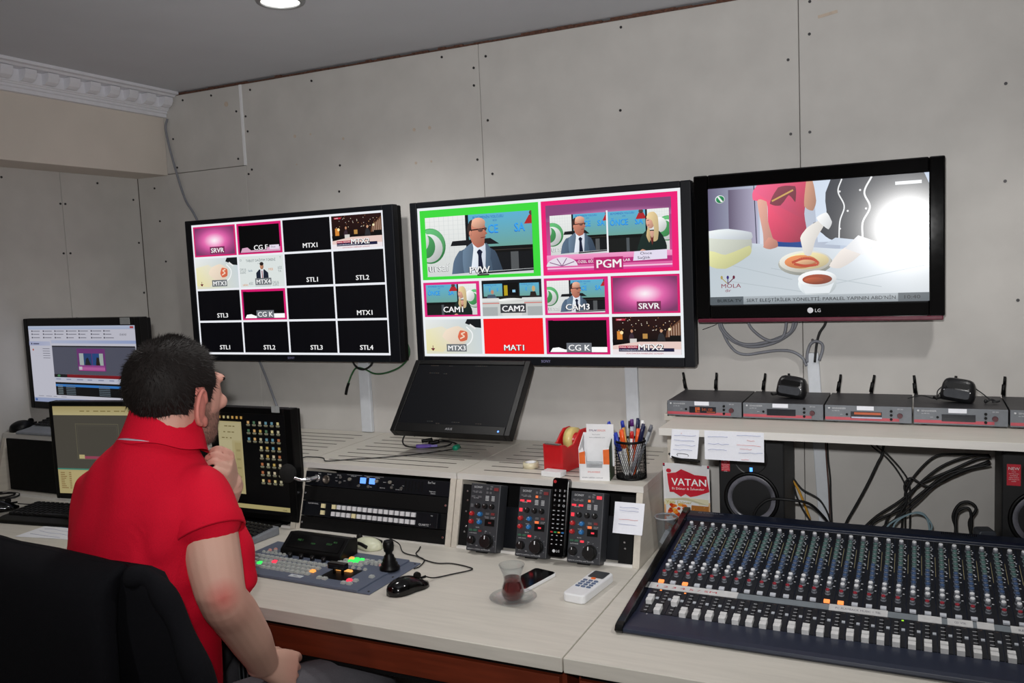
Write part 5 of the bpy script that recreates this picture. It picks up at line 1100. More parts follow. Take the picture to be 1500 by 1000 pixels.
for i in range(N):
    x0 = X1+PITCH_*(i-.52); 
    a, c = ly(-.797), ly(-.342)
    b = MB(); b.prism([(a, zp(-.797)-.003), (a, zp(-.797)-.0012), (c, zp(-.342)-.0012), (c, zp(-.342)-.003)], x0+.0007, x0+PITCH_-.0007, 'x'); b.build('channel_strip', m_strip, t)
    # printed legends: thin lines and marks on the strip
    Tn = Matrix.Translation((X1+PITCH_*i, 0, 0))
    def mark(x, y0, y1, w_, m=0):
        ln.prism([(ly(y0), zp(y0)-.0012), (ly(y0), zp(y0)-.0009), (ly(y1), zp(y1)-.0009), (ly(y1), zp(y1)-.0012)], X1+PITCH_*i+x-w_/2, X1+PITCH_*i+x+w_/2, 'x', m)
    mark(-.0125, -.51, -.42, .0008, 1)
    for y in (-.372, -.39, -.408, -.426, -.444, -.464, -.484, -.504, -.524, -.576, -.6): mark(.0075, y-.0012, y+.0012, .0035); 
    for y in (-.381, -.415, -.45, -.49): mark(.0095, y-.0018, y+.0018, .003, 2)
    for k in range(7): mark(-.0035, -.711-.013*k-.0005, -.711-.013*k+.0005, .008)
    mark(.0, -.80, -.704, .0022, 3)
stuff(ln.build('printed_legends', [m_print, M('ochre_line', (160, 150, 110), .6), M('pearl_dot', (190, 196, 206), .3), m_blackm], t))
def console_knob(name, body, cap, r=.0052, h=.0135):
    b = MB(); b.cyl((0, 0, 0), r*1.15, h*.3, 'z', 10, r*1.1); b.cyl((0, 0, h*.3), r*.98, h*.5, 'z', 10, r*.86); b.cyl((0, 0, h*.8), r*.86, h*.2, 'z', 10, r*.72, 1); return b.mesh(name, [body, cap])
kg = M('knob_grey', (116, 120, 128), .4); kw = M('knob_white_cap', (226, 228, 232), .4); kgr = M('knob_green_cap', (80, 112, 108), .4); kbl = M('knob_blue_cap', (66, 90, 128), .4); krd = M('knob_red_cap', (150, 40, 54), .4)
km = dict(w=console_knob('white_knob', kg, kw, .0058, .016), g=console_knob('green_knob', M('green_body', (104, 118, 120), .4), kgr), b=console_knob('blue_knob', M('blue_body', (94, 104, 122), .4), kbl), r=console_knob('red_knob', kg, krd))
mbw = MB(); mbw.bb(-.0058, .0058, -.0048, .0048, 0, .0055); mb_w = mbw.mesh('mute_button', M('mute_white', (204, 208, 216), .4)); mb_l = mbw.mesh('mute_button', EM('mute_lit', (255, 138, 70), 1.6))
fb = MB(); fb.prism([(-.0135, 0), (.0135, 0), (.013, .012), (.0028, .0125), (.0018, .006), (-.0018, .006), (-.0028, .0125), (-.013, .012)], -.0066, .0066, 'x'); fm = fb.mesh('fader_cap', M('fader_white', (216, 216, 216), .4))
pb = MB(); pb.bb(-.0032, .0032, -.003, .003, 0, .004); pbm = pb.mesh('solo_button', M('solo_button_white', (186, 192, 200), .4))
lb = MB(); lb.bb(-.002, .002, -.0018, .0018, 0, .002); l_off = lb.mesh('led', M('led_off', (60, 50, 46), .4)); l_on = lb.mesh('led', EM('led_orange', (255, 130, 50), 2)); l_gn = lb.mesh('led', EM('led_green', (150, 230, 40), 1.5))
LIT = {0, 2, 13, 14}; FAD = {0: -.752, 2: -.748}
rnd = random.Random(4)
for i in range(N):
    x = X1+PITCH_*i
    put(km['w'], 'white_knob', t, on(x, -.379), KR)
    for k in range(5): put(km['g'], 'green_knob', t, on(x, -.401-.0205*k), (KA, 0, 0))
    for k in range(4): put(km['b'], 'blue_knob', t, on(x-.001, -.504-.0195*k), KR)
    for y in (-.588, -.608): put(km['w'], 'white_knob', t, on(x-.002, y), KR)
    put(km['r'], 'red_knob', t, on(x-.003, -.634), KR)
    put(mb_l if i in LIT else mb_w, 'mute_button', t, on(x-.002, -.667), KR)
    put(l_on if i in (0, 2) else (l_gn if i == 18 else l_off), 'led', t, on(x+.007, -.703), KR)
    put(pbm, 'solo_button', t, on(x+.0085, -.738), KR)
    put(fm, 'fader_cap', t, on(x-.003, FAD.get(i, -.787+rnd.uniform(-.001, .001))), KR)
# scribble strip with paper labels
def strip(x0, x1, y0, y1, up, mat, nm): b = MB(); b.prism([(ly(y0), zp(y0)-.0012), (ly(y0), zp(y0)+up), (ly(y1), zp(y1)+up), (ly(y1), zp(y1)-.0012)], x0-MX, x1-MX, 'x'); return b.build(nm, mat, t)
strip(-.549, .30, -.698, -.677, -.0004, M('scribble_grey', (120, 128, 134), .6), 'scribble_strip')
m_tapew = M('masking_tape', (206, 206, 206), .7)
hw = MB()
for (a, c, word) in ((-.547, -.352, '1 2 3 4 5 / SM'), (-.166, -.055, 'PC PLAYBACK MUSIC 1 TEL'), (.0, .042, ''), (.052, .096, 'CD  VTR'), (.103, .132, ''), (.16, .2, 'REC')):
    strip(a, c, -.6985, -.6755, .0002, m_tapew, 'paper_label')
    if word:
        T = Matrix.Translation((a+.012-MX, ly(-.6925), zp(-.6925)+.0006)) @ Matrix.Rotation(KA, 4, 'X'); wl = text_geo(word)[2]*.0075; hw.text(word, 0, 0, 0, .0075, 1 if a < -.5 else 0, 'l', T, True, sx=min(2.4, (c-a-.024)/wl))
strip(.085, .125, -.85, -.836, .0006, m_tapew, 'paper_label')
T = Matrix.Translation((.092-MX, ly(-.847), zp(-.847)+.0012)) @ Matrix.Rotation(KA, 4, 'X'); hw.text('MASTER', 0, 0, 0, .006, 0, 'l', T, True)
stuff(hw.build('handwriting', [M('pencil', (110, 110, 124), .8), M('red_pen', (190, 70, 80), .8)], t))
lt = MB(); T = Matrix.Translation((.042, ly(-.314), zp(-.314)+.0072)) @ Matrix.Rotation(.02, 4, 'X')
lt.text('YAMAHA', .012, 0, 0, .0085, 0, 'l', T, True, sx=1.15); lt.lathe([(.0035, 0), (.0045, 0), (.0045, .0004), (.0035, .0004), (.0035, 0)], 16, 0, T @ Matrix.Translation((.005, .004, 0))); lt.build('lettering', M('badge_print', (150, 156, 172), .5), t)
b = MB()
for i in range(18): b.bb(.615+.0042*i, .617+.0042*i, ly(-.316), ly(-.302), zp(-.31)+.0062, zp(-.31)+.0076)
b.build('vent_slots', m_blackm, t)
for (x, y) in ((-.54, -.81), (-.52, -.806), (-.548, -.845)):
    b = MB(); b.cyl((x-MX, ly(y), zp(y)-.001), .0022, .0012, 'z', 8); b.build('screw', m_chrome, t)

# ------------------------------------------------------------------ things on the shelf: wireless receivers
ZS = 1.0842
m_rcv = M('receiver_grey', (112, 116, 122), .42, metal=.2); m_rtop = M('receiver_top', (44, 43, 46), .5); m_rose = M('receiver_red_band', (190, 80, 92), .45)
m_lcd_off = M('lcd_dark', (26, 28, 36), .25); m_lcd_on = EM('lcd_orange', (200, 84, 16), .7)
def receiver(i, label, lit, ants):
    x0 = -.6045+.1985*i
    t = thing('wireless_receiver', label, 'receiver', (x0+.098, -.19, ZS), (0, 0, 0), 'wireless microphone receivers on the shelf')
    b = MB(); b.bb(-.0975, .0975, -.096, .1, .004, .0425); b.build('case', m_rtop, t, .001)
    b = MB(); b.bb(-.0975, .0975, -.1, -.0955, .0035, .043); b.build('front_panel', m_rcv, t, .0012)
    b = MB(); b.bb(-.0965, .07, -.1006, -.1, .0075, .0145); b.build('red_band', m_rose, t)
    b = MB(); b.bb(-.038, .032, -.1012, -.1, .0125, .029); b.build('display', m_lcd_off, t)
    lt = MB(); lt.text('SENNHEISER', -.081, -.1006, .034, .0042, 0); lt.text('ew 300 G3', -.081, -.1006, .0285, .0028, 0); lt.lathe([(.0016, 0), (.003, .0022), (.0016, .0044)], 8, 0, Matrix.Translation((-.0875, -.1004, .034))); lt.text('EM 300', .066, -.1006, .036, .003, 0); lt.text('sync', -.062, -.1006, .0205, .0025)
    if lit == 1: lt.bb(-.022, -.018, -.1016, -.1012, .014, .0275, 1); lt.bb(-.017, -.01, -.1016, -.1012, .019, .0275, 1); lt.text('541.100', -.005, -.1016, .0185, .0075, 1, sx=.85); lt.bb(-.022, -.01, -.1016, -.1012, .0145, .0165, 1); lt.bb(.008, .03, -.1016, -.1012, .0145, .0165, 1)
    if lit == 2: lt.bb(-.03, .03, -.1016, -.1012, .022, .0275, 2); lt.bb(-.036, .032, -.1016, -.1012, .013, .0165, 3)
    lt.build('lettering', [m_print, M('lcd_digit_dark', (50, 22, 6), .4) if False else m_lcd_on, m_lcd_on, M('lcd_pale', (188, 192, 214), .3)], t)
    for z in (.032, .0225, .0125):
        b = MB(); b.cyl((.0525, -.1, z), .0033, -.0022, 'y', 12); b.build('button', m_black, t)
    b = MB(); b.cyl((.0715, -.1, .0215), .0064, -.006, 'y', 16, .0058); b.build('control_knob', M('wine_knob', (84, 40, 46), .4), t)
    b = MB(); b.cyl((-.0465, -.1, .0215), .003, -.0015, 'y', 10); b.build('socket', m_black, t)
    b = MB(); b.bb(-.024, .014, -.1009, -.1, .0325, .0425); b.build('paper_label', m_paper, t)
    for fx in (-.075, .075):
        b = MB(); b.cyl((fx, -.08, 0), .008, .005, 'z', 10); b.build('foot', m_blackm, t)
    for (ax, lean) in ants:
        b = MB(); T = Matrix.Translation((ax-(x0+.098), .1, .03)) @ Matrix.Rotation(lean, 4, 'Y')
        b.cyl((0, .006, 0), .0042, .02, 'z', 8, None, 0, T); b.cyl((-.0012, .006, .016), .0052, .026, 'z', 8, .0046, 0, T); b.cyl((0, .006, .04), .0038, .022, 'z', 8, .0032, 0, T); b.bb(-.005, .005, -.001, .012, -.006, .006, 0, T); b.build('antenna', m_black, t)
    if i == 0:
        b = MB(); b.bb(-.1005, -.0975, -.09, .02, -.0, .036); b.build('rack_bracket', m_blackm, t)
    return t
receiver(0, 'grey wireless receiver at the left shelf end with orange lit display', 1, ((-.601, -.16), (-.518, .05)))
receiver(1, 'grey wireless receiver with dark display under the first body pack, second from left', 0, ((-.388, .12), (-.318, 0)))
receiver(2, 'middle grey wireless receiver, display half orange and half white', 2, ((-.193, .13), (-.112, .16)))
receiver(3, 'grey wireless receiver with dark display under the body pack with the coiled lead', 0, ((-.002, -.1), (.081, .12)))
receiver(4, 'grey wireless receiver cut off by the right picture edge', 0, ((.193, .05), (.28, .1)))
def bodypack(x, label, cable):
    t = thing('body_pack', label, 'transmitter', (x, -.2, 1.1275), (-.16, .12, -.2))
    b = MB(); rings = []
    for i in range(9):
        u = i/8; z = .002+.056*math.sin(u*PI/2); wx = .038*max(.05, 1-u**3.2)**.5; wy = .019*max(.05, 1-u**3)**.5
        if i == 0: wx *= .9; wy *= .8
        rings.append([Vector((wx*abs(math.cos(a))**.55*math.copysign(1, math.cos(a)), wy*abs(math.sin(a))**.6*math.copysign(1, math.sin(a)), z)) for a in [2*PI*k/24 for k in range(24)]])
    b.loft(rings); b.build('pouch', M('black_leather', (22, 22, 24), .3, bump=.3, nscale=200), t)
    b = MB(); b.rbox(-.028, .028, .010, .03, -.0215, -.015, .007); b.build('clear_window', M('window_sheen', (70, 72, 76), .12, coat=.8), t)
    b = MB(); b.rbox(-.025, .025, .033, .046, -.0185, -.008, .005); b.build('flap', m_black, t)
    b = MB(); b.tube([(-.034, -.004, .006), (-.044, -.008, .002), (-.05, -.004, .004)], .003, 6); b.build('strap_end', m_black, t)
    for sx in (-1, 1):
        b = MB(); b.ell((sx*.028, -.018, .026), (.0022, .0012, .0022), 8, 6); b.build('press_stud', m_chrome, t)
    return t
bodypack(-.30, 'black leather body pack lying on the second receiver, without a lead', 0)
bodypack(.085, 'black leather body pack with coiled lead on the fourth receiver', 1)
b = MB(); b.tube([(-.022, -.18, 1.131), (.009, -.18, 1.139), (.04, -.19, 1.134), (.046, -.19, 1.155), (.07, -.185, 1.171), (.108, -.18, 1.169), (.135, -.18, 1.152), (.158, -.19, 1.134), (.17, -.19, 1.131)], .0014, 6); b.tube([(.042, -.2, 1.132), (.05, -.2, 1.15), (.075, -.195, 1.168), (.11, -.19, 1.165), (.125, -.2, 1.14)], .0014, 6); tag(b.build('microphone_lead', m_cable), 'thin black lead looped around the right body pack', 'cable')
b = MB(); b.tube([(.15, -.2, 1.131), (.16, -.2, 1.137), (.168, -.2, 1.131), (.175, -.205, 1.134), (.16, -.205, 1.131)], .0022, 6); b.ell((.147, -.2, 1.132), (.004, .004, .005), 10, 8); tag(b.build('lavalier_microphone', m_cable), 'tiny clip microphone lying beside the right body pack', 'microphone')

# ------------------------------------------------------------------ papers on the shelf front, leaflet, cup
def pinned(x0, x1, z0, z1, label, lines, bow=.0, skew=0.0):
    t = thing('note_paper', label, 'note', ((x0+x1)/2, -.449, z0)); W_, H_ = x1-x0, z1-z0
    rings = []
    for i in range(9):
        z = H_*i/8; yy = -.0006-bow*(1-i/8)**2; o = skew*(1-i/8); rings.append([Vector((-W_/2+o, yy, z)), Vector((W_/2+o, yy-bow*.2*(1-i/8), z)), Vector((W_/2+o, yy-bow*.2*(1-i/8)+.0006, z)), Vector((-W_/2+o, yy+.0006, z))])
    b = MB(); b.loft(rings, smooth=False); b.build('sheet', m_paper, t)
    b = MB()
    for (u0, u1, v, m) in lines: b.tube([(-W_/2+W_*(u0+(u1-u0)*j/6)+skew*(1-v), -.0016-bow*(1-v)**2*1.25, H_*v+random.uniform(-.0012, .0012)) for j in range(7)], .0005, 4, m, 3)
    stuff(b.build('handwriting', [m_ink, m_redink], t)); return t
t = pinned(-.55, -.482, 1.012, 1.083, 'small white note with a clip hanging at the shelf end above the leaflet', [(.1, .9, .8, 0), (.1, .85, .62, 0), (.15, .9, .45, 0), (.1, .8, .3, 0), (.35, .37, .88, 1)], .004, -.006)
b = MB(); b.tube([(-.02, -.006, .006), (-.02, -.008, .012), (.005, -.008, .011), (.006, -.006, .005)], .0008, 5, 0, 2); b.build('paper_clip', m_steel, t)
b = MB(); b.tube([(-.044, .004, .008), (-.03, -.004, .0005), (0, -.005, -.004), (.034, -.004, -.006)], .003, 6); b.build('dark_edge', m_black, t)
pinned(-.47, -.329, 1.012, 1.083, 'wide white handwritten note hanging from the shelf over the left loudspeaker', [(.06, .4, .8, 0), (.06, .42, .55, 0), (.06, .38, .35, 0), (.55, .95, .88, 0), (.72, .85, .72, 1), (.55, .95, .55, 1), (.6, .8, .42, 1), (.58, .98, .3, 0), (.62, .75, .06, 1)], .001)
t = thing('advertising_leaflet', 'glossy food leaflet reading VATAN leaning against the shelf side', 'leaflet', (-.562, -.262, .7402))
b = MB(); rings = []
for i in range(13):
    u = i/12; x = -.06+.117*u; yy = -.018+.034*u*u; zt = .216-.010*u*u
    rings.append([Vector((x, yy, .02)), Vector((x, yy+.001, .02)), Vector((x, yy+.001-.004, zt)), Vector((x, yy-.004, zt))])
b.loft(rings, smooth=False); b.build('sheet', m_white, t)
p = Pic(.117, .196, 'f0eef0'); w, h = p.w, p.h
p.vgrad(0, 0, w, h*.45, 'c8501c', 'e8c08a'); p.rect(0, h*.97, w, h, 'b01c3c'); p.rect(0, h*.955, w, h*.97, '3a2a4a')
rndf = random.Random(6)
for i in range(60): p.ell(w*(.02+.55*rndf.random()), h*(.05+.38*rndf.random()), w*.05*(.5+rndf.random()), h*.022, rndf.choice(['e8641c', 'f09030', 'c83a18', 'f0b050', 'a83014', 'e87830']), 8)
p.poly([(w*.55, h*.0), (w*.62, h*.42), (w*.98, h*.4), (w*.94, 0)], 'b8763a'); 
for i in range(40): x = w*(.6+.36*rndf.random()); y = h*(.04+.34*rndf.random()); p.line(x, y, x+w*.03, y+h*.02, w*.014, rndf.choice(['d89a50', '9a5a28', 'e8b878', 'c4823c']))
p.poly([(w*.02, h*.42), (w*.98, h*.42), (w*.98, h*.5), (w*.5, h*.53), (w*.02, h*.5)], 'e8e2c0'); p.text('Yeni Döner', w*.06, h*.44, h*.04, 'c0b020', sx=1.3)
p.poly([(w*.12, h*.72), (w*.1, h*.86), (w*.3, h*.88), (w*.42, h*.93), (w*.55, h*.9), (w*.7, h*.86), (w*.95, h*.85), (w*1.0, h*.62), (w*.75, h*.56), (w*.6, h*.54), (w*.5, h*.58), (w*.4, h*.54), (w*.24, h*.6), (w*.15, h*.6)], 'cc2034'); p.ell(w*.14, h*.9, w*.06, h*.03, 'cc2034', 10)
p.text('VATAN', w*.2, h*.7, h*.105, 'ffffff', sx=w*.74/(text_geo('VATAN', .02)[2]*h*.105), bold=.02); p.text('Et Döner & İskender', w*.2, h*.64, h*.032, 'ffffff', sx=w*.7/(text_geo('Et Döner & İskender')[2]*h*.032))
# the print is curved with the sheet
pr = []
for (x, y, z) in p.v:
    u = x/w; v = z/h; zt = .216-.010*u*u; pr.append((-.06+.117*u, -.018+.034*u*u-.0012+y*2-.004*v, .02+(zt-.02)*v))
p.v = pr
m_leaf = bpy.data.materials.new('leaflet_print'); m_leaf.use_nodes = True; nb = m_leaf.node_tree.nodes['Principled BSDF']; na = m_leaf.node_tree.nodes.new('ShaderNodeAttribute'); na.attribute_name = 'Col'; m_leaf.node_tree.links.new(na.outputs['Color'], nb.inputs['Base Color']); nb.inputs['Roughness'].default_value = .25
p.build('print', m_leaf, t, (0, 0, 0))
b = MB(); b.bb(-.052, .05, -.016, .02, 0, .02); b.build('foot_fold', m_white, t)
t = thing('plastic_cup', 'clear plastic cup between the cabinet and the mixing console', 'cup', (-.5935, -.372, .7402)); t.scale = (.74, .74, .72)
b = MB(); b.lathe([(.0001, 0), (.026, 0), (.027, .003), (.037, .128), (.0395, .129), (.0395, .133), (.036, .133), (.0255, .004), (.0001, .003)], 36); b.build('wall', THIN('clear_plastic', (240, 243, 245), .1), t)
b = MB(); b.lathe([(.0375, .129), (.0405, .129), (.0405, .134), (.0375, .134), (.0375, .129)], 36); b.build('rim', M('cup_rim', (168, 170, 176), .25), t)
b = MB(); T = Matrix.Translation((.0, -.004, .05)) @ Matrix.Rotation(.5, 4, 'Y') @ Matrix.Rotation(.3, 4, 'X'); b.bb(-.016, .016, -.001, .001, -.03, .036, 0, T); b.build('paper_tissue', m_paper, t)

# ------------------------------------------------------------------ loudspeakers
m_spk = M('speaker_vinyl', (14, 15, 18), .42); m_spks = M('speaker_side', (34, 32, 29), .6); m_cone = M('speaker_cone', (96, 96, 104), .3, noise=.75, nscale=22)  # cone blotched lighter grey: its reflections are painted into the colour
def speaker(x0, label, sticker):
    t = thing('loudspeaker', label, 'loudspeaker', (x0+.083, -.17, .7402))
    b = MB(); b.bb(-.083, .083, -.092, .1, 0, .288); b.build('cabinet', m_spks, t, .003)
    b = MB(); b.rbox(-.083, .083, 0, .288, -.1, -.092, .012); b.build('front_baffle', m_spk, t, .003)
    F = Matrix.Translation((0, -.1, .131)) @ Matrix.Rotation(PI/2, 4, 'X')
    b = MB(); b.lathe([(.058, -.004), (.0685, -.002), (.071, .001), (.069, .004), (.062, .003), (.058, -.004)], 40, 0, F); b.build('woofer_ring', m_black, t)
    b = MB(); b.lathe([(.062, .001), (.056, .003), (.05, .0), (.046, -.006), (.03, -.018), (.018, -.024), (.0001, -.026)], 40, 0, F); b.build('woofer_cone', m_cone, t)
    b = MB(); b.ell((0, 0, -.012), (.0185, .0185, .011), 24, 12, 0, F); b.build('dust_cap', m_spk, t)
    F2 = Matrix.Translation((0, -.1, .238)) @ Matrix.Rotation(PI/2, 4, 'X')
    b = MB(); b.lathe([(.043, .001), (.038, -.001), (.028, -.008), (.016, -.012), (.012, -.009), (.0001, -.006)], 36, 0, F2); b.build('tweeter', m_spk, t)
    b = MB(); b.bb(-.003, .004, -.102, -.1, .203, .213); b.build('power_light', EM('spk_blue', (80, 150, 255), 2.5), t)
    st = MB(); st.bb(sticker[0], sticker[1], -.1008, -.1, sticker[2], sticker[3]); k = st.build('sticker', M('red_sticker', (206, 30, 52), .5), t)
    lt = MB(); W_ = sticker[1]-sticker[0]; cx = (sticker[0]+sticker[1])/2
    lt.text('NEW', cx, -.1012, sticker[3]-.0135, .0072, 0, 'c')
    for i, s in enumerate(('6-inch', 'two-way active', 'bi-amplified', 'studio monitor', 'with long throw', 'woofer')): lt.text(s, cx, -.1012, sticker[3]-.0185-.0045*i, .0024, 0, 'c')
    lt.build('lettering', m_white, k)
    return t
speaker(-.475, 'black studio loudspeaker under the shelf, left of the wall trunking', (-.076, -.054, .2, .24))
speaker(.176, 'black studio loudspeaker at the right edge with red NEW sticker', (-.073, -.045, .208, .258))
t = None
# ------------------------------------------------------------------ cables
def cable(label, mat, r, *paths, group=None, name='cable'):
    b = MB()
    for p_ in paths: b.tube(p_, r, 7)
    return tag(b.build(name, mat), label, 'cable', group)
GB = 'black cables of the bundle behind the mixing console'
cable('black cable of the middle strand, ending farthest left, behind the console', m_cable, .0034, [(.165, -.1, .975), (.133, -.1, .968), (.072, -.1, .933), (.009, -.1, .897), (-.039, -.1, .849), (-.097, -.1, .802), (-.136, -.1, .76), (-.15, -.1, .745)], group=GB)
cable('black cable lowest but one in the bundle at the right end, behind the console', m_cable, .0034, [(.162, -.12, .97), (.117, -.12, .949), (.064, -.12, .928), (.009, -.12, .877), (-.039, -.12, .831), (-.104, -.12, .79), (-.12, -.12, .745)], group=GB)
cable('black cable topmost in the bundle at the right end, behind the console', m_cable, .003, [(.162, -.11, .98), (.117, -.11, .977), (.056, -.11, .948), (.001, -.11, .895), (-.031, -.11, .847), (-.072, -.11, .8), (-.08, -.11, .745)], group=GB)
cable('black cable thin, bowing highest before it drops, behind the console', m_cable, .0028, [(.162, -.09, .978), (.088, -.09, .976), (.041, -.09, .968), (.001, -.09, .926), (-.026, -.09, .879), (-.031, -.09, .851), (-.036, -.09, .80), (-.04, -.09, .745)], group=GB)
cable('black cable with a loop kinked upward halfway, behind the console', m_cable, .0028, [(.162, -.13, .971), (.086, -.13, .932), (.025, -.13, .898), (-.015, -.13, .917), (-.031, -.13, .894), (-.026, -.13, .853), (-.055, -.13, .80), (-.06, -.13, .745)], group=GB)
cable('black cable lowest of the bundle at the right end, behind the console', m_cable, .003, [(.162, -.14, .965), (.1, -.14, .945), (.04, -.14, .905), (0, -.14, .86), (-.05, -.14, .81), (-.1, -.14, .77), (-.11, -.14, .745)], group=GB)
cable('thick black cable hanging alone and slanting between trunking and bundle', m_cable, .0036, [(-.075, -.08, 1.06), (-.083, -.08, .973), (-.097, -.08, .936), (-.122, -.08, .878), (-.148, -.08, .824), (-.175, -.08, .77), (-.18, -.08, .745)])
cable('thin black cable curving from under the shelf into the bundle, left one', m_cable, .0022, [(-.13, -.08, 1.06), (-.113, -.08, .99), (-.077, -.08, .959), (-.047, -.08, .92), (-.028, -.08, .876), (-.03, -.08, .82), (-.03, -.08, .745)])
cable('thin black cable curving from under the shelf into the bundle, right one', m_cable, .0022, [(-.11, -.09, 1.06), (-.1, -.09, .993), (-.072, -.09, .967), (-.036, -.09, .924), (-.02, -.09, .888), (-.018, -.09, .82), (-.02, -.09, .745)])
cable('thin black cable hanging straight just right of the leaning trunking', m_cable, .0022, [(-.222, -.06, 1.06), (-.223, -.06, .999), (-.222, -.06, .943), (-.217, -.06, .886), (-.216, -.06, .828), (-.213, -.06, .745)])
cable('reddish-brown thin cable hanging along the leaning trunking', M('brown_cable', (84, 56, 50), .55), .002, [(-.228, -.05, 1.06), (-.229, -.05, .997), (-.226, -.05, .921), (-.222, -.05, .854), (-.219, -.05, .745)])
cable('black cable from the left loudspeaker crossing in front of the trunking, upper', m_cable, .0024, [(-.34, -.1, .9), (-.312, -.1, .891), (-.286, -.1, .86), (-.249, -.1, .84), (-.233, -.1, .823), (-.218, -.1, .79), (-.21, -.1, .745)])
cable('black cable dropping steeply right beside the left loudspeaker', m_cable, .0026, [(-.33, -.1, .91), (-.312, -.1, .881), (-.302, -.1, .842), (-.286, -.1, .805), (-.265, -.1, .77), (-.26, -.1, .745)])
cable('orange-yellow cable dropping beside the left loudspeaker', m_orangec, .0034, [(-.33, -.09, .92), (-.312, -.09, .883), (-.296, -.09, .853), (-.282, -.09, .816), (-.27, -.09, .78), (-.262, -.1, .747), (-.235, -.125, .747), (-.20, -.13, .748)])
cable('black cable arching over the woofer of the left loudspeaker', m_cable, .0036, [(-.392, -.277, .79), (-.383, -.279, .836), (-.365, -.281, .862), (-.34, -.281, .877), (-.29, -.28, .878), (-.25, -.26, .866), (-.222, -.23, .83), (-.19, -.2, .775), (-.16, -.19, .745)])
cable('pale blue-grey thin cable looped on the desk behind the console', m_bluec, .0024, [(-.085, -.15, .745), (-.071, -.15, .79), (-.039, -.15, .817), (.001, -.15, .834), (.021, -.15, .822), (.032, -.15, .795), (.001, -.15, .775), (-.03, -.15, .76), (-.05, -.15, .745)], [(-.06, -.17, .745), (-.054, -.16, .8), (-.015, -.16, .832), (.017, -.16, .828), (.027, -.16, .79), (.02, -.16, .745)])
cable('coiled thick black cable standing left of the right loudspeaker', m_cable, .0036, [(.08, -.14, .745), (.086, -.14, .795), (.08, -.14, .829), (.094, -.14, .86), (.116, -.14, .867), (.131, -.14, .851), (.116, -.14, .815), (.125, -.14, .77), (.13, -.14, .745)], [(.089, -.16, .745), (.086, -.15, .828), (.101, -.15, .852), (.117, -.15, .85), (.12, -.15, .81), (.115, -.15, .745)])
t = thing('power_adapter', 'dark grey power adapter lying beside the right loudspeaker', 'adapter', (.146, -.2, .7402), (0, 0, .3)); b = MB(); b.rbox(-.02, .02, 0, .08, -.02, .02, .008); b.build('case', M('adapter_grey', (64, 68, 76), .5), t, .003)
cable('grey cable running from the cornice down the wall behind the left screen', m_greyc, .0045, [(-2.625, -.008, 2.128), (-2.637, -.008, 2.087), (-2.616, -.008, 1.981), (-2.566, -.008, 1.82), (-2.514, -.008, 1.738), (-2.4, -.008, 1.5), (-2.249, -.008, 1.183), (-2.181, -.008, 1.015), (-2.15, -.009, .945)])
cable('grey cable coiled in loops hanging under the right television', m_greyc, .0042, [(-.52, -.02, 1.36), (-.518, -.02, 1.314), (-.509, -.02, 1.288), (-.477, -.02, 1.258), (-.429, -.02, 1.243), (-.372, -.02, 1.252), (-.326, -.02, 1.277), (-.305, -.02, 1.308), (-.30, -.02, 1.36)], [(-.514, -.026, 1.36), (-.512, -.026, 1.314), (-.496, -.026, 1.282), (-.458, -.026, 1.254), (-.41, -.026, 1.252), (-.354, -.026, 1.268), (-.316, -.026, 1.292), (-.311, -.026, 1.36)],
      [(-.517, -.014, 1.36), (-.515, -.014, 1.312), (-.506, -.014, 1.278), (-.491, -.014, 1.248), (-.469, -.014, 1.226), (-.44, -.014, 1.22), (-.402, -.014, 1.226), (-.355, -.014, 1.232), (-.318, -.014, 1.229), (-.291, -.014, 1.212), (-.279, -.02, 1.19)], [(-.434, -.033, 1.36), (-.432, -.033, 1.311), (-.413, -.033, 1.285), (-.387, -.033, 1.266), (-.363, -.033, 1.262), (-.335, -.033, 1.281), (-.326, -.033, 1.36)])
cable('short grey cable loop standing out of the leaning trunking top', m_greyc, .004, [(-.277, -.022, 1.2), (-.276, -.022, 1.225), (-.268, -.022, 1.25), (-.254, -.022, 1.259), (-.238, -.022, 1.252), (-.236, -.022, 1.235), (-.245, -.024, 1.205)])
cable('black cable from the right television into the leaning trunking', m_cable, .0034, [(-.222, -.02, 1.36), (-.228, -.02, 1.309), (-.244, -.02, 1.281), (-.252, -.02, 1.248), (-.257, -.021, 1.2)])
cable('green cable bowing out below the left wall screen', m_green, .003, [(-1.60, -.03, 1.30), (-1.579, -.03, 1.262), (-1.568, -.03, 1.233), (-1.576, -.03, 1.203), (-1.612, -.03, 1.172), (-1.669, -.03, 1.152), (-1.717, -.03, 1.149), (-1.754, -.03, 1.163), (-1.791, -.03, 1.168), (-1.813, -.03, 1.145), (-1.831, -.03, 1.111)])
cable('black plug end of the green cable hanging below the left wall screen', m_black, .005, [(-1.829, -.03, 1.113), (-1.837, -.03, 1.095), (-1.844, -.03, 1.072)], name='cable_plug')
cable('short black cable bow under the left wall screen', m_cable, .0036, [(-1.805, -.034, 1.22), (-1.801, -.034, 1.189), (-1.785, -.034, 1.17), (-1.763, -.034, 1.163), (-1.739, -.034, 1.17), (-1.72, -.034, 1.187), (-1.715, -.034, 1.22)])
cable('stray thin wire sticking out under the left end of the right television', m_steel, .001, [(-.52, -.02, 1.33), (-.526, -.01, 1.309), (-.569, -.006, 1.292)])
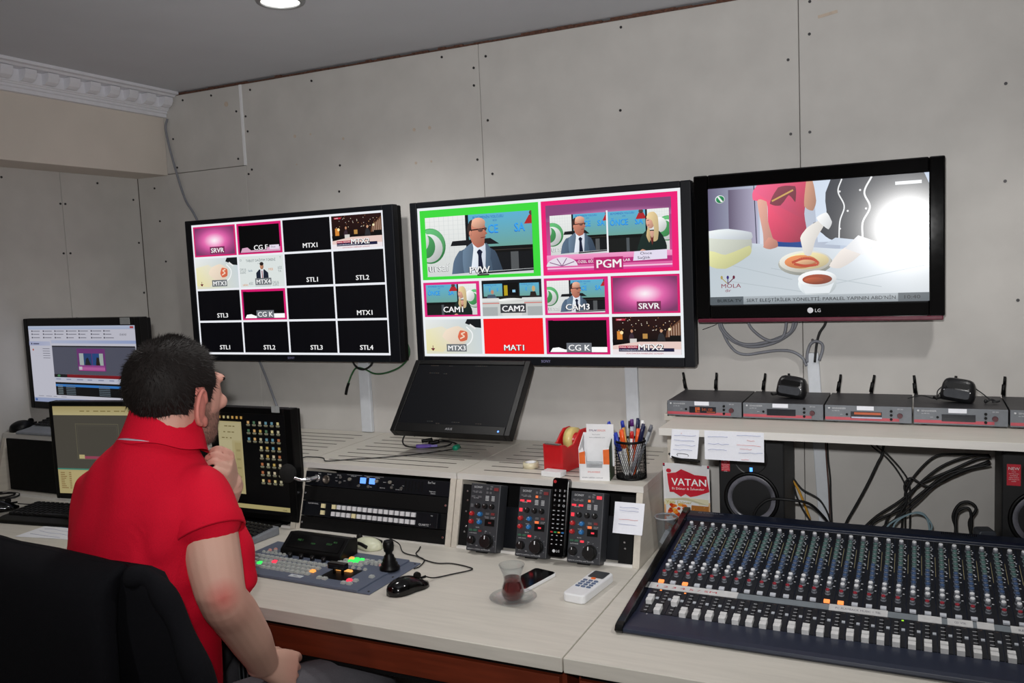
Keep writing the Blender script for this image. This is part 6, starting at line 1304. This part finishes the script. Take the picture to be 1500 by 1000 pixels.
# computer tower under the desk
t = thing('computer_tower', 'grey ribbed box standing under the desk beside the man', 'computer', (-1.50, -.75, 0)); b = MB(); b.bb(-.09, .09, -.15, .2, .012, .56); b.build('case', M('tower_grey', (112, 116, 120), .5), t, .004)
b = MB()
for i in range(12): b.bb(-.08+.0135*i, -.074+.0135*i, -.153, -.15, .3, .54)
b.build('front_ribs', m_rack, t)
for fx in (-.07, .07):
    for fy in (-.13, .18):
        b = MB(); b.cyl((fx, fy, 0), .012, .013, 'z', 10); b.build('foot', m_blackm, t)

for o in list(bpy.data.objects):
    if o.name.startswith(('lettering', 'display_lettering')) and 'kind' not in o: o['kind'] = 'stuff'
# ------------------------------------------------------------------ office chair and the jacket over it
m_fab = M('chair_fabric', (16, 16, 18), .85, noise=.2, nscale=160, bump=.2)
t = thing('office_chair', 'black office chair under the man in red, its back covered by a jacket', 'chair', (-1.49, -1.28, 0), (0, 0, -.12))
b = MB(); b.rbox(-.24, .24, -.2, .24, .375, .44, .08, 0, 'z'); b.build('seat', m_fab, t, .02)
b = MB(); b.rbox(-.225, .225, .56, .95, -.185, -.15, .09, 0, 'y', Matrix.Rotation(.06, 4, 'X')); b.build('backrest', m_fab, t, .012)
b = MB(); b.tube([(0, -.1, .39), (0, -.2, .42), (0, -.235, .55), (0, -.24, .7)], .02, 8); b.build('back_support', m_black, t)
b = MB(); b.cyl((0, 0, .08), .028, .32, 'z', 16); b.build('gas_column', m_black, t)
for k in range(5):
    a = 2*PI*k/5+.3; b = MB(); b.tube([(0, 0, .1), (.16*math.cos(a), .16*math.sin(a), .09), (.29*math.cos(a), .29*math.sin(a), .065)], .02, 8); l = b.build('leg', m_black, t)
    b = MB(); b.cyl((.29*math.cos(a)-.0, .29*math.sin(a)-.012, .027), .027, .024, 'y', 16); b.build('caster', m_blackm, l)
m_jack = M('jacket_black', (19, 19, 23), .9, noise=.15, nscale=380, bump=.25, spec=.12)
rj = random.Random(11)
def nz(x, y, z, s=1.0): return .5*math.sin(7*s*x+3.1*z*s+1.3)+.3*math.sin(13*s*x-9*s*z+.4)+.2*math.sin(23*s*z+17*s*x)
t = thing('jacket', 'black cloth jacket draped over the back of the office chair', 'jacket', (-1.48, -1.47, 0))
JT = Matrix.Translation((1.48, 1.47, 0))
def slab(zs, n=40, ph=0.0):
    """zs: (z, xl, xr, yc at left, yc at right, half thickness)"""
    b = MB(); R = []
    for (z, xl, xr, yl, yr, th) in zs:
        ring = []
        for k in range(n):
            a = 2*PI*k/n; cx = math.copysign(abs(math.cos(a))**.35, math.cos(a)); sy = math.copysign(abs(math.sin(a))**.6, math.sin(a))
            u = (cx+1)/2; x = xl+(xr-xl)*u; y = yl+(yr-yl)*u+th*sy
            y += .006*nz(x+ph, y, z, 2.0)*(1 if sy < 0 else .5); x += .004*nz(z, y, x+ph, 2.0)
            ring.append(Vector((x, y, z+.004*nz(x*1.5, 0, ph, 2.0))))
        R.append(ring)
    b.loft(R, T=JT); return b
b = slab([(.60, -1.83, -1.215, -1.50, -1.56, .03), (.70, -1.82, -1.225, -1.49, -1.55, .032), (.80, -1.80, -1.24, -1.48, -1.54, .035), (.90, -1.78, -1.265, -1.465, -1.52, .038), (.955, -1.765, -1.275, -1.455, -1.505, .042), (.985, -1.75, -1.275, -1.445, -1.49, .04), (1.0, -1.735, -1.272, -1.435, -1.475, .028), (1.006, -1.72, -1.28, -1.43, -1.47, .008)])
b.build('back_panel', m_jack, t)
b = slab([(.62, -1.38, -1.075, -1.49, -1.46, .014), (.75, -1.38, -1.085, -1.485, -1.46, .014), (.88, -1.38, -1.135, -1.475, -1.455, .015), (.95, -1.38, -1.185, -1.465, -1.45, .02), (.985, -1.37, -1.215, -1.46, -1.45, .026), (1.0, -1.36, -1.235, -1.46, -1.452, .012)], ph=3.0)
b.build('front_panel', m_jack, t)
b = MB(); pts = [(-1.262, -1.475, .985), (-1.235, -1.462, .985), (-1.21, -1.455, .965), (-1.175, -1.455, .92), (-1.135, -1.465, .86), (-1.10, -1.47, .80), (-1.08, -1.47, .72), (-1.07, -1.465, .62)]
b.tube([tuple(JT @ Vector(p)) for p in pts], lambda u: .017+.010*u+.0025*math.sin(23*u), 14); b.build('sleeve', m_jack, t)

# ------------------------------------------------------------------ the seated man
RT = Vector((-1.45, -1.25, 0)); PT = Matrix.Translation(-RT)
person = thing('person', 'seated man in red polo shirt seen from behind, hand at his chin', 'person', RT)
def smoothstep(a, c, x): u = max(0.0, min(1.0, (x-a)/(c-a))); return u*u*(3-2*u)
def limb(b, pts, rad, n=16, sub=6, flat=None):
    P = crom(pts, sub); m = len(rad)-1; R = []; L = len(P)-1
    e1 = None
    for i, p in enumerate(P):
        u = i/L*m; k = min(int(u), m-1); f = u-k; r = rad[k]*(1-f)+rad[k+1]*f
        tt = (P[min(i+1, L)]-P[max(i-1, 0)]).normalized()
        if e1 is None: e1 = (flat or tt.orthogonal())
        e1 = (e1-tt*e1.dot(tt)).normalized(); e2 = tt.cross(e1)
        sq = flat_k if flat is not None else 1.0
        R.append([p+e1*r*math.cos(2*PI*q/n)+e2*r*sq*math.sin(2*PI*q/n) for q in range(n)])
    # rounded ends
    def cap(ring, c, d): return [c+(v-c)*.6+d for v in ring]
    d0 = (P[0]-P[1]).normalized()*rad[0]*.5; d1 = (P[-1]-P[-2]).normalized()*rad[-1]*.5
    b.loft([cap(R[0], P[0], d0)]+R+[cap(R[-1], P[-1], d1)])
flat_k = 1.0
def voxel(o, size, it=3, disp=None):
    m = o.modifiers.new('remesh', 'REMESH'); m.mode = 'VOXEL'; m.voxel_size = size; m.use_smooth_shade = True
    if it: s = o.modifiers.new('smooth', 'SMOOTH'); s.iterations = it; s.factor = .5
    bpy.context.view_layer.update(); dg = bpy.context.evaluated_depsgraph_get()
    me = bpy.data.meshes.new_from_object(o.evaluated_get(dg)); old = o.data; o.modifiers.clear(); o.data = me
    if not me.materials: me.materials.append(old.materials[0])
    me.polygons.foreach_set('use_smooth', [True]*len(me.polygons)); return o
HC = Vector((-1.392, -1.2076, 1.272)); HT = Matrix.Translation(HC) @ Matrix.Rotation(-.05, 4, 'Z') @ Matrix.Rotation(-.10, 4, 'X')
HI = HT.inverted()
def H(x, y, z): return HT @ Vector((x, y, z))
bd = MB()
# head
def he(c, r, rot=None): bd.ell(c, r, 24, 16, 0, HT, rot)
he((0, -.020, .020), (.074, .096, .084)); he((0, .02, -.01), (.068, .075, .085)); he((0, .035, -.055), (.056, .056, .062)); he((0, .064, -.098), (.028, .026, .02)); he((0, .05, -.085), (.045, .04, .03))
he((0, .078, .028), (.05, .018, .014)); he((.033, .075, -.022), (.022, .02, .018)); he((-.033, .075, -.022), (.022, .02, .018))
for a in ((0, .09, .012, .011), (0, .1, -.012, .013), (0, .106, -.026, .016)): he(a[:3], (a[3]*.8, a[3], a[3]))
he((.013, .094, -.03), (.009, .011, .008)); he((-.013, .094, -.03), (.009, .011, .008)); he((0, .088, -.058), (.022, .011, .006)); he((0, .087, -.067), (.019, .011, .0065))
for s in (-1, 1):
    r = Matrix.Rotation(s*.42, 3, 'Z') @ Matrix.Rotation(-.16, 3, 'X')
    he((s*.080, -.014, -.030), (.0075, .021, .036), r); he((s*.078, .0, -.058), (.007, .010, .012), r)
    ring = [H(*(Vector((s*.083, -.014, -.028))+r @ Vector((s*.003, .021*math.cos(q)*(1-.1*math.sin(q)), .035*math.sin(q))))) for q in [math.radians(v) for v in range(20, 285, 24)]]
    limb(bd, ring, [.0042]*3, 8, 2)
NB = Vector((-1.437, -1.258, 1.13))
limb(bd, [H(0, -.02, -.02), H(0, -.03, -.075), (HC+NB)/2+Vector((.0, -.014, -.005)), NB], [.058, .059, .062, .068], 20)
# trunk (under the shirt)
E1 = Vector((.981, -.194, 0)); E2 = Vector((.194, .981, 0))
def ring(c, hw, hd, n=36, back=1.0, ex=.82): 
    out = []
    for k in range(n):
        a = 2*PI*k/n; ca, sa = math.cos(a), math.sin(a)
        out.append(Vector(c)+E1*hw*math.copysign(abs(ca)**ex, ca)+E2*hd*(back if sa < 0 else 1)*math.copysign(abs(sa)**ex, sa))
    return out
SP = [((-1.47, -1.30, .49), .165, .11), ((-1.47, -1.30, .62), .16, .105), ((-1.464, -1.28, .78), .15, .09), ((-1.458, -1.255, .94), .16, .09), ((-1.455, -1.245, 1.04), .16, .08), ((-1.457, -1.252, 1.09), .11, .065), ((-1.45, -1.258, 1.115), .06, .055)]
bd.loft([ring(*s) for s in SP])
RS, LS = Vector((-1.305, -1.252, 1.062)), Vector((-1.63, -1.19, 1.045))
RE, RW = Vector((-1.222, -1.296, .885)), Vector((-1.272, -1.145, .675))
limb(bd, [RS, Vector((-1.272, -1.268, 1.0)), Vector((-1.245, -1.286, .94)), RE, Vector((-1.236, -1.252, .83)), Vector((-1.25, -1.198, .752)), RW], [.055, .054, .052, .046, .047, .042, .032], 18)
LE, LW = Vector((-1.60, -.985, .792)), Vector((-1.425, -1.045, 1.035))
limb(bd, [LS, Vector((-1.655, -1.12, .95)), Vector((-1.64, -1.055, .865)), LE, Vector((-1.55, -1.0, .88)), Vector((-1.49, -1.025, .96)), LW], [.055, .053, .048, .042, .043, .038, .03], 18)
def hand(wrist, fwd, up, side, curl, spread=.0, scale=1.0, thumb=1):
    """fwd: along the palm, up: back of the hand, side: towards the thumb"""
    f, u, s = fwd.normalized(), up.normalized(), side.normalized()
    P = lambda a, b_, c: wrist+(f*a+s*b_+u*c)*scale
    limb(bd, [P(-.02, 0, 0), P(.01, 0, 0)], [.030*scale, .030*scale], 14)
    R = []
    for (a, hw, ht) in ((.0, .028, .019), (.02, .034, .02), (.045, .041, .018), (.07, .043, .016), (.085, .042, .014)):
        R.append([P(a, 0, 0)+s*hw*scale*math.copysign(abs(math.cos(q))**.7, math.cos(q))+u*ht*scale*math.copysign(abs(math.sin(q))**.8, math.sin(q)) for q in [2*PI*k/20 for k in range(20)]])
    bd.loft(R)
    for i, (off, L) in enumerate(((.0325, .072), (.0108, .08), (-.0108, .075), (-.0325, .058))):
        pts = [P(.07, off*.9, .002)]; ang = 0.0; pos = P(.085, off, .003); pts.append(pos); L1 = L*scale
        for seg, c in zip((.45, .3, .25), curl):
            ang += c; pos = pos+(f*math.cos(ang)-u*math.sin(ang))*L1*seg+s*spread*(1.5-i)*.004; pts.append(pos)
        limb(bd, pts, [.0092*scale, .0090*scale, .0084*scale, .0076*scale, .0066*scale], 10, 4)
    limb(bd, [P(.015, .016*thumb, -.008), P(.04, .036*thumb, -.022), P(.064, .042*thumb, -.034), P(.086, .036*thumb, -.044)], [.014*scale, .012*scale, .0105*scale, .008*scale], 10, 4)
# right hand rests on the thigh
fw = (Vector((-1.243, -1.055, .618))-RW).normalized(); sd = Vector((0, 0, 1)).cross(fw).normalized()
up = Vector((.25, -.72, .62)); up = (up-fw*up.dot(fw)).normalized(); sd = up.cross(fw).normalized()
hand(RW, fw, up, sd, (.75, .8, .5), .2)
# left hand closed under the chin
fw2 = (H(.022, .10, -.112)-LW).normalized(); up2 = (Vector((.9, .35, .1))-fw2*Vector((.9, .35, .1)).dot(fw2)).normalized(); sd2 = fw2.cross(up2)
if sd2.z < 0: sd2 = -sd2
hand(LW, fw2, up2, sd2, (.9, 1.1, .7), 0, .86)
m_skin = ATTR('skin', .62, .25, 420)
body = bd.build('body', m_skin, person); 
for v in body.data.vertices: v.co = v.co-RT
voxel(body, .0036, 2)
me = body.data; N_ = len(me.vertices); co = np.empty(N_*3); me.vertices.foreach_get('co', co); co = co.reshape(-1, 3)+np.array(RT)
hm = np.array(HI); hl = (hm[:3, :3] @ co.T).T+hm[:3, 3]
base = np.array(L3((208, 164, 146))); red = np.array(L3((204, 106, 96))); dark = np.array(L3((92, 66, 56)))
colr = np.tile(base, (N_, 1))
def mixc(wt, c): 
    global colr
    wt = np.clip(wt, 0, 1)[:, None]; colr = colr*(1-wt)+c*wt
mixc(1-np.linalg.norm(co-np.array([-1.188, -1.328, .902]), axis=1)/.04, red); mixc(.35*(1-np.linalg.norm(co-np.array(RE), axis=1)/.09), red)
ear = (np.abs(hl[:, 0]) > .07)*(np.abs(hl[:, 1]+.010) < .034)*(np.abs(hl[:, 2]+.030) < .05); mixc(ear*.65, red)
inh = (hl[:, 2] > -.16)*(hl[:, 2] < .15)
mixc(inh*.25, red)
beard = inh*np.clip((-.035-hl[:, 2]+(hl[:, 1]-.03)*(-.0))/.02, 0, 1)*np.clip((hl[:, 1]+.006)/.02, 0, 1)*np.clip((hl[:, 2]+.135)/.02, 0, 1)
side_ = inh*(np.abs(hl[:, 0]) > .05)*np.clip((hl[:, 1]-.0)/.012, 0, 1)*np.clip((.035-hl[:, 1])/.012, 0, 1)*(hl[:, 2] > -.06)*(hl[:, 2] < .05)
mixc(.62*beard, dark); mixc(.6*side_, dark)
knk = np.linalg.norm(co-np.array(RW+fw*.08), axis=1); mixc(.3*(1-knk/.05), red)
at = me.attributes.new('Col', 'FLOAT_COLOR', 'POINT'); at.data.foreach_set('color', np.hstack([colr, np.ones((N_, 1))]).astype(np.float32).ravel())
# eyes, brows
for s in (-1, 1):
    b = MB(); b.ell((s*.031, .067, .006), (.0115, .0115, .011), 14, 10, 0, PT @ HT); e = b.build('eye', M('eye_white', (225, 220, 214), .2), person)
    b = MB(); b.ell((s*.031, .0768, .006), (.0055, .003, .0055), 12, 8, 0, PT @ HT); b.build('iris', M('iris_brown', (50, 32, 22), .2), e)
    b = MB(); b.tube([tuple(PT @ HT @ Vector(q)) for q in ((s*.014, .094, .026), (s*.03, .092, .032), (s*.048, .078, .026))], .0036, 6); b.build('eyebrow', M('hair_dark', (22, 16, 14), .65, noise=.3, nscale=200, spec=.25), person)
# hair: a close-cropped cap plus short strands
m_hair = MATS['hair_dark']
def hmask(x, y, z):
    if z < -.105: return 0
    top = smoothstep(.055, .072, z-.15*max(0, y-.05)) if y > .03 else 1.0
    if y > .03:
        m = top*smoothstep(.102, .088, y)
        if abs(x) > .045 and y < .045 and z > .0: m = max(m, smoothstep(.045, .036, y)*smoothstep(.0, .012, z))
        return m
    if y > -.022: return smoothstep(.008, .022, z) if y < .012 or z > .02 else max(smoothstep(-.03, -.02, z), 0)
    return smoothstep(-.098, -.075, z)
hc, hr = Vector((0, -.016, .020)), Vector((.0815, .1035, .0935))
vs_, fs = [], []; NU, NV = 72, 44; ok = {}
rh = random.Random(8)
for i in range(NV+1):
    th = PI*i/NV
    for j in range(NU):
        ph = 2*PI*j/NU; d = Vector((math.sin(th)*math.cos(ph), math.sin(th)*math.sin(ph), math.cos(th)))
        p = Vector((hc.x+d.x*hr.x, hc.y+d.y*hr.y, hc.z+d.z*hr.z))
        if p.z < -.02: p.x *= 1-.9*(-.02-p.z); p.y += .12*(-.02-p.z)
        m = hmask(p.x, p.y, p.z); k = .86+.14*m+.008*math.sin(9*ph+7*th)*m+.006*math.sin(23*ph-11*th)*m
        q = hc+(p-hc)*k; ok[len(vs_)] = m; vs_.append(tuple(PT @ HT @ q))
for i in range(NV):
    for j in range(NU):
        a, c = i*NU+j, i*NU+(j+1) % NU; f = (a, c, c+NU, a+NU)
        if max(ok[v] for v in f) > .02: fs.append(f)
b = MB(); b.add(vs_, fs, 0, True); hair = b.build('hair', m_hair, person)
sb = MB(); crown = PT @ HT @ Vector((.01, -.075, .085)); 
for f in fs:
    if min(ok[v] for v in f) < .25: continue
    A, B_, C_, D_ = [Vector(vs_[v]) for v in f]; n = (B_-A).cross(D_-A)
    if n.length < 1e-12: continue
    n.normalize(); ctr = PT @ HT @ hc
    if n.dot((A+C_)/2-ctr) < 0: n = -n
    for _ in range(5):
        u, v = rh.random(), rh.random(); p = A*(1-u)*(1-v)+B_*u*(1-v)+C_*u*v+D_*(1-u)*v
        away = (p-crown); 
        if away.length < .011: continue
        away = (away-n*away.dot(n)).normalized(); away = (away+Vector((rh.uniform(-.5, .5), rh.uniform(-.5, .5), rh.uniform(-.5, .5)))).normalized()
        L = rh.uniform(.007, .013); sdv = n.cross(away).normalized()*.0007; tip = p+n*L*rh.uniform(.3, .55)+away*L
        sb.add([p-sdv-n*.001, p+sdv-n*.001, tip], [(0, 1, 2)], 0, False)
stuff(sb.build('hair_strands', m_hair, person))
# stubble beard strands on the jaw
bm_ = MB(); vv = me.vertices; cand = [i for i in range(N_) if beard[i] > .35 or side_[i] > .6]; m_beard = M('beard_brown', (66, 46, 38), .7, noise=.3)
for i in cand:
    if rh.random() < .75:
        p = vv[i].co; n = vv[i].normal; dn = Vector((rh.uniform(-.4, .4), rh.uniform(-.2, .6), -1)).normalized(); sdv = n.cross(dn).normalized()*.0005; L = rh.uniform(.0025, .005)
        bm_.add([p-sdv, p+sdv, p+n*L*.6+dn*L], [(0, 1, 2)], 0, False)
stuff(bm_.build('beard', m_beard, person))
# polo shirt
m_shirt = M('polo_red', (214, 14, 46), .85, noise=.06, nscale=500, bump=.35, spec=.2)
sh = MB()
SS = [((-1.468, -1.302, .50), .188, .142), ((-1.468, -1.300, .62), .184, .136), ((-1.464, -1.285, .76), .182, .13), ((-1.458, -1.268, .90), .186, .13), ((-1.455, -1.256, .99), .193, .126), ((-1.452, -1.25, 1.05), .192, .116), ((-1.456, -1.248, 1.09), .18, .105), ((-1.448, -1.248, 1.12), .138, .096), ((-1.438, -1.246, 1.15), .1, .085), ((-1.426, -1.243, 1.178), .078, .075), ((-1.42, -1.24, 1.196), .07, .07)]
sh.loft([ring(s[0], s[1], s[2], 40, 1.06, .86) for s in SS])
flat_k = 1.0
limb(sh, [Vector((-1.36, -1.252, 1.068)), Vector((-1.315, -1.255, 1.062)), Vector((-1.288, -1.263, 1.035)), Vector((-1.268, -1.272, 1.005))], [.064, .070, .069, .066], 22)
limb(sh, [Vector((-1.57, -1.20, 1.045)), Vector((-1.618, -1.188, 1.035)), Vector((-1.658, -1.13, .955)), Vector((-1.65, -1.09, .91))], [.068, .070, .062, .06], 22)
# hem of the sleeve reaching forward, loose cloth at the side
limb(sh, [Vector((-1.315, -1.22, 1.02)), Vector((-1.285, -1.205, .95)), Vector((-1.282, -1.20, .87))], [.05, .05, .042], 16)
shirt = sh.build('polo_shirt', m_shirt, person)
for v in shirt.data.vertices: v.co = v.co-RT
voxel(shirt, .0055, 5)
def wr(p):
    x, y, z = p
    a = .0035*math.sin(38*z+26*x+9*math.sin(7*x))*smoothstep(.45, .8, z)*smoothstep(1.1, 1.0, z)
    a += .003*math.sin(60*x-34*z+5*math.sin(11*z)); return a*.75
for v in shirt.data.vertices:
    p = v.co+RT; d = (Vector((p.x, p.y, 0))-Vector((-1.30, -1.27, 0))).length
    fold = .006*math.exp(-(((p.x+1.335)-(1.0-p.z)*.35)/.016)**2)*smoothstep(.80, .92, p.z)*smoothstep(1.07, 1.0, p.z)*(1 if p.y < -1.25 else 0)
    v.co += v.normal*(wr(p)-fold)
# sleeve cuff, collar with the pale inner band
b = MB(); c0 = Vector((-1.272, -1.270, 1.012)); ax = (Vector((-1.262, -1.275, .99))-Vector((-1.295, -1.259, 1.045))).normalized(); e1 = ax.orthogonal().normalized(); e2 = ax.cross(e1)
R = []
for (o, r) in ((-.014, .0695), (.012, .0705), (.016, .068), (.012, .0655), (-.012, .066)): R.append([tuple(c0+ax*o+e1*r*math.cos(q)+e2*r*math.sin(q)-RT) for q in [2*PI*k/36 for k in range(36)]])
b.loft(R, 0, True, False); b.build('sleeve_cuff', m_shirt, shirt)
cb = MB(); CC = Vector((-1.408, -1.234, 1.198)); R = []
tilt = Matrix.Rotation(-.22, 3, 'X') @ Matrix.Rotation(.0, 3, 'Y')
for (dz, ra, rb) in ((-.036, .090, .087), (-.018, .083, .081), (.010, .075, .074), (.026, .071, .071), (.030, .0685, .0685), (.024, .0655, .065), (.0, .067, .066)):
    R.append([tuple(CC+tilt @ Vector((ra*math.cos(q), rb*math.sin(q)*1.02, dz+.008*math.cos(q-PI/2)*-1+.003*math.sin(5*q)))-RT) for q in [2*PI*k/48 for k in range(48)]])
cb.loft(R, 0, True, False); cb.build('collar', m_shirt, shirt)
b = MB(); R = []
for q in range(13):
    a = math.radians(232+q*5.5); o = .5*(1-abs(q-6)/6); p = CC+tilt @ Vector((.089*math.cos(a), .086*math.sin(a), -.031+.008*math.cos(a-PI/2)*-1))
    R.append([tuple(p+Vector((0, 0, .0035*(.3+o)))-RT), tuple(p+Vector((0, 0, -.0035*(.3+o)))-RT), tuple(p*1.0+Vector((.002*math.cos(a), .002*math.sin(a), 0))-RT)])
b.loft(R, 0, True); b.build('collar_band', M('pale_band', (196, 190, 206), .8), shirt)
# trousers and shoes
tr = MB(); 
tr.loft([ring((-1.47, -1.29, .47), .17, .13), ring((-1.47, -1.295, .53), .185, .138), ring((-1.47, -1.295, .60), .18, .13)])
limb(tr, [Vector((-1.385, -1.27, .535)), Vector((-1.29, -1.10, .545)), Vector((-1.19, -.945, .545)), Vector((-1.18, -.90, .50)), Vector((-1.18, -.93, .3)), Vector((-1.18, -.95, .085))], [.09, .085, .072, .066, .058, .05], 18)
limb(tr, [Vector((-1.56, -1.24, .535)), Vector((-1.62, -1.05, .545)), Vector((-1.685, -.90, .54)), Vector((-1.69, -.86, .49)), Vector((-1.69, -.89, .3)), Vector((-1.69, -.91, .085))], [.09, .085, .072, .066, .058, .05], 18)
trs = tr.build('trousers', M('trouser_grey', (92, 90, 96), .85, noise=.08, nscale=300, bump=.2), person)
for v in trs.data.vertices: v.co = v.co-RT
voxel(trs, .008, 3)
for (x, y) in ((-1.18, -.93), (-1.69, -.89)):
    b = MB(); R = []
    for i in range(11):
        u = i/10; hw = .036+.012*math.sin(PI*min(1, u*1.1))-.014*(u > .92); hh = .075*(1-u)**.7+.035
        R.append([Vector((x+hw*math.cos(q), y-.07+.25*u, max(.0, .0+hh*max(0, math.sin(q))**.8 if math.sin(q) > 0 else .0)))-RT for q in [2*PI*k/20 for k in range(20)]])
    b.loft(R); b.build('shoe', m_black, person)
